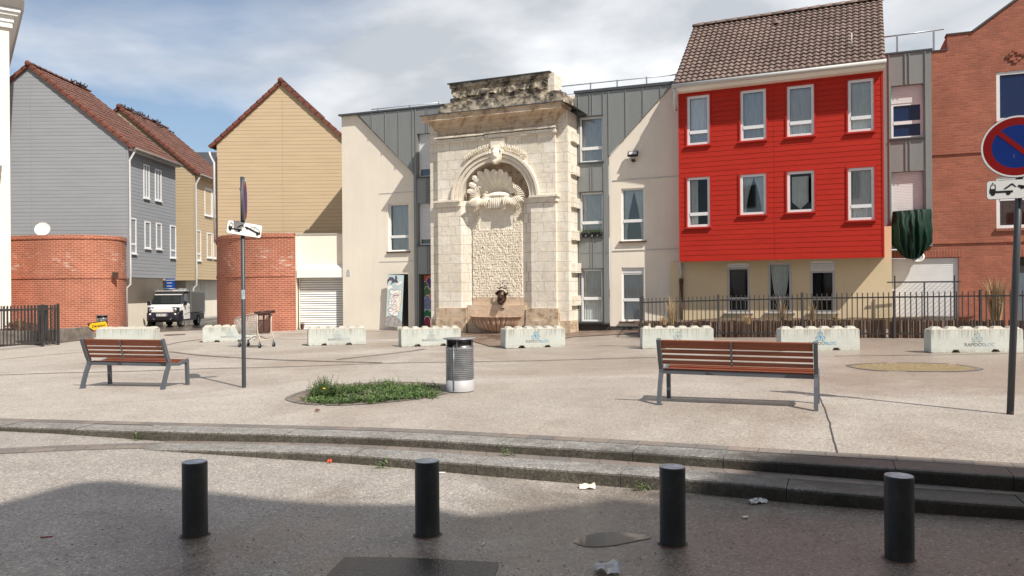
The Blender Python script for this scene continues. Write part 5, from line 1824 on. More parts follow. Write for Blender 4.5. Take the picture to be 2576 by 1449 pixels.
# cornice
mb = MB()
zc0 = zbt + 0.22
hc = zc1 - 0.056 - zc0
profc = [(0.03, 0), (0.05, .04), (0.05, .14), (0.09, .17), (0.11, .30), (0.17, .42), (0.26, .52), (0.34, .58), (0.36, .62), (0.36, .93), (0.40, .95), (0.40, 1.0)]
rows_c = []
NX = 60
for p, t in profc:
    row_ = []
    def add(x, y, z):
        q = Vector((x, y, z)); n_ = noise.noise_vector(q * 3.1) * .014 + noise.noise_vector(q * 9) * .008
        q += n_; row_.append(mb.P(q.x, q.y, q.z))
    z = zc0 + hc * t
    for k in range(8): add(xL - p, 0.45 + (ym - p - 0.45) * k / 8, z)
    for k in range(NX + 1): add(xL - p + (xRr + p * .9 - xL + p) * k / NX, ym - p, z)
    for k in range(1, 9): add(xRr + p * .9, ym - p + (0.45 - ym + p) * k / 8, z)
    rows_c.append(row_)
for a_, b_ in zip(rows_c, rows_c[1:]):
    for k in range(len(a_) - 1): mb.face([a_[k], a_[k + 1], b_[k + 1], b_[k]], None, False)
mb.rough_box(xL, xRr, ym - .02, .1, zbt + .0, zc0 + .01, 0.2, .006, 3)
mb.build('cornice', M['stone_brown'], ft)
mb = MB()
p = 0.42
mb.box(xL - p, xRr + p - .05, ym - p, 0.9, zc1 - 0.055, zc1 - 0.03)
mb.m = Matrix.Translation((wR, 0, zc1)); mb.poly([(-.02, -.6, -.03), (.35, -.3, -.2), (.35, .9, -.2), (-.02, .9, -.03)]); mb.m = Matrix.Identity(4)
mb.build('lead_flashing', M['zinc_dark'], ft)
# attic
xa0, za0 = H(1110, 283, 0.1); xa1, _ = H(1419, 250, 0.1)
zat = H(1110, 256, 0.1)[1] 
mb = MB()
mb.rough_box(xa0, xa1, 0.0, 0.9, zc1 - 0.03, zc1 + 0.34, 0.05, 0.035, 6, 1.0)
mb.rough_box(xa0 + .12, xa1 - .1, 0.07, 0.9, zc1 + 0.34, zc1 + 0.44, 0.06, 0.03, 5, 3.0)
xb0 = H(1134, 230, .2)[0]; xb1 = H(1377, 230, .2)[0]; zbt2 = (H(1134, 211, .2)[1] + H(1377, 183, .2)[1]) / 2
z0 = zc1 + 0.40; hz = zbt2 - z0
mb.rough_box(xb0 - .02, xb1, 0.16, 0.9, z0, z0 + hz * .30, 0.05, 0.05, 6, 5.0)
mb.rough_box(xb0 + .12, xb1, 0.10, 0.9, z0 + hz * .30, z0 + hz * .55, 0.04, 0.075, 7, 7.0)
mb.rough_box(xb0, xb1, 0.22, 0.9, z0 + hz * .55, z0 + hz * .8, 0.06, 0.015, 5, 9.0)
mb.rough_box(xb0 - .02, xb1 + .08, 0.14, 0.9, z0 + hz * .78, z0 + hz * .97, 0.06, 0.018, 6, 11.0)
mb.build('attic', M['stone_dark'], ft)
mb = MB(); mb.box(xb0 - .08, xb1 + .12, 0.08, 0.98, zbt2 - .02, zbt2 + 0.01); mb.build('lead_cap', M['zinc_dark'], ft)
mb = MB(); mb.rough_box(xb1 + .01, xb1 + .22, 0.2, 0.9, zc1 + .4, zbt2 - .03, 0.08, 0.01); mb.build('attic_side', M['stone'], ft)
# plinth
for a, b in ((xL - .07, -1.02), (1.02, xRr + .07)):
    mb = MB()
    mb.rough_box(a, b, ym - 0.06, 0.1, 0.0, 0.62, 0.1, 0.012, 4, 2.0)
    mb.rough_box(a - .0, b, ym - 0.03, 0.1, 0.60, 0.98, 0.1, 0.012, 4, 3.0)
    mb.build('plinth', M['stone_brown'], ft)
mb = MB(); mb.rough_box(wL - .02, xL, -0.03, .4, 0, 0.6, .1, .012); mb.build('plinth', M['stone_brown'], ft)
mb = MB(); mb.rough_box(xRr, wR + .03, -0.03, .8, 0, 0.6, .1, .012); mb.build('plinth', M['stone_brown'], ft)
# vermiculated panel: small raised dashes
mb = MB()
zp0, zp1 = 1.30, zspr - 0.16
mb.box(-0.86, 0.86, 0.03, 0.069, zp0, zp1)
z = zp0 + .03; r_i = 0
while z < zp1 - 0.03:
    x = -0.84 + (0.012 if r_i % 2 else 0)
    while x < 0.84:
        smooth_zone = (-0.62 < x < 0.58 and zp1 - 0.78 < z < zp1 - 0.08)
        if not smooth_zone and rnd.random() < 0.93:
            w_ = rnd.uniform(.011, .018); l_ = rnd.uniform(.028, .052); d_ = rnd.uniform(.012, .03)
            cx_ = x + rnd.uniform(-.006, .006); cz = z + rnd.uniform(-.012, .012)
            a = (cx_, 0.03 - d_, cz)
            b = [(cx_ - w_, 0.03, cz - l_), (cx_ + w_, 0.03, cz - l_), (cx_ + w_, 0.03, cz + l_), (cx_ - w_, 0.03, cz + l_)]
            t1 = (cx_, 0.03 - d_, cz - l_ * .6); t2 = (cx_, 0.03 - d_, cz + l_ * .6)
            i = [mb.P(*q) for q in b + [t1, t2]]
            mb.face([i[0], i[1], i[4]]); mb.face([i[1], i[2], i[5], i[4]]); mb.face([i[2], i[3], i[5]]); mb.face([i[3], i[0], i[4], i[5]])
        x += 0.034
    z += 0.075; r_i += 1
mb.build('carved_panel', M['stone_carved'], ft, normals=False)
# shell with scrolling leaves at the foot of the arch
mb = MB()
NR_, NV_ = 11, 12
NU_ = NR_ * 8
g = []
for j in range(NV_ + 1):
    v_ = j / NV_; row_ = []
    for i in range(NU_ + 1):
        u_ = i / NU_; th = R(8 + 164 * u_)
        lobe = abs(math.sin(u_ * NR_ * math.pi))
        edge_ = (0.86 + 0.10 * math.exp(-((u_ - .72) / .14) ** 2)) * (1 - .22 * max(0, .35 - u_) / .35) * (0.92 + 0.10 * lobe)
        edge_ += 0.035 * noise.noise(Vector((u_ * 9, 0, 3)))
        r_ = 0.12 + (edge_ - 0.12) * v_
        ridge = (lobe ** .7) * (0.03 + 0.05 * v_) + 0.012 * math.sin(u_ * NR_ * math.pi * 6) * v_
        y_ = 0.27 - 0.34 * math.sin(v_ * 1.25) ** 1.2 - ridge
        row_.append(mb.P(-0.05 + math.cos(th) * r_ * 1.08, y_, zspr + 0.08 + math.sin(th) * r_ * .98))
    g.append(row_)
for j in range(NV_):
    for i in range(NU_): mb.face([g[j][i], g[j][i + 1], g[j + 1][i + 1], g[j + 1][i]], None, True)
mb.build('shell', M['stone_carved'], ft)
mb = MB()
g = []
for j in range(9):
    t = j / 8; row_ = []
    for i in range(33):
        u = i / 32 * 2 - 1
        x = u * 0.62; zt2 = 0.19 * (1 - u * u) + 0.02
        a = t * math.pi * .9
        row_.append(mb.P(0.05 + x, -0.02 - 0.13 * math.sin(a) * (1 - u * u * .8) - 0.008 * math.cos(i * 2.2), zspr + 0.02 + zt2 * (1 - t)))
    g.append(row_)
for j in range(8):
    for i in range(32): mb.face([g[j][i], g[j][i + 1], g[j + 1][i + 1], g[j + 1][i]], None, True)
# ribbed drape below
g = []
for j in range(8):
    t = j / 7; row_ = []
    for i in range(29):
        u = i / 28 * 2 - 1
        x = u * (0.27 + .02 * math.sin(t * 3))
        row_.append(mb.P(0.03 + x, -0.12 - 0.04 * math.sin(t * 3) * (1 - u * u) - 0.012 * math.sin(i * 1.8), zspr + 0.05 - 0.33 * t))
    g.append(row_)
for j in range(7):
    for i in range(28): mb.face([g[j][i], g[j][i + 1], g[j + 1][i + 1], g[j + 1][i]], None, True)
mb.build('scroll', M['stone_carved'], ft)
mb = MB()
for s_ in (-1, 1):
    for k in range(13):
        t = k / 12
        st = Vector((0.05 + s_ * (0.22 + 0.50 * t), -0.10, zspr + 0.04 + 0.03 * math.sin(t * 9)))
        ln = 0.36 - 0.10 * t
        out_x = s_ * (0.10 + 0.16 * t)
        mb.tube([st, st + Vector((out_x * .4, -.12, -ln * .2)), st + Vector((out_x * .9, -.16, -ln * .65)), st + Vector((out_x * .75, -.10, -ln))], [.018, .024, .018, .005], 6)
    for k in range(9):
        st = Vector((0.05 + s_ * 0.60, -0.05, zspr + 0.03 + k * .018))
        a = R(-15 + k * 13)
        mb.tube([st, st + Vector((s_ * .14 * math.cos(a), -.12, .14 * math.sin(a))), st + Vector((s_ * .30 * math.cos(a), -.10, .22 * math.sin(a) + .02)), st + Vector((s_ * .36 * math.cos(a * 1.4), -.02, .20 * math.sin(a) - .03))], [.018, .024, .018, .005], 6)
mb.build('acanthus_leaves', M['stone_carved'], ft)


def face_head(mb, c, s, horned=False):
    "bearded mask looking along -y"
    def fn(d):
        u, f, w_ = d.x, -d.y, d.z
        r = 1.0
        if f > 0:
            r += 0.22 * math.exp(-(u / .12) ** 2 - ((w_ - .02) / .22) ** 2) * f            # nose
            r += 0.10 * math.exp(-((w_ - .30) / .10) ** 2 - (u / .5) ** 2) * f                # brow
            for e in (-.28, .28):
                r -= 0.16 * math.exp(-((u - e) / .13) ** 2 - ((w_ - .14) / .10) ** 2)
                r += 0.07 * math.exp(-((u - e) / .07) ** 2 - ((w_ - .13) / .05) ** 2)
                r += 0.05 * math.exp(-((u - e * 1.1) / .14) ** 2 - ((w_ + .12) / .12) ** 2)    # cheek
            r -= 0.13 * math.exp(-(u / .17) ** 2 - ((w_ + .34) / .05) ** 2)                    # mouth
            r += 0.05 * math.exp(-(u / .2) ** 2 - ((w_ + .27) / .04) ** 2)
        return r
    mb.ball(c, s * .52, s * .62, s * .80, 40, 30, fn)
    for k in range(34):       # beard and hair locks
        if k < 20:
            u = rnd.uniform(-.42, .42); z = -.42 + abs(u) * .5 + rnd.uniform(-.1, .05)
            p = Vector((c[0] + u * s, c[1] - s * (.45 - abs(u) * .3), c[2] + z * s))
            q = p + Vector((rnd.uniform(-.06, .06) * s - u * .2 * s, -.05 * s, -.25 * s)); r_2 = q + Vector((rnd.uniform(-.08, .08) * s, .03 * s, -.18 * s))
        else:
            a = R(rnd.uniform(-10, 190)); p = Vector((c[0] + math.cos(a) * .48 * s, c[1] - .2 * s, c[2] + (.28 + math.sin(a) * .45) * s))
            q = p + Vector((math.cos(a) * .12 * s, -.15 * s, .04 * s)); r_2 = q + Vector((math.cos(a) * .12 * s, .05 * s, -.12 * s))
        mb.tube([p, q, r_2], [.085 * s, .08 * s, .02 * s], 6)
    if horned:
        for e in (-1, 1):
            b_ = Vector(c) + Vector((e * .5 * s, 0, .25 * s)); mb.tube([b_, b_ + Vector((e * .2 * s, -.05, .15 * s)), b_ + Vector((e * .28 * s, -.02, .40 * s))], [.14 * s, .12 * s, .02 * s], 7)


mb = MB()
hx, hz_ = H(1246, 391, ym - .2)
face_head(mb, (hx, ym - 0.12, hz_), 0.33)
mb.build('keystone_mask', M['stone_carved'], ft)
mb = MB(); hz2 = H(1246, 365, ym)[1]
mb.prism([(hx - .20, hz_ + .05), (hx + .20, hz_ + .05), (hx + .25, hz_ + .55), (hx - .25, hz_ + .55)], ym - 0.06, ym + .02)
for k in range(6): mb.ball((hx - .16 + k * .064, ym - .07, hz_ + .27 + .02 * (k % 2)), .045, .04, .06, 8, 6)
mb.build('keystone', M['stone_carved'], ft)
# back slab, basin, bronze mask
mb = MB()
sx_0 = H(1196, 790, -.1)[0]; sx_1 = H(1320, 790, -.1)[0]
zs_1 = H(1260, 767, -.1)[1]; zr = H(1260, 788, -.6)[1]
mb.rough_box(-1.0, 1.0, -0.10, 0.1, 0.0, zs_1, 0.08, 0.008)
mb.rough_box(-.86, .86, .02, .1, zs_1, zp0 + .02, .1, .006)
mb.build('basin_back', M['stone_rust'], ft)
mb = MB()
NG = 15
bw = 0.86; bd_ = 0.72
zb0 = gz + 0.02; zb1 = H(1257, 797, -.8)[1]
def gad(t, z):
    f = min(1, max(0, (zb1 - 0.02 - z) / 0.1))
    return 1 + 0.10 * f * abs(math.sin(t * NG)) - .04
prof = [(0.28, 0), (0.34, .04), (0.46, .10), (0.62, .22), (0.76, .38), (0.84, .52), (0.87, zb1 - zb0 - .03), (0.90, zb1 - zb0), (0.83, zb1 - zb0), (0.80, zb1 - zb0 - .06), (0.55, zb1 - zb0 - .34), (0.0, zb1 - zb0 - .4)]
mb.m = Matrix.Translation((0.02, -0.12, zb0)) @ Matrix.Scale(0.86, 4, (0, 1, 0))
mb.lathe(prof, n=90, a0=math.pi, a1=2 * math.pi, mod=lambda t, z: gad(t, z + zb0))
mb.m = Matrix.Identity(4)
mb.box(-0.3, 0.34, -0.45, -0.1, 0, gz + .06)
mb.build('basin', M['stone_basin'], ft)
mb = MB()
bx, bz = H(1262, 747, -.15)
face_head(mb, (bx, -0.14, bz), 0.27, True)
mb.tube([(bx - .16, -.12, bz + .29), (bx - .08, -.16, bz + .26), (bx, -.18, bz + .31), (bx + .08, -.16, bz + .26), (bx + .16, -.12, bz + .29)], .02, 6)
for k in range(4): mb.ball((bx - .12 + k * .08, 0.02, bz + .40 + .05 * math.sin(k * 2.3)), .02, .02, .02, 6, 4)
mb.build('bronze_mask', M['bronze'], ft)
mb = MB(); mb.box(bx - .06, bx + .06, -.125, -.11, H(1262, 776, -.1)[1] - .02, H(1262, 776, -.1)[1] + .02); mb.build('inscription_plate', M['rust'], ft)
ft.location = (FO.x * FK, FO.y * FK, EYE * (1 - FK)); ft.scale = (FK, FK, FK)

# ------------------------------------------------------------------ painted panels
def panel_frame(name, fr_, quad, label, y):
    return None
x0, x1, z0, z1 = pan
cxp, czp = (x0 + x1) / 2, (z0 + z1) / 2
pos = FR.o + FR.t * (cxp - .03) - FR.n * 0.24
pnl = empty('painted_panel', (pos.x, pos.y, czp), R(-20.5), 'leaning pale blue board painted with a linear face and dark bird, before the boarded window', 'artwork')
pnl.rotation_euler = (R(0), R(3.0), R(-20.5 + 7))
pw, ph = 0.62 / 2, (z1 - z0) / 2 * 0.97
mb = MB(); mb.box(-pw, pw, -0.01, 0.012, -ph, ph); mb.build('board', mat('pale_blue_board', (0.52, 0.64, 0.66), 0.6, var=.12, scale=3), pnl)
def shape(pts, m_, dy, name='painting'):
    mb = MB()
    mb.poly([((u - .5) * 2 * pw, -0.012 - dy, (v - .5) * 2 * ph) for u, v in pts])
    return mb.build(name, m_, pnl)
def catmull(P, closed=False, n=6):
    P = [Vector((p[0], p[1], 0)) for p in P]; o_ = []
    N = len(P)
    for i in range(N if closed else N - 1):
        a, b, c, d = (P[(i - 1) % N] if (closed or i > 0) else P[i]), P[i], P[(i + 1) % N], (P[(i + 2) % N] if (closed or i + 2 < N) else P[(i + 1) % N])
        for k in range(n):
            t = k / n
            o_.append(0.5 * ((2 * b) + (c - a) * t + (2 * a - 5 * b + 4 * c - d) * t * t + (3 * b - a - 3 * c + d) * t ** 3))
    if not closed: o_.append(P[-1])
    return [(p.x, p.y) for p in o_]
def cv(pts):       # picture coordinates of the zoom (x 205..640, y 215..1290) to unit square
    return [((p[0] - 205 - (p[1] - 215) * 0.06) / 375.0, 1 - (p[1] - 215) / 1075.0) for p in pts]
mw = mat('white_paint_matt', (0.85, 0.84, 0.8), 0.6); mgry = mat('charcoal_paint', (0.10, 0.09, 0.12), 0.7, var=.3, scale=20); mgl = mat('grey_wash', (0.38, 0.36, 0.36), 0.8, var=.35, scale=12)
shape(catmull(cv([(225, 480), (300, 440), (345, 480), (300, 505), (245, 530)]), True), mw, .001)
shape(catmull(cv([(420, 400), (500, 355), (560, 350), (530, 400), (470, 435), (430, 425)]), True), mw, .001)
shape(catmull(cv([(262, 1110), (380, 1070), (500, 1090), (600, 1150), (640, 1270), (275, 1285)]), True), mgl, .001)
shape(cv([(210, 430), (205, 330), (260, 265), (330, 270), (375, 310), (430, 315), (478, 383), (400, 370), (350, 380), (290, 435), (325, 350), (270, 330), (235, 370)]), mgry, .003)
shape(cv([(385, 225), (420, 235), (440, 290), (425, 325), (385, 310)]), mgry, .003)
shape(catmull(cv([(290, 560), (310, 525), (400, 540), (490, 510), (540, 515), (575, 550), (560, 640), (570, 900), (540, 980), (530, 1070), (430, 1065), (320, 1020), (285, 960), (330, 920), (290, 830), (285, 780), (315, 630), (285, 590)]), True), mw, .002)
mb = MB()
def line(mb, pts, w=0.009, closed=False, dy=.005):
    c = catmull(cv(pts), closed, 5)
    c = [((u - .5) * 2 * pw, (v - .5) * 2 * ph) for u, v in c]
    if closed: c.append(c[0])
    for (a, b), (c_, d_) in zip(c, c[1:]):
        mb.obox((a, -.012 - dy, b), (c_, -.012 - dy, d_), 0.002, w, up=Vector((d_ - b, 0, -(c_ - a))).normalized() if (abs(d_ - b) + abs(c_ - a)) > 1e-6 else (0, 0, 1))
mdk, mrd, myl = MB(), MB(), MB()
line(mdk, [(285, 560), (310, 525), (400, 540), (490, 510), (510, 560), (500, 620), (430, 635), (340, 625), (290, 590)], closed=True)
line(mdk, [(320, 640), (305, 720), (285, 780), (350, 770), (360, 840), (300, 830), (285, 790)])
line(mdk, [(395, 640), (350, 700), (370, 760), (440, 765), (400, 800), (440, 835), (380, 840), (365, 900), (330, 915), (350, 850)])
line(mdk, [(290, 940), (340, 1030), (430, 1070), (530, 1060), (535, 980), (460, 985), (400, 1060)])
line(mrd, [(510, 515), (570, 540), (560, 600), (500, 640), (400, 640), (420, 600), (480, 610), (500, 650), (470, 680), (430, 690), (400, 650)])
line(mrd, [(400, 650), (380, 690), (450, 760), (470, 840), (430, 885), (380, 850)])
line(mrd, [(370, 900), (440, 930), (505, 900), (460, 840)])
line(mrd, [(285, 960), (340, 985), (410, 950), (350, 915), (290, 940)])
line(myl, [(510, 640), (550, 750), (555, 880), (520, 960), (440, 940)])
line(myl, [(580, 620), (600, 740), (570, 780), (565, 960)])
mdk.build('painting', mgry, pnl); mrd.build('painting', M['sign_red'], pnl); myl.build('painting', M['yellow'], pnl)
# second, colourful panel in the zinc recess
x0, x1 = H2 = (Lp[0] + 0.13, Lp[0] + 0.75)
zc_ = Lp[3] - 0.02
pos = FR.o + FR.t * ((x0 + x1) / 2) + FR.n * 0.02
pn2 = empty('painted_panel', (pos.x, pos.y, zc_ / 2), R(-20.5), 'tall painted board of overlapping bright petals, wedged between zinc wall and fountain', 'artwork')
pw2, ph2 = (x1 - x0) / 2, zc_ / 2 - .02
mb = MB(); mb.box(-pw2, pw2, 0, .03, -ph2, ph2); mb.build('board', mat('lilac_board', (0.42, 0.38, 0.50), 0.6, var=.1), pn2)
petals = [(.10, .95, .42, .08, (.62, .10, .02)), (.32, .86, .22, .085, (.10, .04, .20)), (.08, .80, .2, .07, (.06, .13, .03)), (.18, .68, .28, .095, (.10, .17, .06)), (.62, .61, .26, .10, (.68, .15, .02)), (.22, .50, .30, .115, (.22, .25, .42)),
          (.72, .45, .2, .10, (.02, .06, .03)), (.20, .29, .36, .08, (.01, .20, .06)), (.60, .26, .15, .09, (.60, .34, .04)), (.20, .12, .36, .12, (.36, .03, .09)), (.8, .08, .25, .09, (.45, .05, .10))]
for k, (u, v_, ru, rv, c_) in enumerate(petals):
    mb = MB(); wm = MB()
    for m__, s_, dy in ((wm, 1.09, .002 + k * .002), (mb, 1.0, .003 + k * .002)):
        pts = []
        for a in range(24):
            t = a * math.pi / 12
            X = (u - .5) * 2 * pw2 + math.cos(t) * ru * 2 * pw2 * s_; Z = (v_ - .5) * 2 * ph2 + math.sin(t) * rv * 2 * ph2 * s_ * (1 + .25 * (math.sin(t) > .9))
            pts.append((max(-pw2, min(pw2, X)), -dy, max(-ph2, min(ph2, Z))))
        m__.poly(pts)
    wm.build('painting', M['white'], pn2); mb.build('painting', mat('petal_paint', c_, .6, var=.25, scale=12), pn2)

# ------------------------------------------------------------------ concrete blocks
def block_mat():
    m, nt, bs = new_mat('whitewashed_concrete')
    t = ND(nt, 'ShaderNodeTexCoord'); v = t.outputs['Object']
    s = ND(nt, 'ShaderNodeSeparateXYZ'); LK(nt, v, s.inputs[0])
    oi = ND(nt, 'ShaderNodeObjectInfo')
    ofs = ND(nt, 'ShaderNodeVectorMath', operation='ADD'); LK(nt, v, ofs.inputs[0])
    cmb = ND(nt, 'ShaderNodeCombineXYZ'); LK(nt, mathn(nt, 'MULTIPLY', oi.outputs['Random'], 40.0), cmb.inputs[0]); LK(nt, cmb.outputs[0], ofs.inputs[1])
    v = ofs.outputs[0]
    mp = ND(nt, 'ShaderNodeMapping'); mp.inputs['Scale'].default_value = (28, 28, 1.6); LK(nt, v, mp.inputs[0])
    runs = noise_n(nt, mp.outputs[0], 1.0, 4, 0.6)
    n0 = noise_n(nt, v, 2.5, 6, 0.65); n1 = noise_n(nt, v, 14, 5, 0.7)
    c = mixc(nt, 1.0, (0.54, 0.57, 0.53), ramp(nt, n0, [(0.3, 0.86), (0.7, 1.06)]), 'MULTIPLY')
    mr = ND(nt, 'ShaderNodeMapRange', ins={'From Min': 0.22, 'From Max': 0.46}); LK(nt, s.outputs['Z'], mr.inputs['Value'])
    f = mathn(nt, 'MULTIPLY', ramp(nt, runs, [(0.50, 0.0), (0.60, 0.75)]), mr.outputs[0])
    c = mixc(nt, f, c, (0.20, 0.17, 0.12))
    mr2 = ND(nt, 'ShaderNodeMapRange', ins={'From Min': 0.10, 'From Max': 0.0}); LK(nt, s.outputs['Z'], mr2.inputs['Value'])
    f = mathn(nt, 'MULTIPLY', ramp(nt, n1, [(0.42, 0.0), (0.62, 0.8)]), mr2.outputs[0])
    c = mixc(nt, f, c, (0.28, 0.24, 0.18))
    f = mathn(nt, 'GREATER_THAN', s.outputs['Z'], 0.425)
    c = mixc(nt, mathn(nt, 'MULTIPLY', f, ramp(nt, n1, [(0.35, 0.2), (0.6, 0.9)])), c, (0.46, 0.42, 0.35))
    f = ramp(nt, n1, [(0.70, 0.0), (0.74, 0.6)])
    c = mixc(nt, f, c, (0.30, 0.26, 0.21))
    LK(nt, c, bs.inputs['Base Color']); bs.inputs['Roughness'].default_value = 0.85
    bump(nt, bs, n1, 0.5, 0.01)
    return m


M['block'] = block_mat()
M['ink_blue'] = mat('faded_blue_stencil', (0.10, 0.36, 0.56), 0.7, var=.3, scale=25)
M['ink_grey'] = mat('dark_stencil', (0.17, 0.19, 0.20), 0.7, var=.4, scale=25)
M['ink_pale'] = mat('worn_pale_stencil', (0.38, 0.49, 0.52), 0.8, var=.4, scale=30)


def concrete_block(px, py, L, dep, ang, label, studs, ink='full', fade=False, hgt=0.455, corner=0.0):
    "px,py: pixel of the front lower left corner"
    p = gp(px, py)
    root = empty('concrete_block', (p.x, p.y, p.z), R(ang), label, 'concrete block', 'concrete barrier blocks across the square')
    mb = MB()
    # front profile with two fork notches, extruded through the depth
    nts = [(L * .27, .085), (L * .70, .085)]
    c = 0.02
    pts = [(c, 0.0)]
    for nx_, nw in nts:
        j = rnd.uniform(-.01, .01)
        pts += [(nx_ - nw - j, 0.0), (nx_ - nw * .55, 0.055 + j), (nx_ + nw * .5, 0.06), (nx_ + nw + j, 0.0)]
    pts += [(L - c, 0.0), (L, c), (L, hgt - .03), (L - .025, hgt), (.025, hgt), (0, hgt - .03), (0, c)]
    mb.prism(pts, 0, dep)
    mb.build('body', M['block'], root, bevel=0.012)
    mb = MB()
    for r_i, yy in enumerate((dep * .27, dep * .73) if dep > .4 else (dep * .5,)):
        for k in range(studs):
            xx = L * (k + .5) / studs + (r_i * L / studs * .12)
            w1, w2 = L / studs * .40, L / studs * .22
            i0 = [mb.P(xx + a * w1, yy + b * .10, hgt - .005) for a, b in ((-1, -1), (1, -1), (1, 1), (-1, 1))]
            i1 = [mb.P(xx + a * w2, yy + b * .055, hgt + .045) for a, b in ((-1, -1), (1, -1), (1, 1), (-1, 1))]
            mb.face(i1)
            for q in range(4): mb.face([i0[q], i0[(q + 1) % 4], i1[(q + 1) % 4], i1[q]])
    mb.build('studs', M['block'], root, bevel=0.008)
    if ink:
        cx_ = L * (.5 if ink != 'half' else .52); cz = 0.29
        mi = M['ink_blue'] if ink == 'full' else M['ink_pale']
        mb = MB(); s = 0.052
        def hexa(ox, oz):
            P_ = [(ox + s * math.cos(R(90 + 60 * k)), oz + s * math.sin(R(90 + 60 * k))) for k in range(6)]
            for k in range(6):
                a, b = P_[k], P_[(k + 1) % 6]
                mb.obox((a[0], -.003, a[1]), (b[0], -.003, b[1]), 0.003, 0.008, up=Vector((b[1] - a[1], 0, a[0] - b[0])).normalized())
            for k in (1, 3, 5):
                a = P_[k]
                mb.obox((a[0], -.003, a[1]), (ox, -.003, oz), 0.003, 0.008, up=Vector((oz - a[1], 0, a[0] - ox)).normalized())
        hexa(cx_, cz + .052); hexa(cx_ - .048, cz - .032); hexa(cx_ + .048, cz - .032)
        mb.build('emblem', mi, root)
        text_mesh("RAPIDO", 0.088, M['ink_grey'], root, (cx_ - 0.075, -.003, 0.155), (R(90), 0, 0), sx=1.05)
        text_mesh("'BLOC", 0.088, mi, root, (cx_ + 0.205, -.003, 0.155), (R(90), 0, 0), sx=1.05)
    return root


concrete_block(241, 866, 1.66, 0.55, 3, 'unmarked white concrete block behind the left bench, in front of the yellow detour sign', 5, ink=None)
concrete_block(509, 862, 1.50, 0.6, 16, 'concrete block partly hidden by the shopping cart', 6, ink='pale')
concrete_block(775, 870.5, 1.52, 0.6, 17, 'concrete block in front of the cream gable, between the shopping cart and the litter bin', 6, ink='pale')
concrete_block(1009, 873, 1.54, 0.6, 15, 'concrete block directly behind the litter bin', 6, ink='pale')
concrete_block(1271, 877, 1.46, 0.6, 12, 'concrete block with a vivid blue cube emblem in front of the fountain basin', 6, ink='full')
concrete_block(1615, 878, 1.58, 0.3, 0, 'concrete block at the long fence corner, behind the left end of the right bench', 6, ink='pale')
concrete_block(1964, 883.5, 1.60, 0.3, -1, 'concrete block with bright blue cube emblem behind the right end of the right bench', 6, ink='full')
concrete_block(2341, 888.5, 1.74, 0.26, -1, 'concrete block at the far right, partly behind the leaning signpost', 6, ink='pale')


# ------------------------------------------------------------------ bollards
def bollard(px, py, label, first=[None]):
    p = gp(px, py, zl)
    if first[0] is None:
        r = empty('bollard', p, 0, label, 'bollard', 'dark bollards in the foreground')
        mb = MB(); mb.lathe([(0.079, -0.03), (0.079, 0.470), (0.0785, 0.478), (0.076, 0.482)], n=40)
        mb.build('post', M['bollard'], r)
        mb = MB(); mb.lathe([(0.0, 0.486), (0.0765, 0.4825)], n=40); mb.build('cap', M['bollard_top'], r)
        mb = MB(); mb.lathe([(0.078, 0.006), (0.082, 0.006), (0.087, 0.003), (0.092, 0.0005)], n=48, mod=lambda t, z: 1 + .05 * math.sin(t * 2 + 1) + .03 * math.sin(t * 7)); mb.build('foot_ring', M['rust'], r)
        first[0] = r
        return r
    r = copy_tree(first[0]); r.location = p; r['label'] = label
    return r


bollard(491, 1347, 'leftmost dark bollard, with a ragged dark ring and debris around its foot')
bollard(1075, 1346, 'dark bollard directly in front of the litter bin, second from left')
bollard(1692, 1369, 'dark bollard in the shade between the puddle and the right-hand bench, third from left')
bollard(2262, 1406, 'rightmost dark bollard, standing against the shaded steps')


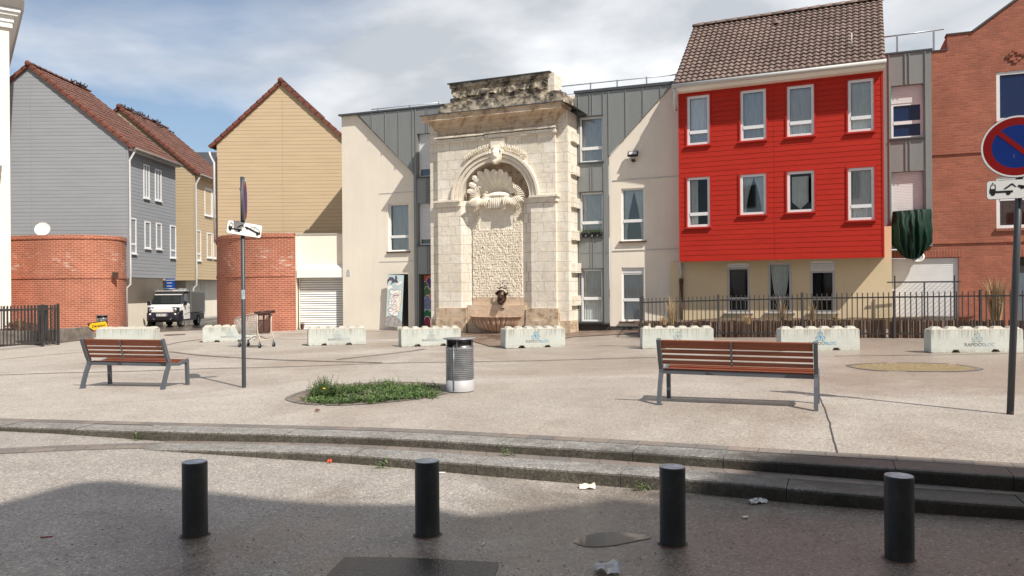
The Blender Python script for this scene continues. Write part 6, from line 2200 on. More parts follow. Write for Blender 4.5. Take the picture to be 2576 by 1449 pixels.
# ------------------------------------------------------------------ benches
def bench(pl, pr, label):
    "pl, pr: ground points of the two rear feet (towards the camera)"
    a, b = gp(*pl), gp(*pr)
    L = (b - a).xy.length; ang = math.atan2(b.y - a.y, b.x - a.x)
    root = empty('bench', a, ang, label, 'bench', 'wooden slatted park benches')
    prof = [(0.0, 0.0), (0.035, 0.12), (0.085, 0.26), (0.135, 0.36), (0.14, 0.42), (0.10, 0.50), (0.04, 0.66), (0.0, 0.77)]
    for x in (0.0, L):
        mb = MB()
        for (y0, z0), (y1, z1) in zip(prof, prof[1:]):
            mb.obox((x, y0, z0), (x, y1, z1 + .002), 0.045, 0.058, up=(0, 1, 0))
        mb.box(x - .04, x + .04, -.03, .05, 0, .008)
        mb.build('rear_leg', M['steel_soft'], root)
        mb = MB()
        mb.obox((x, 0.565, 0.0), (x, 0.55, 0.415), 0.045, 0.05, up=(0, 1, 0))
        mb.obox((x, 0.13, 0.385), (x, 0.35, 0.365), 0.04, 0.045); mb.obox((x, 0.35, 0.365), (x, 0.57, 0.415), 0.04, 0.045)
        mb.build('front_leg', M['steel_soft'], root)
    mb = MB(); mb.obox((0, 0.16, 0.375), (L, 0.16, 0.375), 0.04, 0.045); mb.obox((0, 0.5, 0.375), (L, 0.5, 0.375), 0.03, 0.04)
    mb.build('seat_rail', M['steel_soft'], root)
    mb = MB()
    for k in range(6):
        y = 0.19 + k * 0.068
        z = 0.405 - 0.02 * math.sin((y - .15) / .42 * math.pi) + (0.012 if k > 3 else 0)
        mb.box(0.03, L - 0.03, y - .027, y + .027, z - .013, z + .015)
    mb.build('seat', M['wood'], root, bevel=0.004)
    mb = MB()
    def back(z, h, n=0):
        # y position of the leaning frame at height z
        for (y0, z0), (y1, z1) in zip(prof, prof[1:]):
            if z0 <= z <= z1: yy = y0 + (y1 - y0) * (z - z0) / (z1 - z0); dy = (y1 - y0) / (z1 - z0)
        c = Vector((0, yy + .012, z))
        mb.obox((0.028, c.y, c.z), (L - 0.028, c.y, c.z), 0.03, h, up=Vector((0, dy, 1)).normalized())
    back(0.715, 0.10); back(0.628, 0.042); back(0.562, 0.042); back(0.496, 0.042)
    mb.build('backrest', M['wood'], root, bevel=0.006)
    mb = MB()
    mb.obox((L * .48, 0.075, 0.47), (L * .48, -0.012, 0.755), 0.022, 0.01, up=(0, 1, .3))
    for z in (.5, .56, .63, .69, .73):
        mb.ball((L * .48, 0.06 - (z - .5) * .33, z), .008, .008, .008, 6, 4)
    mb.build('back_strap', M['steel_soft'], root)
    return root


bench((207, 977), (409, 980), 'shorter slatted wooden bench on the left, before the unmarked concrete block')
bench((1657, 1018), (2052, 1034), 'longer slatted wooden bench on the right, in front of the red house')


# ------------------------------------------------------------------ litter bins
def litter_bin(p, rz, label):
    root = empty('litter_bin', p, rz, label, 'litter bin', 'ribbed cylindrical litter bins')
    r = 0.195
    mb = MB(); mb.lathe([(r, 0.012), (r, 0.165), (r - .01, 0.168)], n=40); mb.lathe([(r - .03, 0.0), (r - .03, 0.02)], n=24)
    mb.build('base', M['bin_base'], root)
    prof = []
    z = 0.17
    while z < 0.60:
        prof += [(r - .012, z), (r - .012, z + .007), (r + .001, z + .011), (r + .001, z + .021)]; z += .0255
    prof += [(r - .003, z), (r - .003, z + .01)]
    mb = MB(); mb.lathe(prof, n=48, smooth=False)
    for a in (-1.95, -1.93): 
        x, y = math.cos(a) * (r + .004), math.sin(a) * (r + .004)
        mb.tube([(x, y, 0.03), (x, y, 0.63)], .006, 5)
    mb.build('body', M['bin_metal'], root)
    mb = MB(); mb.lathe([(r - .012, .58), (r - .012, .722)], n=32, a0=R(10), a1=R(170)); mb.lathe([(r - .03, .12), (r - .03, .62)], n=24)
    mb.build('liner', M['bin_metal'], root)
    mb = MB()
    for a in (20, 160, 200, 262, 340): 
        t = R(a); mb.obox((math.cos(t) * (r - .012), math.sin(t) * (r - .012), .6), (math.cos(t) * (r - .012), math.sin(t) * (r - .012), .725), .03, .008)
    mb.ball((0.03, -.02, .60), .14, .14, .075, 16, 8)
    mb.build('post', M['bin_metal'], root)
    mb = MB(); mb.lathe([(0, .735), (r + .035, .735), (r + .037, .728), (r + .03, .722), (0, .722)], n=40); mb.build('lid', M['bin_metal'], root)
    return root


p = gp(1157, 984)
litter_bin(p, 0, 'scuffed cylindrical ribbed metal litter bin at the tip of the weedy planting pit')
p = gp(257, 842)
litter_bin(p, R(40), 'distant ribbed metal litter bin against the curved brick wall, behind the yellow sign')

# ------------------------------------------------------------------ road signs
def plate(root, w, h, r=0.03, t=0.012, back=True):
    pts = []
    for cx_, cz, a0 in ((w / 2 - r, h / 2 - r, 0), (-w / 2 + r, h / 2 - r, 90), (-w / 2 + r, -h / 2 + r, 180), (w / 2 - r, -h / 2 + r, 270)):
        for k in range(5):
            a = R(a0 + k * 22.5); pts.append((cx_ + r * math.cos(a), cz + r * math.sin(a)))
    mb = MB(); mb.prism(pts, 0, t); pl = mb.build('plate_back', M['sign_back'], root)
    mb = MB(); mb.poly([(x * .985, -0.002, z * .965) for x, z in pts])
    mb.build('plate', M['white'], root)


def tow_picto(root, w, h):
    mb = MB()
    def P(u, v): return ((u - .5) * w, -0.004, (v - .5) * h)
    def poly(pts): mb.poly([P(*q) for q in pts])
    def disc(u, v, r):
        mb.poly([(P(u, v)[0] + r * w * math.cos(a * math.pi / 8), -0.004, P(u, v)[2] + r * w * math.sin(a * math.pi / 8)) for a in range(16)])
    poly([(.05, .36), (.05, .56), (.15, .56), (.155, .44), (.43, .44), (.43, .30), (.40, .30), (.38, .36), (.16, .36)][:6] + [(.43, .33), (.05, .33)])
    for a, b in (((.065, .56), (.08, .78)), ((.08, .78), (.145, .78)), ((.145, .78), (.15, .56))):
        A, B = P(*a), P(*b); mb.obox(A, B, 0.001, .006)
    disc(.105, .86, .012); disc(.105, .30, .038); disc(.355, .30, .038)
    poly([(.27, .52), (.40, .80), (.43, .80), (.49, .60), (.47, .60), (.415, .72), (.32, .52)])
    poly([(.52, .72), (.50, .60), (.56, .56), (.93, .22), (.97, .30), (.955, .40), (.80, .48), (.66, .62)])
    for a, b in (((.66, .62), (.72, .76)), ((.72, .76), (.80, .74)), ((.80, .74), (.91, .56)), ((.91, .56), (.955, .40)), ((.78, .72), (.76, .54))):
        mb.obox(P(*a), P(*b), 0.001, .006)
    disc(.575, .58, .036); disc(.88, .24, .036)
    mb.build('tow_pictogram', M['black'], root)


def no_park_disc(root, r):
    mb = MB(); mb.m = Matrix.Rotation(R(90), 4, 'X')
    mb.lathe([(0, -.006), (r, -.006), (r + .003, 0.0), (r + .003, -.03), (r - .02, -.034), (0, -.012)], n=48)
    mb.build('disc_back', M['sign_back'], root)
    def ring(r0, r1, y, m_, nm, n=56):
        mb = MB()
        for k in range(n):
            a, b = 2 * math.pi * k / n, 2 * math.pi * (k + 1) / n
            mb.quad((r0 * math.cos(a), y, r0 * math.sin(a)), (r1 * math.cos(a), y, r1 * math.sin(a)), (r1 * math.cos(b), y, r1 * math.sin(b)), (r0 * math.cos(b), y, r0 * math.sin(b)))
        mb.build(nm, m_, root)
    ring(r * .945, r * 1.0, -.0045, M['white'], 'white_rim')
    ring(r * .70, r * .945, -.0045, M['sign_red'], 'red_ring')
    ring(0.0, r * .70, -.0045, M['sign_blue'], 'blue_field')
    mb = MB()
    d = Vector((1, 0, -1)).normalized(); s = Vector((1, 0, 1)).normalized(); q = r * .70; w_ = r * .075
    mb.poly([(d * -q + s * w_) + Vector((0, -.0065, 0)), (d * q + s * w_) + Vector((0, -.0065, 0)), (d * q - s * w_) + Vector((0, -.0065, 0)), (d * -q - s * w_) + Vector((0, -.0065, 0))])
    mb.build('red_bar', M['sign_red'], root)


# left sign
p = gp(613.5, 975)
sg = empty('no_parking_sign', p, 0, 'signpost left of the weedy pit, its round sign seen edge-on above a tilted tow-away plate', 'road sign')
hh = at(615, 445, p.y).z - p.z
mb = MB(); mb.lathe([(0.031, -.02), (0.031, hh), (0.0, hh + .004)], n=20); mb.build('pole', M['steel'], sg)
q = at(622, 505, p.y)
dsc = empty('round_sign', (0.055, -0.045, q.z - p.z), R(104)); dsc.parent = sg
no_park_disc(dsc, 0.31)
tw = empty('tow_away_plate', (0.045, -0.055, at(622, 577, p.y).z - p.z), 0); tw.parent = sg; tw.rotation_euler = (0, R(8.5), R(22))
plate(tw, 0.50, 0.20); tow_picto(tw, 0.50, 0.20)
mb = MB(); mb.box(-.036, .036, -.036, .03, hh - .75, hh - .72); mb.box(-.036, .036, -.036, .03, hh - .2, hh - .17); mb.build('clamp', M['metal_light'], sg)
mb = MB(); mb.lathe([(0.0325, 1.33), (0.0325, 1.47)], n=20, a0=R(200), a1=R(340)); mb.build('sticker', M['ink_pale'], sg)
# right sign
p = gp(2540, 1042)
q = at(2562, 480, p.y)
sg = empty('no_parking_sign', p, 0, 'leaning signpost at the right edge with a red and blue no-parking disc and tow-away plate', 'road sign')
lean = (q.x - p.x) / (q.z - p.z)
top = at(2565, 300, p.y).z - p.z
mb = MB(); mb.tube([(0, 0, -.02), (lean * top, 0, top)], .033, 20); mb.build('pole', M['steel'], sg)
c = at(2559, 368, p.y - .06)
dsc = empty('round_sign', (c.x - p.x, -0.05, c.z - p.z), R(-32)); dsc.parent = sg
no_park_disc(dsc, 0.315)
c = at(2559, 475, p.y - .06)
tw = empty('tow_away_plate', (c.x - p.x, -0.055, c.z - p.z), R(-26)); tw.parent = sg
plate(tw, 0.54, 0.195); tow_picto(tw, 0.54, 0.195)
mb = MB(); mb.box(lean * top - .11, lean * top - .02, -.04, .04, top - .4, top - .37); mb.build('clamp', M['metal_light'], sg)

# detour sign
p = gp(246, 858)
dv = empty('detour_sign', (p.x, p.y - .2, p.z), 0, 'small tilted yellow arrow sign reading Déviation, poking out behind the unmarked concrete block', 'road sign')
c = at(246, 820, p.y - .2)
bd = empty('arrow_board', (c.x - p.x, 0, c.z - p.z), 0); bd.parent = dv; bd.rotation_euler = (0, R(-8), R(14))
w_, h_ = 0.60, 0.26
mb = MB(); mb.prism([(-w_ / 2, h_ / 2), (-w_ / 2 + .1, -h_ / 2), (w_ / 2, -h_ / 2), (w_ / 2 - .03, h_ / 2)], 0, .02); mb.build('board_back', M['bronze'], bd)
mb = MB(); mb.poly([(-w_ / 2 + .04, -.003, .01), (-w_ / 2 + .10, -.003, h_ / 2 - .02), (w_ / 2 - .06, -.003, h_ / 2 - .02), (w_ / 2 - .02, -.003, 0), (w_ / 2 - .03, -.003, -h_ / 2 + .02), (-w_ / 2 + .16, -.003, -h_ / 2 + .02)]); mb.build('yellow_face', M['yellow'], bd)
text_mesh('Déviation', 0.108, M['black'], bd, (0.03, -.006, 0), (R(90), 0, 0), sx=.92, off=.002)
mb = MB(); mb.tube([(-.03, .03, -.0), (-.05, .03, -.5)], .014, 6); mb.build('stake', M['metal_light'], dv, loc=(0, 0, c.z - p.z))

# ------------------------------------------------------------------ right fence
def fence_run(root, A, B, z0f, h, step, bar=0.012, low=0.10, top=0.10):
    "bars between two ground points (local to root)"
    A, B = Vector(A), Vector(B); L = (B - A).length; n = max(1, round(L / step)); d = (B - A) / n
    mb = MB()
    for k in range(1, n):
        q = A + d * k
        mb.obox((q.x, q.y, q.z + low - .02), (q.x, q.y, q.z + h + rnd.uniform(-.004, .004)), bar * 1.6, bar * 1.6, up=(0, 1, 0))
    up = Vector((0, 0, 1))
    mb.obox(A + up * low, B + up * low, .02, .035); mb.obox(A + up * (h - top), B + up * (h - top), .02, .035)
    return mb


fpx = [(1611, 849.5), (1807, 848.8), (2018, 849.6), (2249, 851), (2466, 853), (2700, 856)]
P = [gp(*q) for q in fpx]
fence = empty('metal_fence', P[0], 0, 'long dark vertical-bar fence before the red house and brick building', 'fence', 'dark bar fences')
h_f = at(1807, 744, P[1].y).z - P[1].z
for a, b in zip(P, P[1:]):
    fence_run(fence, a - P[0], b - P[0], 0, h_f, 0.115, low=0.11, top=0.12).build('fence_panel', M['fence_paint'], fence)
for q in P:
    l_ = q - P[0]; mb = MB(); mb.box(l_.x - .025, l_.x + .025, l_.y - .025, l_.y + .025, l_.z - .02, l_.z + h_f + .03); mb.build('post', M['fence_paint'], fence)
# return run to the wall
Q = Vector((P[0].x + 0.62, P[0].y + 3.3, P[0].z + .01))
fence_run(fence, (0, 0, 0), Q - P[0], 0, h_f, 0.115, low=.11, top=.12).build('fence_panel', M['steel'], fence)
mb = MB(); l_ = Q - P[0]; mb.box(l_.x - .025, l_.x + .025, l_.y - .025, l_.y + .025, 0, h_f + .03); mb.build('post', M['fence_paint'], fence)
# raised bed edged with stakes
bed = empty('planting_bed', P[0], 0, 'raised planting bed edged with brown vertical wooden stakes behind the long fence', 'planting bed')
mb = MB()
hb = at(1900, 806, P[1].y + .25).z - P[1].z
for a, b in zip(P, P[1:]):
    a, b = a - P[0], b - P[0]; L = (b - a).length; n = int(L / 0.062); d = (b - a) / n
    for k in range(n):
        q = a + d * k + Vector((rnd.uniform(-.008, .008), .20 + rnd.uniform(-.02, .02), 0)); r_2 = rnd.uniform(.022, .032)
        if rnd.random() < .04: continue
        mb.box(q.x - r_2, q.x + r_2, q.y - r_2, q.y + r_2, q.z, q.z + hb + rnd.uniform(-.03, .015))
mb.build('stake_edging', M['wood_grey'], bed)
mb = MB()
g = []
for j, yy in enumerate((.24, .6, 1.1, 1.6, 2.2)):
    row_ = []
    for k in range(40):
        t = k / 39 * 12.0
        zz = hb - .05 + rnd.uniform(-.03, .03)
        row_.append(mb.P(t + .03, yy - t * 0.0 - (0.25 * t if j == 4 else 0) * 0 , zz + t * .014))
    g.append(row_)
for j in range(4):
    for k in range(39): mb.face([g[j][k], g[j][k + 1], g[j + 1][k + 1], g[j + 1][k]])
mb.build('soil', M['soil'], bed)


def tuft(name, p, h, n, spread, label, m_='dry', group=None, droop=.35, wid=.006, cat='dry grass'):
    mb = MB()
    for _ in range(n):
        a = rnd.uniform(0, 6.28); l = h * rnd.uniform(.5, 1.0); s_ = rnd.uniform(0, spread)
        b = Vector((math.cos(a) * s_ * .4, math.sin(a) * s_ * .4, 0)); t = Vector((math.cos(a) * (s_ + l * droop * rnd.uniform(.2, 1)), math.sin(a) * (s_ + l * droop * rnd.uniform(.2, 1)), l))
        m2 = b * .5 + t * .5 + Vector((0, 0, l * .12)) - Vector((t.x, t.y, 0)) * .15
        w_ = Vector((-math.sin(a), math.cos(a), 0)) * wid
        mb.poly([b - w_, b + w_, m2 + w_ * .8, m2 - w_ * .8]); mb.poly([m2 - w_ * .8, m2 + w_ * .8, t])
    o = mb.build(name, M[m_], None, loc=p, normals=False)
    return tag(o, label, cat, group)


tz = P[1].z + hb - .05
for px, lab, h_, sp in ((1690, 'tall dry grass tuft beside the rusty downpipe, behind the long fence', .85, .16), (1668, 'low dry tangle near the left end of the planting bed', .3, .25), (1967, 'dry grass tuft between the middle and right ground-floor windows of the red house', .75, .13),
                    (2045, 'dry grass tuft under the right ground-floor window of the red house', .7, .16), (1880, 'short dry sprigs under the left ground-floor window of the red house', .3, .22), (2100, 'small dry sprig before the sunlit cream wall', .28, .12)):
    q = at(px, 800, P[2].y + 0.5)
    tuft('dry_grass', (q.x, q.y, tz), h_, 60, sp, lab, group='dry grass tufts in the planting bed')
q = at(2505, 800, P[4].y + .9)
tuft('dry_grass', (q.x, q.y, tz + .1), 1.15, 260, .28, 'broad bushy dry grass clump by the slate-blue door at the far right', group='dry grass tufts in the planting bed', droop=.3, wid=.009)
# low railing with wire infill before the shutter
rx0 = FB.hit(2250, 710, -.9)[0]; rx1 = FB.hit(2400, 710, -.9)[0]; rz_ = FB.hit(2250, 710, -.9)[1]
pos = FB.o + FB.t * rx0 - FB.n * .9
rl = empty('guard_rail', (pos.x, pos.y, 0.3), R(-22), 'low grey guard rail with wire mesh before the large roller shutter', 'railing')
L = rx1 - rx0
mb = MB(); mb.obox((-.2, 0, rz_ - .3), (L + .15, 0, rz_ - .3), .03, .035); mb.build('top_rail', M['fence_paint'], rl)
for t in (0, .5, 1.0):
    mb = MB(); mb.box(L * t - .018, L * t + .018, -.018, .018, 0, rz_ - .2 + (.08 if t != .5 else -.1)); mb.build('post', M['fence_paint'], rl)
mb = MB()
k = -1.1
while k < L:
    a = Vector((max(0, k), 0, .1 + max(0, -k))); zt3 = rz_ - .32
    e = min(L, k + (zt3 - .1)); b = Vector((e, 0, .1 + (e - k)))
    if b.x > a.x: mb.obox(a, b, .006, .006)
    k += .13
mb.build('wire_mesh', M['fence_paint'], rl)

# ------------------------------------------------------------------ left fence
A = gp(-60, 888); B = gp(107, 872); C = gp(146.4, 867.5)
lf = empty('metal_fence', C, 0, 'short dark vertical-bar fence at the left edge, before the white building', 'fence', 'dark bar fences')
hl = at(146, 766, C.y).z - C.z
pts = [A, B, C]
for a, b in zip(pts, pts[1:]): fence_run(lf, a - C, b - C, 0, hl, 0.115, low=.12, top=.12, bar=.014).build('fence_panel', M['fence_paint'], lf)
for q in pts:
    l_ = q - C; mb = MB(); mb.box(l_.x - .03, l_.x + .03, l_.y - .03, l_.y + .03, l_.z - .02, l_.z + hl + .02); mb.build('post', M['fence_paint'], lf)
D = Vector((C.x - 5.0, C.y + .9, zp(C.x - 5)))
fence_run(lf, (0, 0, 0), D - C, 0, hl, 0.115, low=.12, top=.12, bar=.014).build('fence_panel', M['fence_paint'], lf)
# gate slab in the fence
E = B - C + Vector((-.12, .25, 0)); mb = MB(); mb.box(E.x - .13, E.x + .13, E.y - .01, E.y + .01, .35, hl); mb.build('gate_leaf', M['fence_paint'], lf)
# planter behind it
pb = empty('planting_bed', (C.x - 2.0, C.y + .3, zp(C.x)), 0, 'low concrete-edged bed behind the short left fence', 'planting bed')
mb = MB(); mb.prism_z([(-3.6, -.05), (1.55, -.05), (1.55, 2.5), (1.4, 2.5), (1.4, .1), (-3.6, .1)], 0, .42); mb.build('edging', M['band'], pb, bevel=.01)
mb = MB(); mb.box(-3.6, 1.39, .1, 2.5, 0, .36); mb.build('soil', M['soil'], pb)
def shrub(p, r, n, m_, label, cat='shrub'):
    root = empty('shrub', p, 0, label, cat)
    mb = MB()
    for _ in range(n):
        d_ = Vector((rnd.gauss(0, 1), rnd.gauss(0, 1), abs(rnd.gauss(0, 1)))).normalized() * r * rnd.uniform(.4, 1) ; d_.z *= .9
        a = Vector((rnd.uniform(-1, 1), rnd.uniform(-1, 1), rnd.uniform(-1, 1))).normalized() * rnd.uniform(.03, .06); b = a.orthogonal().normalized() * a.length * .5
        mb.poly([d_ - a, d_ + b, d_ + a, d_ - b])
    mb.build('leaves', M[m_], root, normals=False)
    mb = MB()
    for k in range(9):
        a = rnd.uniform(0, 6.28); mb.tube([(0, 0, -.1), (math.cos(a) * r * .3, math.sin(a) * r * .3, r * .4), (math.cos(a) * r * .8, math.sin(a) * r * .8, r * .7)], [.012, .008, .004], 5)
    mb.build('stems', M['rust'], root)
    return root
c = at(46, 808, C.y + 1.1); shrub((c.x, c.y, .36), .42, 420, 'brownleaf', 'withered brown shrub with pale seed heads behind the left fence')
c = at(80, 812, C.y + 1.0); shrub((c.x, c.y, .34), .34, 380, 'brownleaf', 'small dark reddish shrub just right of the withered one behind the left fence')
c = at(46, 798, C.y + .9); tuft('dry_grass', (c.x, c.y, .36), .5, 70, .15, 'pale dry seed heads rising from the withered shrub at the left', group=None, wid=.012)

# ------------------------------------------------------------------ shopping cart
w3 = gp(645.7, 875); w4 = gp(678.6, 873); w1 = gp(591.6, 873)
w1.y += .1
axis = Vector((w1.x - w3.x, w1.y - w3.y, 0)); 
cart = empty('shopping_cart', ((w3.x + w4.x) / 2, (w3.y + w4.y) / 2 + .05, w3.z), 0, 'abandoned beige plastic shopping cart beside the left signpost', 'shopping cart')
cart.rotation_euler = (0, 0, R(153))          # local +x points to the nose of the cart
# local frame: x forward (nose), y across, rear at x=0
def lat(mb, o, U, V, nu, nv, r=.006, shear=.25):
    o, U, V = Vector(o), Vector(U), Vector(V)
    for k in range(nu + 1):
        mb.tube([o + U * k / nu, o + U * min(1, max(0, k / nu + shear * .4)) + V * .5, o + U * min(1, k / nu + shear) + V], r, 4)
    for k in range(nv + 1): mb.tube([o + V * k / nv, o + U * .5 + V * (k / nv) + V * .03, o + U + V * k / nv], r, 4)
mb = MB()
z0, z1r, z1f = .36, .90, .74
hw = .26
for s_ in (-1, 1):
    for k in range(15):
        t = k / 14
        xb_ = .03 + t * .66; xt_ = .0 + t * .84
        zt4 = z1r - (z1r - z1f) * t ** 1.6
        y0 = s_ * (hw - .03 - .03 * t); y1 = s_ * (hw - .03 * t)
        mb.tube([(xb_, y0, z0), ((xb_ + xt_) / 2 + .03, (y0 + y1) / 2, (z0 + zt4) / 2), (xt_, y1, zt4)], .009, 5)
    for k in range(12):
        u = k / 11
        pts = []
        for m_ in range(6):
            t = m_ / 5; xb_ = .03 + t * .66; xt_ = t * .84; zt4 = z1r - (z1r - z1f) * t ** 1.6
            pts.append((xb_ + (xt_ - xb_) * u, s_ * (hw - .03 * t - .03 * (1 - u)), z0 + (zt4 - z0) * u))
        mb.tube(pts, .008 if 0 < k < 11 else .016, 5)
for k in range(10):
    y = -.21 + .42 * k / 9
    mb.tube([(.02, y, z0), (.69, y * .85, z0), (.84, y * .95, z1f)], .006, 5)
for k in range(9): 
    x = .03 + .66 * k / 8; mb.tube([(x, -.22, z0), (x, .22, z0)], .006, 5)
for k in range(8): 
    u = k / 7; x = .69 + .15 * u; z = z0 + (z1f - z0) * u; mb.tube([(x, -.21, z), (x + .03, 0, z), (x, .21, z)], .006, 5)
mb.build('basket', M['cart'], cart)
mb = MB()
mb.box(-.012, .012, -.21, .21, .38, .42); mb.box(-.012, .012, -.215, -.19, .4, .88); mb.box(-.012, .012, .19, .215, .4, .88); mb.box(-.014, .014, -.02, .02, .4, .86); mb.box(-.012, .012, -.21, .21, .70, .73); mb.box(-.012, .012, -.21, .21, .84, .89)
for k in range(7):
    for s_ in (-1, 1):
        y = s_ * (.03 + k * .025); mb.obox((0, y, .42 + k * .0), (0, y + s_ * .03 * 0, .70), .008, .008); mb.obox((0, s_ * .02, .42 + k * .04), (0, s_ * .2, .45 + k * .035), .008, .008)
mb.build('rear_flap', M['cart_dark'], cart)
mb = MB(); mb.tube([(-.12, -.27, .95), (-.12, .27, .95)], .022, 8); mb.box(-.14, .06, -.275, -.235, .90, .95); mb.box(-.14, .06, .235, .275, .90, .95); mb.box(-.03, .04, -.26, .26, .885, .92); mb.build('handle', M['cart_dark'], cart)
mb = MB()
for s_ in (-1, 1):
    mb.tube([(-.03, s_ * .25, .90), (-.015, s_ * .25, .6), (-.02, s_ * .24, .40), (-.10, s_ * .25, .26), (-.10, s_ * .25, .15)], .016, 7)
    mb.tube([(-.06, s_ * .24, .33), (.12, s_ * .23, .20), (.30, s_ * .20, .27), (.55, s_ * .17, .25), (.72, s_ * .15, .16)], .015, 7)
    mb.tube([(.02, s_ * .23, .36), (.3, s_ * .2, .345), (.66, s_ * .2, .355)], .014, 6)
mb.tube([(-.1, -.25, .2), (-.1, .25, .2)], .014, 6); mb.tube([(.7, -.15, .18), (.7, .15, .18)], .014, 6)
mb.build('frame', M['cart'], cart)
for x, y in ((-.10, -.25), (-.10, .25), (.72, -.15), (.72, .15)):
    mb = MB(); mb.m = Matrix.Translation((x, y, .058)) @ Matrix.Rotation(R(90), 4, 'X')
    mb.lathe([(0, -.014), (.05, -.014), (.058, -.008), (.058, .008), (.05, .014), (0, .014)], n=18)
    wh = mb.build('wheel', M['rubber'], cart)
    mb = MB(); mb.box(x - .02, x + .02, y - .024, y - .017, .05, .14); mb.box(x - .02, x + .02, y + .017, y + .024, .05, .14); mb.box(x - .02, x + .02, y - .024, y + .024, .13, .155); mb.build('fork', M['metal_light'], wh)

# ------------------------------------------------------------------ van
vf = gp(463, 821.8)
vL = at(379, 818, vf.y)
vx = (vf.x + vL.x) / 2
van = empty('utility_van', (vx + .12, vf.y - .75, zp(vx)), R(2), 'small white and black utility van with a grey cargo box, parked between the clapboard houses', 'van')
vw = (vf.x - vL.x) / 2 + .02
S = lambda m__, pts, x0, x1: m__.prism_x(pts, x0, x1)
white_m, dark_m = M['white'], mat('van_dark_plastic', (0.018, 0.018, 0.026), 0.4, var=.1)
mb = MB()
def loft(mb, secs):
    "secs: list of (y, [(x,z)...]) cross-sections"
    R_ = [[mb.P(x, y, z) for x, z in s_] for y, s_ in secs]
    n = len(R_[0])
    for a, b in zip(R_, R_[1:]):
        for k in range(n): mb.face([a[k], a[(k + 1) % n], b[(k + 1) % n], b[k]], None, False)
    mb.face(R_[0]); mb.face(R_[-1][::-1])
def sec(w, z0, z1, r=.05): return [(-w + r, z0), (w - r, z0), (w, z0 + r), (w, z1 - r), (w - r, z1), (-w + r, z1), (-w, z1 - r), (-w, z0 + r)]
loft(mb, [(0.03, sec(vw * .72, .70, .86)), (.12, sec(vw * .86, .62, .94)), (.42, sec(vw * .93, .55, 1.04)), (.46, sec(vw * .95, .35, 1.05)), (1.30, sec(vw * .97, .30, 1.06))])
vb = mb.build('body', white_m, van, bevel=.02)
mb = MB()
loft(mb, [(-.02, sec(vw * .80, .36, .50)), (.05, sec(vw * .93, .27, .70)), (.30, sec(vw * .985, .24, .76)), (.44, sec(vw * .99, .3, .80))])
for s_ in (-1, 1):
    mb.box(s_ * vw * .70 - .14, s_ * vw * .70 + .14, .04, .3, .62, .92)
mb.build('bumper', dark_m, van, bevel=.02)
mb = MB()  # cab
loft(mb, [(.40, sec(vw * .90, .98, 1.06, .03)), (.72, sec(vw * .84, 1.0, 1.50, .04)), (.80, sec(vw * .82, 1.0, 1.60, .04)), (1.30, sec(vw * .86, 1.0, 1.62, .04))])
mb.build('cab', dark_m, van)
mb = MB(); mb.poly([(-vw * .80, .415, 1.07), (vw * .80, .415, 1.07), (vw * .76, .715, 1.44), (-vw * .76, .715, 1.44)])
m_ws, nt_, b_ = new_mat('windscreen_glass'); b_.inputs['Base Color'].default_value = (0.02, 0.025, 0.025, 1); b_.inputs['Roughness'].default_value = .08
mb.v = [(x, y - .03, z + .01) for x, y, z in mb.v]
mb.build('windscreen', m_ws, van)
mb = MB(); mb.quad((vw * .885, .60, 1.08), (vw * .90, 1.22, 1.08), (vw * .87, 1.22, 1.52), (vw * .86, .76, 1.50)); mb.build('side_window', m_ws, van)
mb = MB(); mb.box(-vw * .78, vw * .78, .66, .72, 1.46, 1.50); mb.build('light_bar', white_m, van)
mb = MB(); mb.box(-vw * .84, vw * .90, .80, 1.5, 1.625, 1.66); mb.build('roof', M['pvc_grey'], van, bevel=.01)
mb = MB()
for s_ in (-.7, .55): mb.tube([(s_ * vw, .85, 1.66), (s_ * vw, .88, 1.75), (s_ * vw, 1.3, 1.75), (s_ * vw, 1.34, 1.66)], .014, 6)
mb.tube([(-.7 * vw, .88, 1.75), (.3 * vw, .88, 1.75)], .014, 6); mb.build('roof_rack', M['metal_light'], van)
mb = MB(); mb.box(-vw * .97, vw * 1.0, 1.36, 3.1, .62, 1.62); bx_ = mb.build('cargo_box', M['pvc_grey'], van, bevel=.04)
mb = MB(); mb.box(vw * 1.0, vw * 1.0 + .012, 1.42, 3.02, .68, .72); mb.box(vw * 1.0, vw * 1.0 + .012, 1.42, 3.02, 1.52, 1.56); mb.tube([(-.3, 1.5, 1.63), (-.3, 1.5, 1.72), (.5, 1.5, 1.72), (.5, 1.5, 1.63)], .014, 6); mb.build('box_rail', M['metal_light'], bx_)
mb = MB(); mb.box(-vw * .8, vw * .94, .5, 3.1, .28, .60); mb.build('chassis', dark_m, van)
mb = MB(); mb.box(vw * .955, vw * .985, .52, 1.24, .36, 1.03); dr2 = mb.build('door', white_m, van, bevel=.01)
mb = MB(); mb.box(vw * .985, vw * .985 + .01, 1.05, 1.15, .86, .89); mb.obox((vw * .99, .55, .58), (vw * .99, 1.2, .66), .008, .012); mb.build('handle', dark_m, dr2)
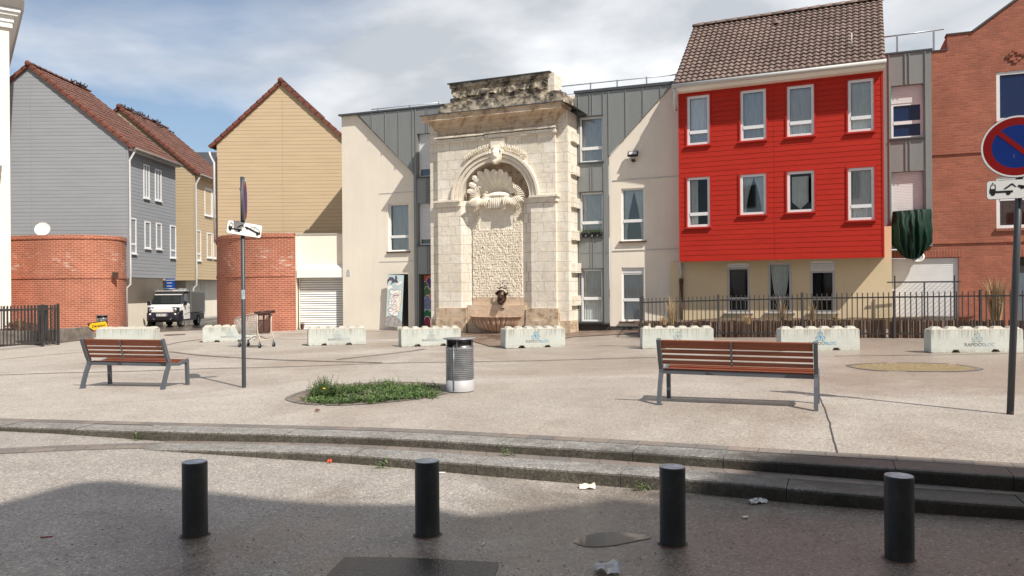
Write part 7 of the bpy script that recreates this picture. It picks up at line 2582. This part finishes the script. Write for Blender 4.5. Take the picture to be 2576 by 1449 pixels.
for s_ in (-1, 1):
    mb = MB(); mb.m = Matrix.Translation((s_ * vw * .70, .035, .80)) @ Matrix.Rotation(R(90), 4, 'X'); mb.lathe([(0, .03), (.07, .025), (.085, .0), (.095, -.02)], n=20); mb.build('headlight', M['metal_light'], van)
    mb = MB(); mb.m = Matrix.Translation((s_ * vw * .72, .03, .60)) @ Matrix.Rotation(R(90), 4, 'X'); mb.lathe([(0, .03), (.045, .02), (.055, -.01)], n=16); mb.build('fog_light', M['white'], van)
    mb = MB(); mb.box(s_ * (vw + .05) - .06, s_ * (vw + .05) + .06, .48, .56, 1.0, 1.18); mb.obox((s_ * vw * .88, .52, 1.02), (s_ * (vw + .03), .52, 1.05), .02, .02); mb.build('mirror', dark_m, van)
    mb = MB(); mb.obox((s_ * .34, -.03, .36), (s_ * .44, -.01, .47), .01, .03); mb.build('grille_trim', M['metal_light'], van)
    for yy in (.42, 2.35):
        mb = MB(); mb.m = Matrix.Translation((s_ * (vw - .12), yy, .27)) @ Matrix.Rotation(R(90), 4, 'Y'); mb.lathe([(.16, -.09), (.25, -.085), (.275, -.05), (.275, .05), (.25, .085), (.16, .09)], n=28); wh = mb.build('wheel', M['rubber'], van)
        mb = MB(); mb.m = Matrix.Translation((s_ * (vw - .12), yy, .27)) @ Matrix.Rotation(R(90), 4, 'Y'); mb.lathe([(0, .08), (.05, .085), (.07, .06), (.15, .075), (.165, .088)] if s_ > 0 else [(0, -.08), (.05, -.085), (.07, -.06), (.15, -.075), (.165, -.088)], n=20); mb.build('rim', M['metal_light'], wh)
mb = MB(); mb.box(-.28, .22, -.045, -.02, .52, .63); np_ = mb.build('number_plate', white_m, van)
mb = MB(); mb.box(-.28, -.245, -.048, -.046, .522, .628); mb.box(.185, .22, -.048, -.046, .522, .628); mb.build('plate_band', M['bluepaint'], np_)
text_mesh('CD-823-VX', .085, M['black'], np_, (-.03, -.048, .575), (R(90), 0, 0))
van.scale = (.98, .98, .98)
# blue notice behind the van
q0 = at(412, 705, 39.0); q1 = at(435, 722, 39.0)
ns = empty('blue_notice', ((q0.x + q1.x) / 2, 39.0 + .2, (q0.z + q1.z) / 2), 0, 'blue rectangular notice board with white lines on the wall above the van', 'sign')
w_, h_ = (q1.x - q0.x) / 2, (q0.z - q1.z) / 2 + .12
mb = MB(); mb.box(-w_, w_, 0, .05, -h_, h_); mb.build('board', M['bluepaint'], ns)
mb = MB(); mb.box(-w_, w_, -.006, -.001, h_ - .13, h_ - .10); mb.box(-w_ * .7, w_ * .4, -.006, -.001, .02, .05); mb.box(-w_ * .7, w_ * .4, -.006, -.001, -.14, -.11); mb.build('lettering_lines', M['white'], ns)

# ------------------------------------------------------------------ pigeons on the ridges
mg = mat('pigeon_feathers', (0.07, 0.075, 0.09), .7, var=.5, scale=14)
proto = None
def pigeon(px, py, Y, label, group, ang):
    global proto
    p = at(px, py, Y)
    if proto is None:
        mb = MB()
        mb.ball((0, 0, .09), .06, .11, .065, 10, 8)
        mb.tube([(0, -.08, .12), (0, -.11, .18)], [.04, .025], 8); mb.ball((0, -.12, .20), .03, .038, .03, 8, 6); mb.tube([(0, -.15, .20), (0, -.175, .192)], [.01, .003], 5)
        mb.tube([(0, .08, .08), (0, .19, .055)], [.045, .03], 8, flat=.4)
        for s_ in (-1, 1): mb.tube([(s_ * .02, 0, .04), (s_ * .02, -.01, 0)], .006, 4); mb.tube([(s_ * .05, -.04, .10), (s_ * .055, .05, .10), (s_ * .03, .14, .08)], [.02, .035, .01], 6)
        o = mb.build('pigeon', mg); proto = o
    else:
        o = proto.copy(); COL.objects.link(o)
    o.location = p; o.rotation_euler = (0, 0, ang); s_ = rnd.uniform(.62, .85); o.scale = (s_, s_, s_)
    for k_ in ('label', 'category', 'group'): pass
    tag(o, label, 'pigeon', group)
    return o
# A ridge
ORD = ['nearest', 'second', 'third', 'fourth', 'fifth', 'sixth', 'seventh', 'eighth', 'ninth', 'tenth', 'eleventh', 'twelfth', 'thirteenth']
PIG = ['%s pigeon from the front end of the beige house ridge' % o_ for o_ in ORD] + ['%s pigeon from the far end of the crowd on the beige house ridge' % o_ for o_ in (['farthest'] + ORD[1:])[::-1]]
PIG2 = ['%s pigeon in the small group near the far end of the grey house ridge' % o_ for o_ in ('nearest', 'second', 'third', 'fourth', 'fifth', 'farthest')]
xr0 = xam
for k in range(26):
    t = (k + rnd.uniform(-.2, .2)) / 26
    Y = aY + .15 + t * 4.6
    x = xam + (rnd.uniform(-.05, .05) if rnd.random() < .6 else rnd.uniform(.15, .8))
    z = 10.95 + .15 - max(0, x - xam - .08) * 0.82
    o = pigeon(100, 100, 30, PIG[k], 'pigeons crowding the beige house ridge', rnd.uniform(0, 6.28)); o.location = (x, Y, z)
for k in range(6):
    Y = gY + 2.9 + k * .22
    x = xm_ + rnd.uniform(-.04, .25); z = 11.0 + .15 - max(0, x - xm_ - .08) * .82
    o = pigeon(100, 100, 30, PIG2[k], 'pigeons on the grey house ridge', rnd.uniform(0, 6.28)); o.location = (x, Y, z)

# ------------------------------------------------------------------ planting pits
def pit(pts, name, label, m_, cat='planting pit'):
    pl = [gp(*q) for q in pts]
    c = sum(pl, Vector()) / len(pl)
    root = empty(name, c, 0, label, cat)
    cl = [((p - c).x, (p - c).y) for p in pl]
    cl = catmull(cl, True, 5)
    mb = MB(); mb.poly([(x, y, .004 + .014 * x) for x, y in cl]); mb.build('soil', m_, root)
    mb = MB(); n = len(cl)
    for k in range(n):
        a, b = cl[k], cl[(k + 1) % n]
        if rnd.random() < .05: continue
        f0, f1 = 1.0, 1.0 + .07 / max(.3, math.hypot(*a))
        mb.face([mb.P(a[0] * f0, a[1] * f0, .008 + .014 * a[0]), mb.P(b[0] * f0, b[1] * f0, .008 + .014 * b[0]), mb.P(b[0] * f1, b[1] * (1 + .09 / max(.12, abs(a[1]) + .1)), .008 + .014 * b[0]), mb.P(a[0] * f1, a[1] * (1 + .09 / max(.12, abs(a[1]) + .1)), .008 + .014 * a[0])])
    mb.build('edging', M['band'], root)
    return root, c, cl


pr, pc, pcl = pit([(733, 1003), (760, 989), (830, 972), (930, 963), (1030, 963), (1100, 967), (1150, 975), (1130, 984), (1060, 1000), (960, 1012), (860, 1018), (780, 1015)], 'planting_pit', 'oval planting pit edged with dark stones and overgrown with green weeds', mat('dusty_soil', (0.22, 0.18, 0.14), .95, var=.35, scale=8, fine=50, bmp=.6, bd=.02))
pr2, pc2, pcl2 = pit([(2140, 921), (2200, 915), (2300, 914), (2400, 918), (2455, 928), (2400, 934), (2300, 934), (2200, 931)], 'planting_pit', 'oval dry planting pit covered in straw, before the far-right concrete block', mat('straw_litter', (0.34, 0.26, 0.14), .9, var=.5, scale=20, fine=120, bmp=.8, bd=.02))
mb = MB()
for _ in range(700):
    t = rnd.uniform(0, 6.28); r = math.sqrt(rnd.random()) * .9
    x0 = sum(p[0] for p in pcl2) / len(pcl2); ex = max(p[0] for p in pcl2); ey = max(p[1] for p in pcl2)
    x, y = math.cos(t) * r * ex * .95, math.sin(t) * r * ey * .8
    a = rnd.uniform(0, 6.28); l = rnd.uniform(.02, .06)
    w_ = .003
    mb.poly([(x, y, .012), (x + w_, y + w_, .012), (x + math.cos(a) * l, y + math.sin(a) * l, .012 + rnd.uniform(0, .04))])
tag(mb.build('straw', M['dry'], None, loc=pc2, normals=False), 'dry straw littering the right-hand planting pit', 'straw', kind='stuff')


def weeds(name, region, n, hmax, mats, label):
    obs = []
    mbs = [MB(), MB()]
    for _ in range(n):
        x, y, hs = region()
        m__ = mbs[0 if rnd.random() < .7 else 1]
        stem_h = hs * rnd.uniform(.35, 1.0)
        lx, ly = rnd.uniform(-.4, .4) * stem_h, rnd.uniform(-.4, .4) * stem_h
        nl = int(3 + stem_h * 40)
        for k in range(nl):
            t = (k + .5) / nl
            c = Vector((x + lx * t, y + ly * t, stem_h * t))
            a = rnd.uniform(0, 6.28); l = rnd.uniform(.022, .050) * (1.15 - .6 * t)
            u = Vector((math.cos(a), math.sin(a), rnd.uniform(-.2, .9))) * l; w_ = Vector((-math.sin(a), math.cos(a), rnd.uniform(-.2, .2))) * l * rnd.uniform(.18, .32)
            m__.poly([c, c + u * .5 + w_, c + u, c + u * .5 - w_])
        if stem_h > .12: m__.tube([(x, y, 0), (x + lx, y + ly, stem_h)], [.003, .0015], 3, cap=False)
    return mbs


clumps = []
for _ in range(170):
    for _t in range(50):
        px = rnd.uniform(778, 1088); t = (px - 770) / 320; py = rnd.uniform(974, 1016)
        lo = 1017 - 8 * t ** 1.5 - 16 * max(0, t - .5); hi = 990 - 22 * min(1, t * 1.6)
        if hi < py < lo: break
    h = rnd.uniform(.08, .155)
    if 800 < px < 868 and py < 1000: h = rnd.uniform(.16, .30)
    elif px < 870 and py > 1000: h = rnd.uniform(.03, .06)
    elif px > 930 and rnd.random() < .25: h = rnd.uniform(.14, .19)
    clumps.append((gp(px, py) - pc, h))
def reg():
    c_, h = rnd.choice(clumps)
    return c_.x + rnd.gauss(0, .07), c_.y + rnd.gauss(0, .055), h * rnd.uniform(.5, 1.0)
mbs = weeds('weeds', reg, 3800, .2, None, None)
for m__, mm in zip(mbs, ('leaf', 'leaf2')):
    tag(m__.build('weeds', M[mm], None, loc=pc, normals=False), ('dark green low weeds' if mm == 'leaf' else 'paler green weeds') + ' filling the left-hand planting pit', 'weeds', kind='stuff')
p = gp(813, 1003)
fl_ = empty('dandelion', p, 0, 'yellow dandelion flower at the left of the weedy pit', 'flower')
mb = MB(); mb.tube([(0, 0, 0), (0.01, 0, .13)], .003, 5); mb.build('stem', M['leaf'], fl_)
mb = MB(); mb.ball((.01, 0, .135), .02, .02, .01, 8, 5); mb.build('flower_head', M['yellow'], fl_)
# kerb weeds
for px, py, lab, zf in ((232, 1092, 'small weed at the foot of the upper kerb, left of the others', zt), (590, 1143, 'small weed at the foot of the lower step near the leftmost bollard', zl), (1425, 1180, None, zl), (1610, 1234, 'leafy weed in a joint of the lower kerb beside the third bollard', zl), (962, 1178, 'tiny weed at the foot of the lower step left of the second bollard', zl),
                        (348, 1108, 'small weed on the gravel below the upper kerb', zl), (1280, 1146, 'small green sprig on the step tread behind the second bollard', zt)):
    if lab is None: continue
    p = gp(px, py, zf)
    mb = MB()
    for _ in range(60):
        a = rnd.uniform(0, 6.28); c = Vector((rnd.gauss(0, .04), rnd.gauss(0, .015), abs(rnd.gauss(0, .035)))); l = rnd.uniform(.012, .03)
        u = Vector((math.cos(a), math.sin(a), rnd.uniform(-.2, .9))) * l; w_ = Vector((-math.sin(a), math.cos(a), 0)) * l * .3
        mb.poly([c, c + u * .5 + w_, c + u, c + u * .5 - w_])
    tag(mb.build('weed', M['leaf2'], None, loc=p, normals=False), lab, 'weed', 'weeds along the steps')
# weeds at wall feet
for px, py, lab in ((1068, 829, 'scrubby weed at the foot of the brick wall corner by the garage'),):
    p = gp(700 + 60, 829)
    tuft('weed', p, .35, 60, .12, 'scrubby weed at the foot of the brick wall corner by the garage', 'brownleaf', cat='weed', wid=.01)
for px, py in ((1600, 829), ):
    p = gp(px, py); tuft('weed', p, .18, 60, .3, 'low weeds at the foot of the right-hand cream gable', 'leaf', cat='weed', wid=.012)

# ------------------------------------------------------------------ litter
def scrap(px, py, label, cat, m_, sz, zf=zl, name='litter', hgt=.03):
    p = gp(px, py, zf)
    mb = MB(); N = 9; g = []
    for j in range(N):
        row_ = []
        for i in range(N):
            u, v_ = i / (N - 1) - .5, j / (N - 1) - .5
            n_ = noise.noise(Vector((u * 3 + px, v_ * 3, py)))
            e = 1 - .25 * abs(noise.noise(Vector((i * .9, j * .7, px))))
            row_.append(mb.P(u * sz[0] * e, v_ * sz[1] * e, .006 + hgt * (1 - 4 * v_ * v_) * .7 + abs(n_) * hgt))
        g.append(row_)
    for j in range(N - 1):
        for i in range(N - 1): mb.face([g[j][i], g[j][i + 1], g[j + 1][i + 1], g[j + 1][i]], None, True)
    return tag(mb.build(name, m_, None, loc=p, rz=rnd.uniform(-.3, .3)), label, cat, None)
paper = mat('crumpled_paper', (0.72, 0.68, 0.55), .7, var=.1); foil = mat('foil_wrapper', (0.45, 0.47, 0.5), .3, metal=.4, var=.5, scale=40)
scrap(1477, 1228, 'pale yellow crumpled wrapper on the pavement between the second and third bollards', 'litter', paper, (.13, .09), name='wrapper')
scrap(1905, 1266, 'grey foil wrapper lying in the shade at the foot of the lower step', 'litter', foil, (.14, .06), name='wrapper')
scrap(1527, 1438, 'crumpled white and black wrapper at the bottom edge, below the puddle', 'litter', mat('white_wrapper', (.6, .6, .6), .4, var=.6, scale=18), (.15, .12), name='wrapper', hgt=.05)
scrap(829, 1165, 'small orange plastic scrap at the foot of the lower step', 'litter', mat('orange_plastic', (.75, .08, .02), .5), (.04, .03), name='plastic_scrap')
scrap(1108, 1191, 'white paper scrap right behind the second bollard', 'litter', M['white'], (.08, .05), name='paper_scrap', hgt=.006)
scrap(1874, 1303, 'small pale scrap beside the third bollard on shaded ground', 'litter', paper, (.04, .03), name='paper_scrap', hgt=.01)
scrap(1378, 1139, 'tiny pale scrap on the step tread behind the second bollard', 'litter', paper, (.04, .02), zt, name='paper_scrap', hgt=.01)
scrap(452, 1093 + 12, 'small yellowish scrap under the upper kerb at the left', 'litter', paper, (.06, .02), zt, name='paper_scrap', hgt=.008)
scrap(799, 1036, 'small dark crumpled leaf on the square below the weedy pit', 'leaf', M['brownleaf'], (.06, .05), zp, name='dead_leaf', hgt=.03)
scrap(190, 1496, 'brown twig', 'twig', M['brownleaf'], (.05, .01), name='twig') if False else None
for px, py, L_, a_, m_, lab in ((117, 1353, .07, .15, 'sign_red', 'thin dark red stick on the shaded pavement at the far left'), (1215, 1370, .06, 1.4, 'white', 'thin white stick on the pavement right of the second bollard')):
    p = gp(px, py, zl); mb = MB(); mb.tube([(-L_ / 2, 0, .006), (L_ / 2, 0, .007)], .004, 6)
    tag(mb.build('stick', M[m_], None, loc=p, rz=a_), lab, 'stick')
# grit and pebbles: uncountable
mb = MB()
for _ in range(900):
    px = rnd.uniform(-50, 2600); py = rnd.uniform(1215, 1560)
    p = gp(px, py, zl); s_ = rnd.uniform(.0018, .005)
    mb.ball((p.x, p.y, p.z + s_ * .5), s_, s_ * rnd.uniform(.6, 1), s_ * .7, 5, 3)
tag(mb.build('grit', M['granite'], None), kind='stuff')

# ------------------------------------------------------------------ houses behind the camera whose roofline shades the foreground
edge = [(-400, 1330), (0, 1266), (130, 1229), (200, 1213), (250, 1209), (300, 1210), (450, 1226.6), (525, 1236.6), (700, 1256.6), (850, 1268), (960, 1268), (1050, 1266), (1115, 1284), (1175, 1299), (1287, 1286), (1412, 1274), (1537, 1254), (1637, 1243)]
YB = -3.2
prof = []
for px, py in edge:
    p = gp(px, py, zl); k = (p.y - YB) / -sdir.y * 1.0
    q = p + sdir * k
    prof.append((q.x, q.z))
for px, py in ((1740, 1215), (1830, 1180), (1930, 1150), (2000, 1143), (2227, 1149), (2400, 1160), (2575, 1175), (3000, 1200)):
    p = gp(px, py, zp); k = (p.y - YB) / -sdir.y
    q = p + sdir * k
    prof.append((q.x, q.z))
prof = sorted(prof)
prof = [(prof[0][0] - 6, prof[0][1] - 3)] + prof + [(prof[-1][0] + 14, prof[-1][1] + .4)]
hb_ = empty('street_house_row', (0, YB, 0), 0, 'row of rendered houses standing behind the viewpoint', 'building')
mb = MB()
pts = [(prof[0][0], -.4)] + prof + [(prof[-1][0], -.4)]
a = [mb.P(x, 0, z) for x, z in pts]; b = [mb.P(x, -7, z - (2.5 if z > 0 else 0)) for x, z in pts]
mb.face(a); n = len(pts)
for i in range(n): mb.face([a[i], b[i], b[(i + 1) % n], a[(i + 1) % n]])
mb.build('wall', M['white_render'], hb_)
mb = MB()
for k in range(-4, 14):
    for z in (1.0, 4.0, 7.0): mb.box(k * 2.4 - .55, k * 2.4 + .55, 0.004, .03, z, z + 1.6)
mb.build('window_panes', M['room'], hb_)
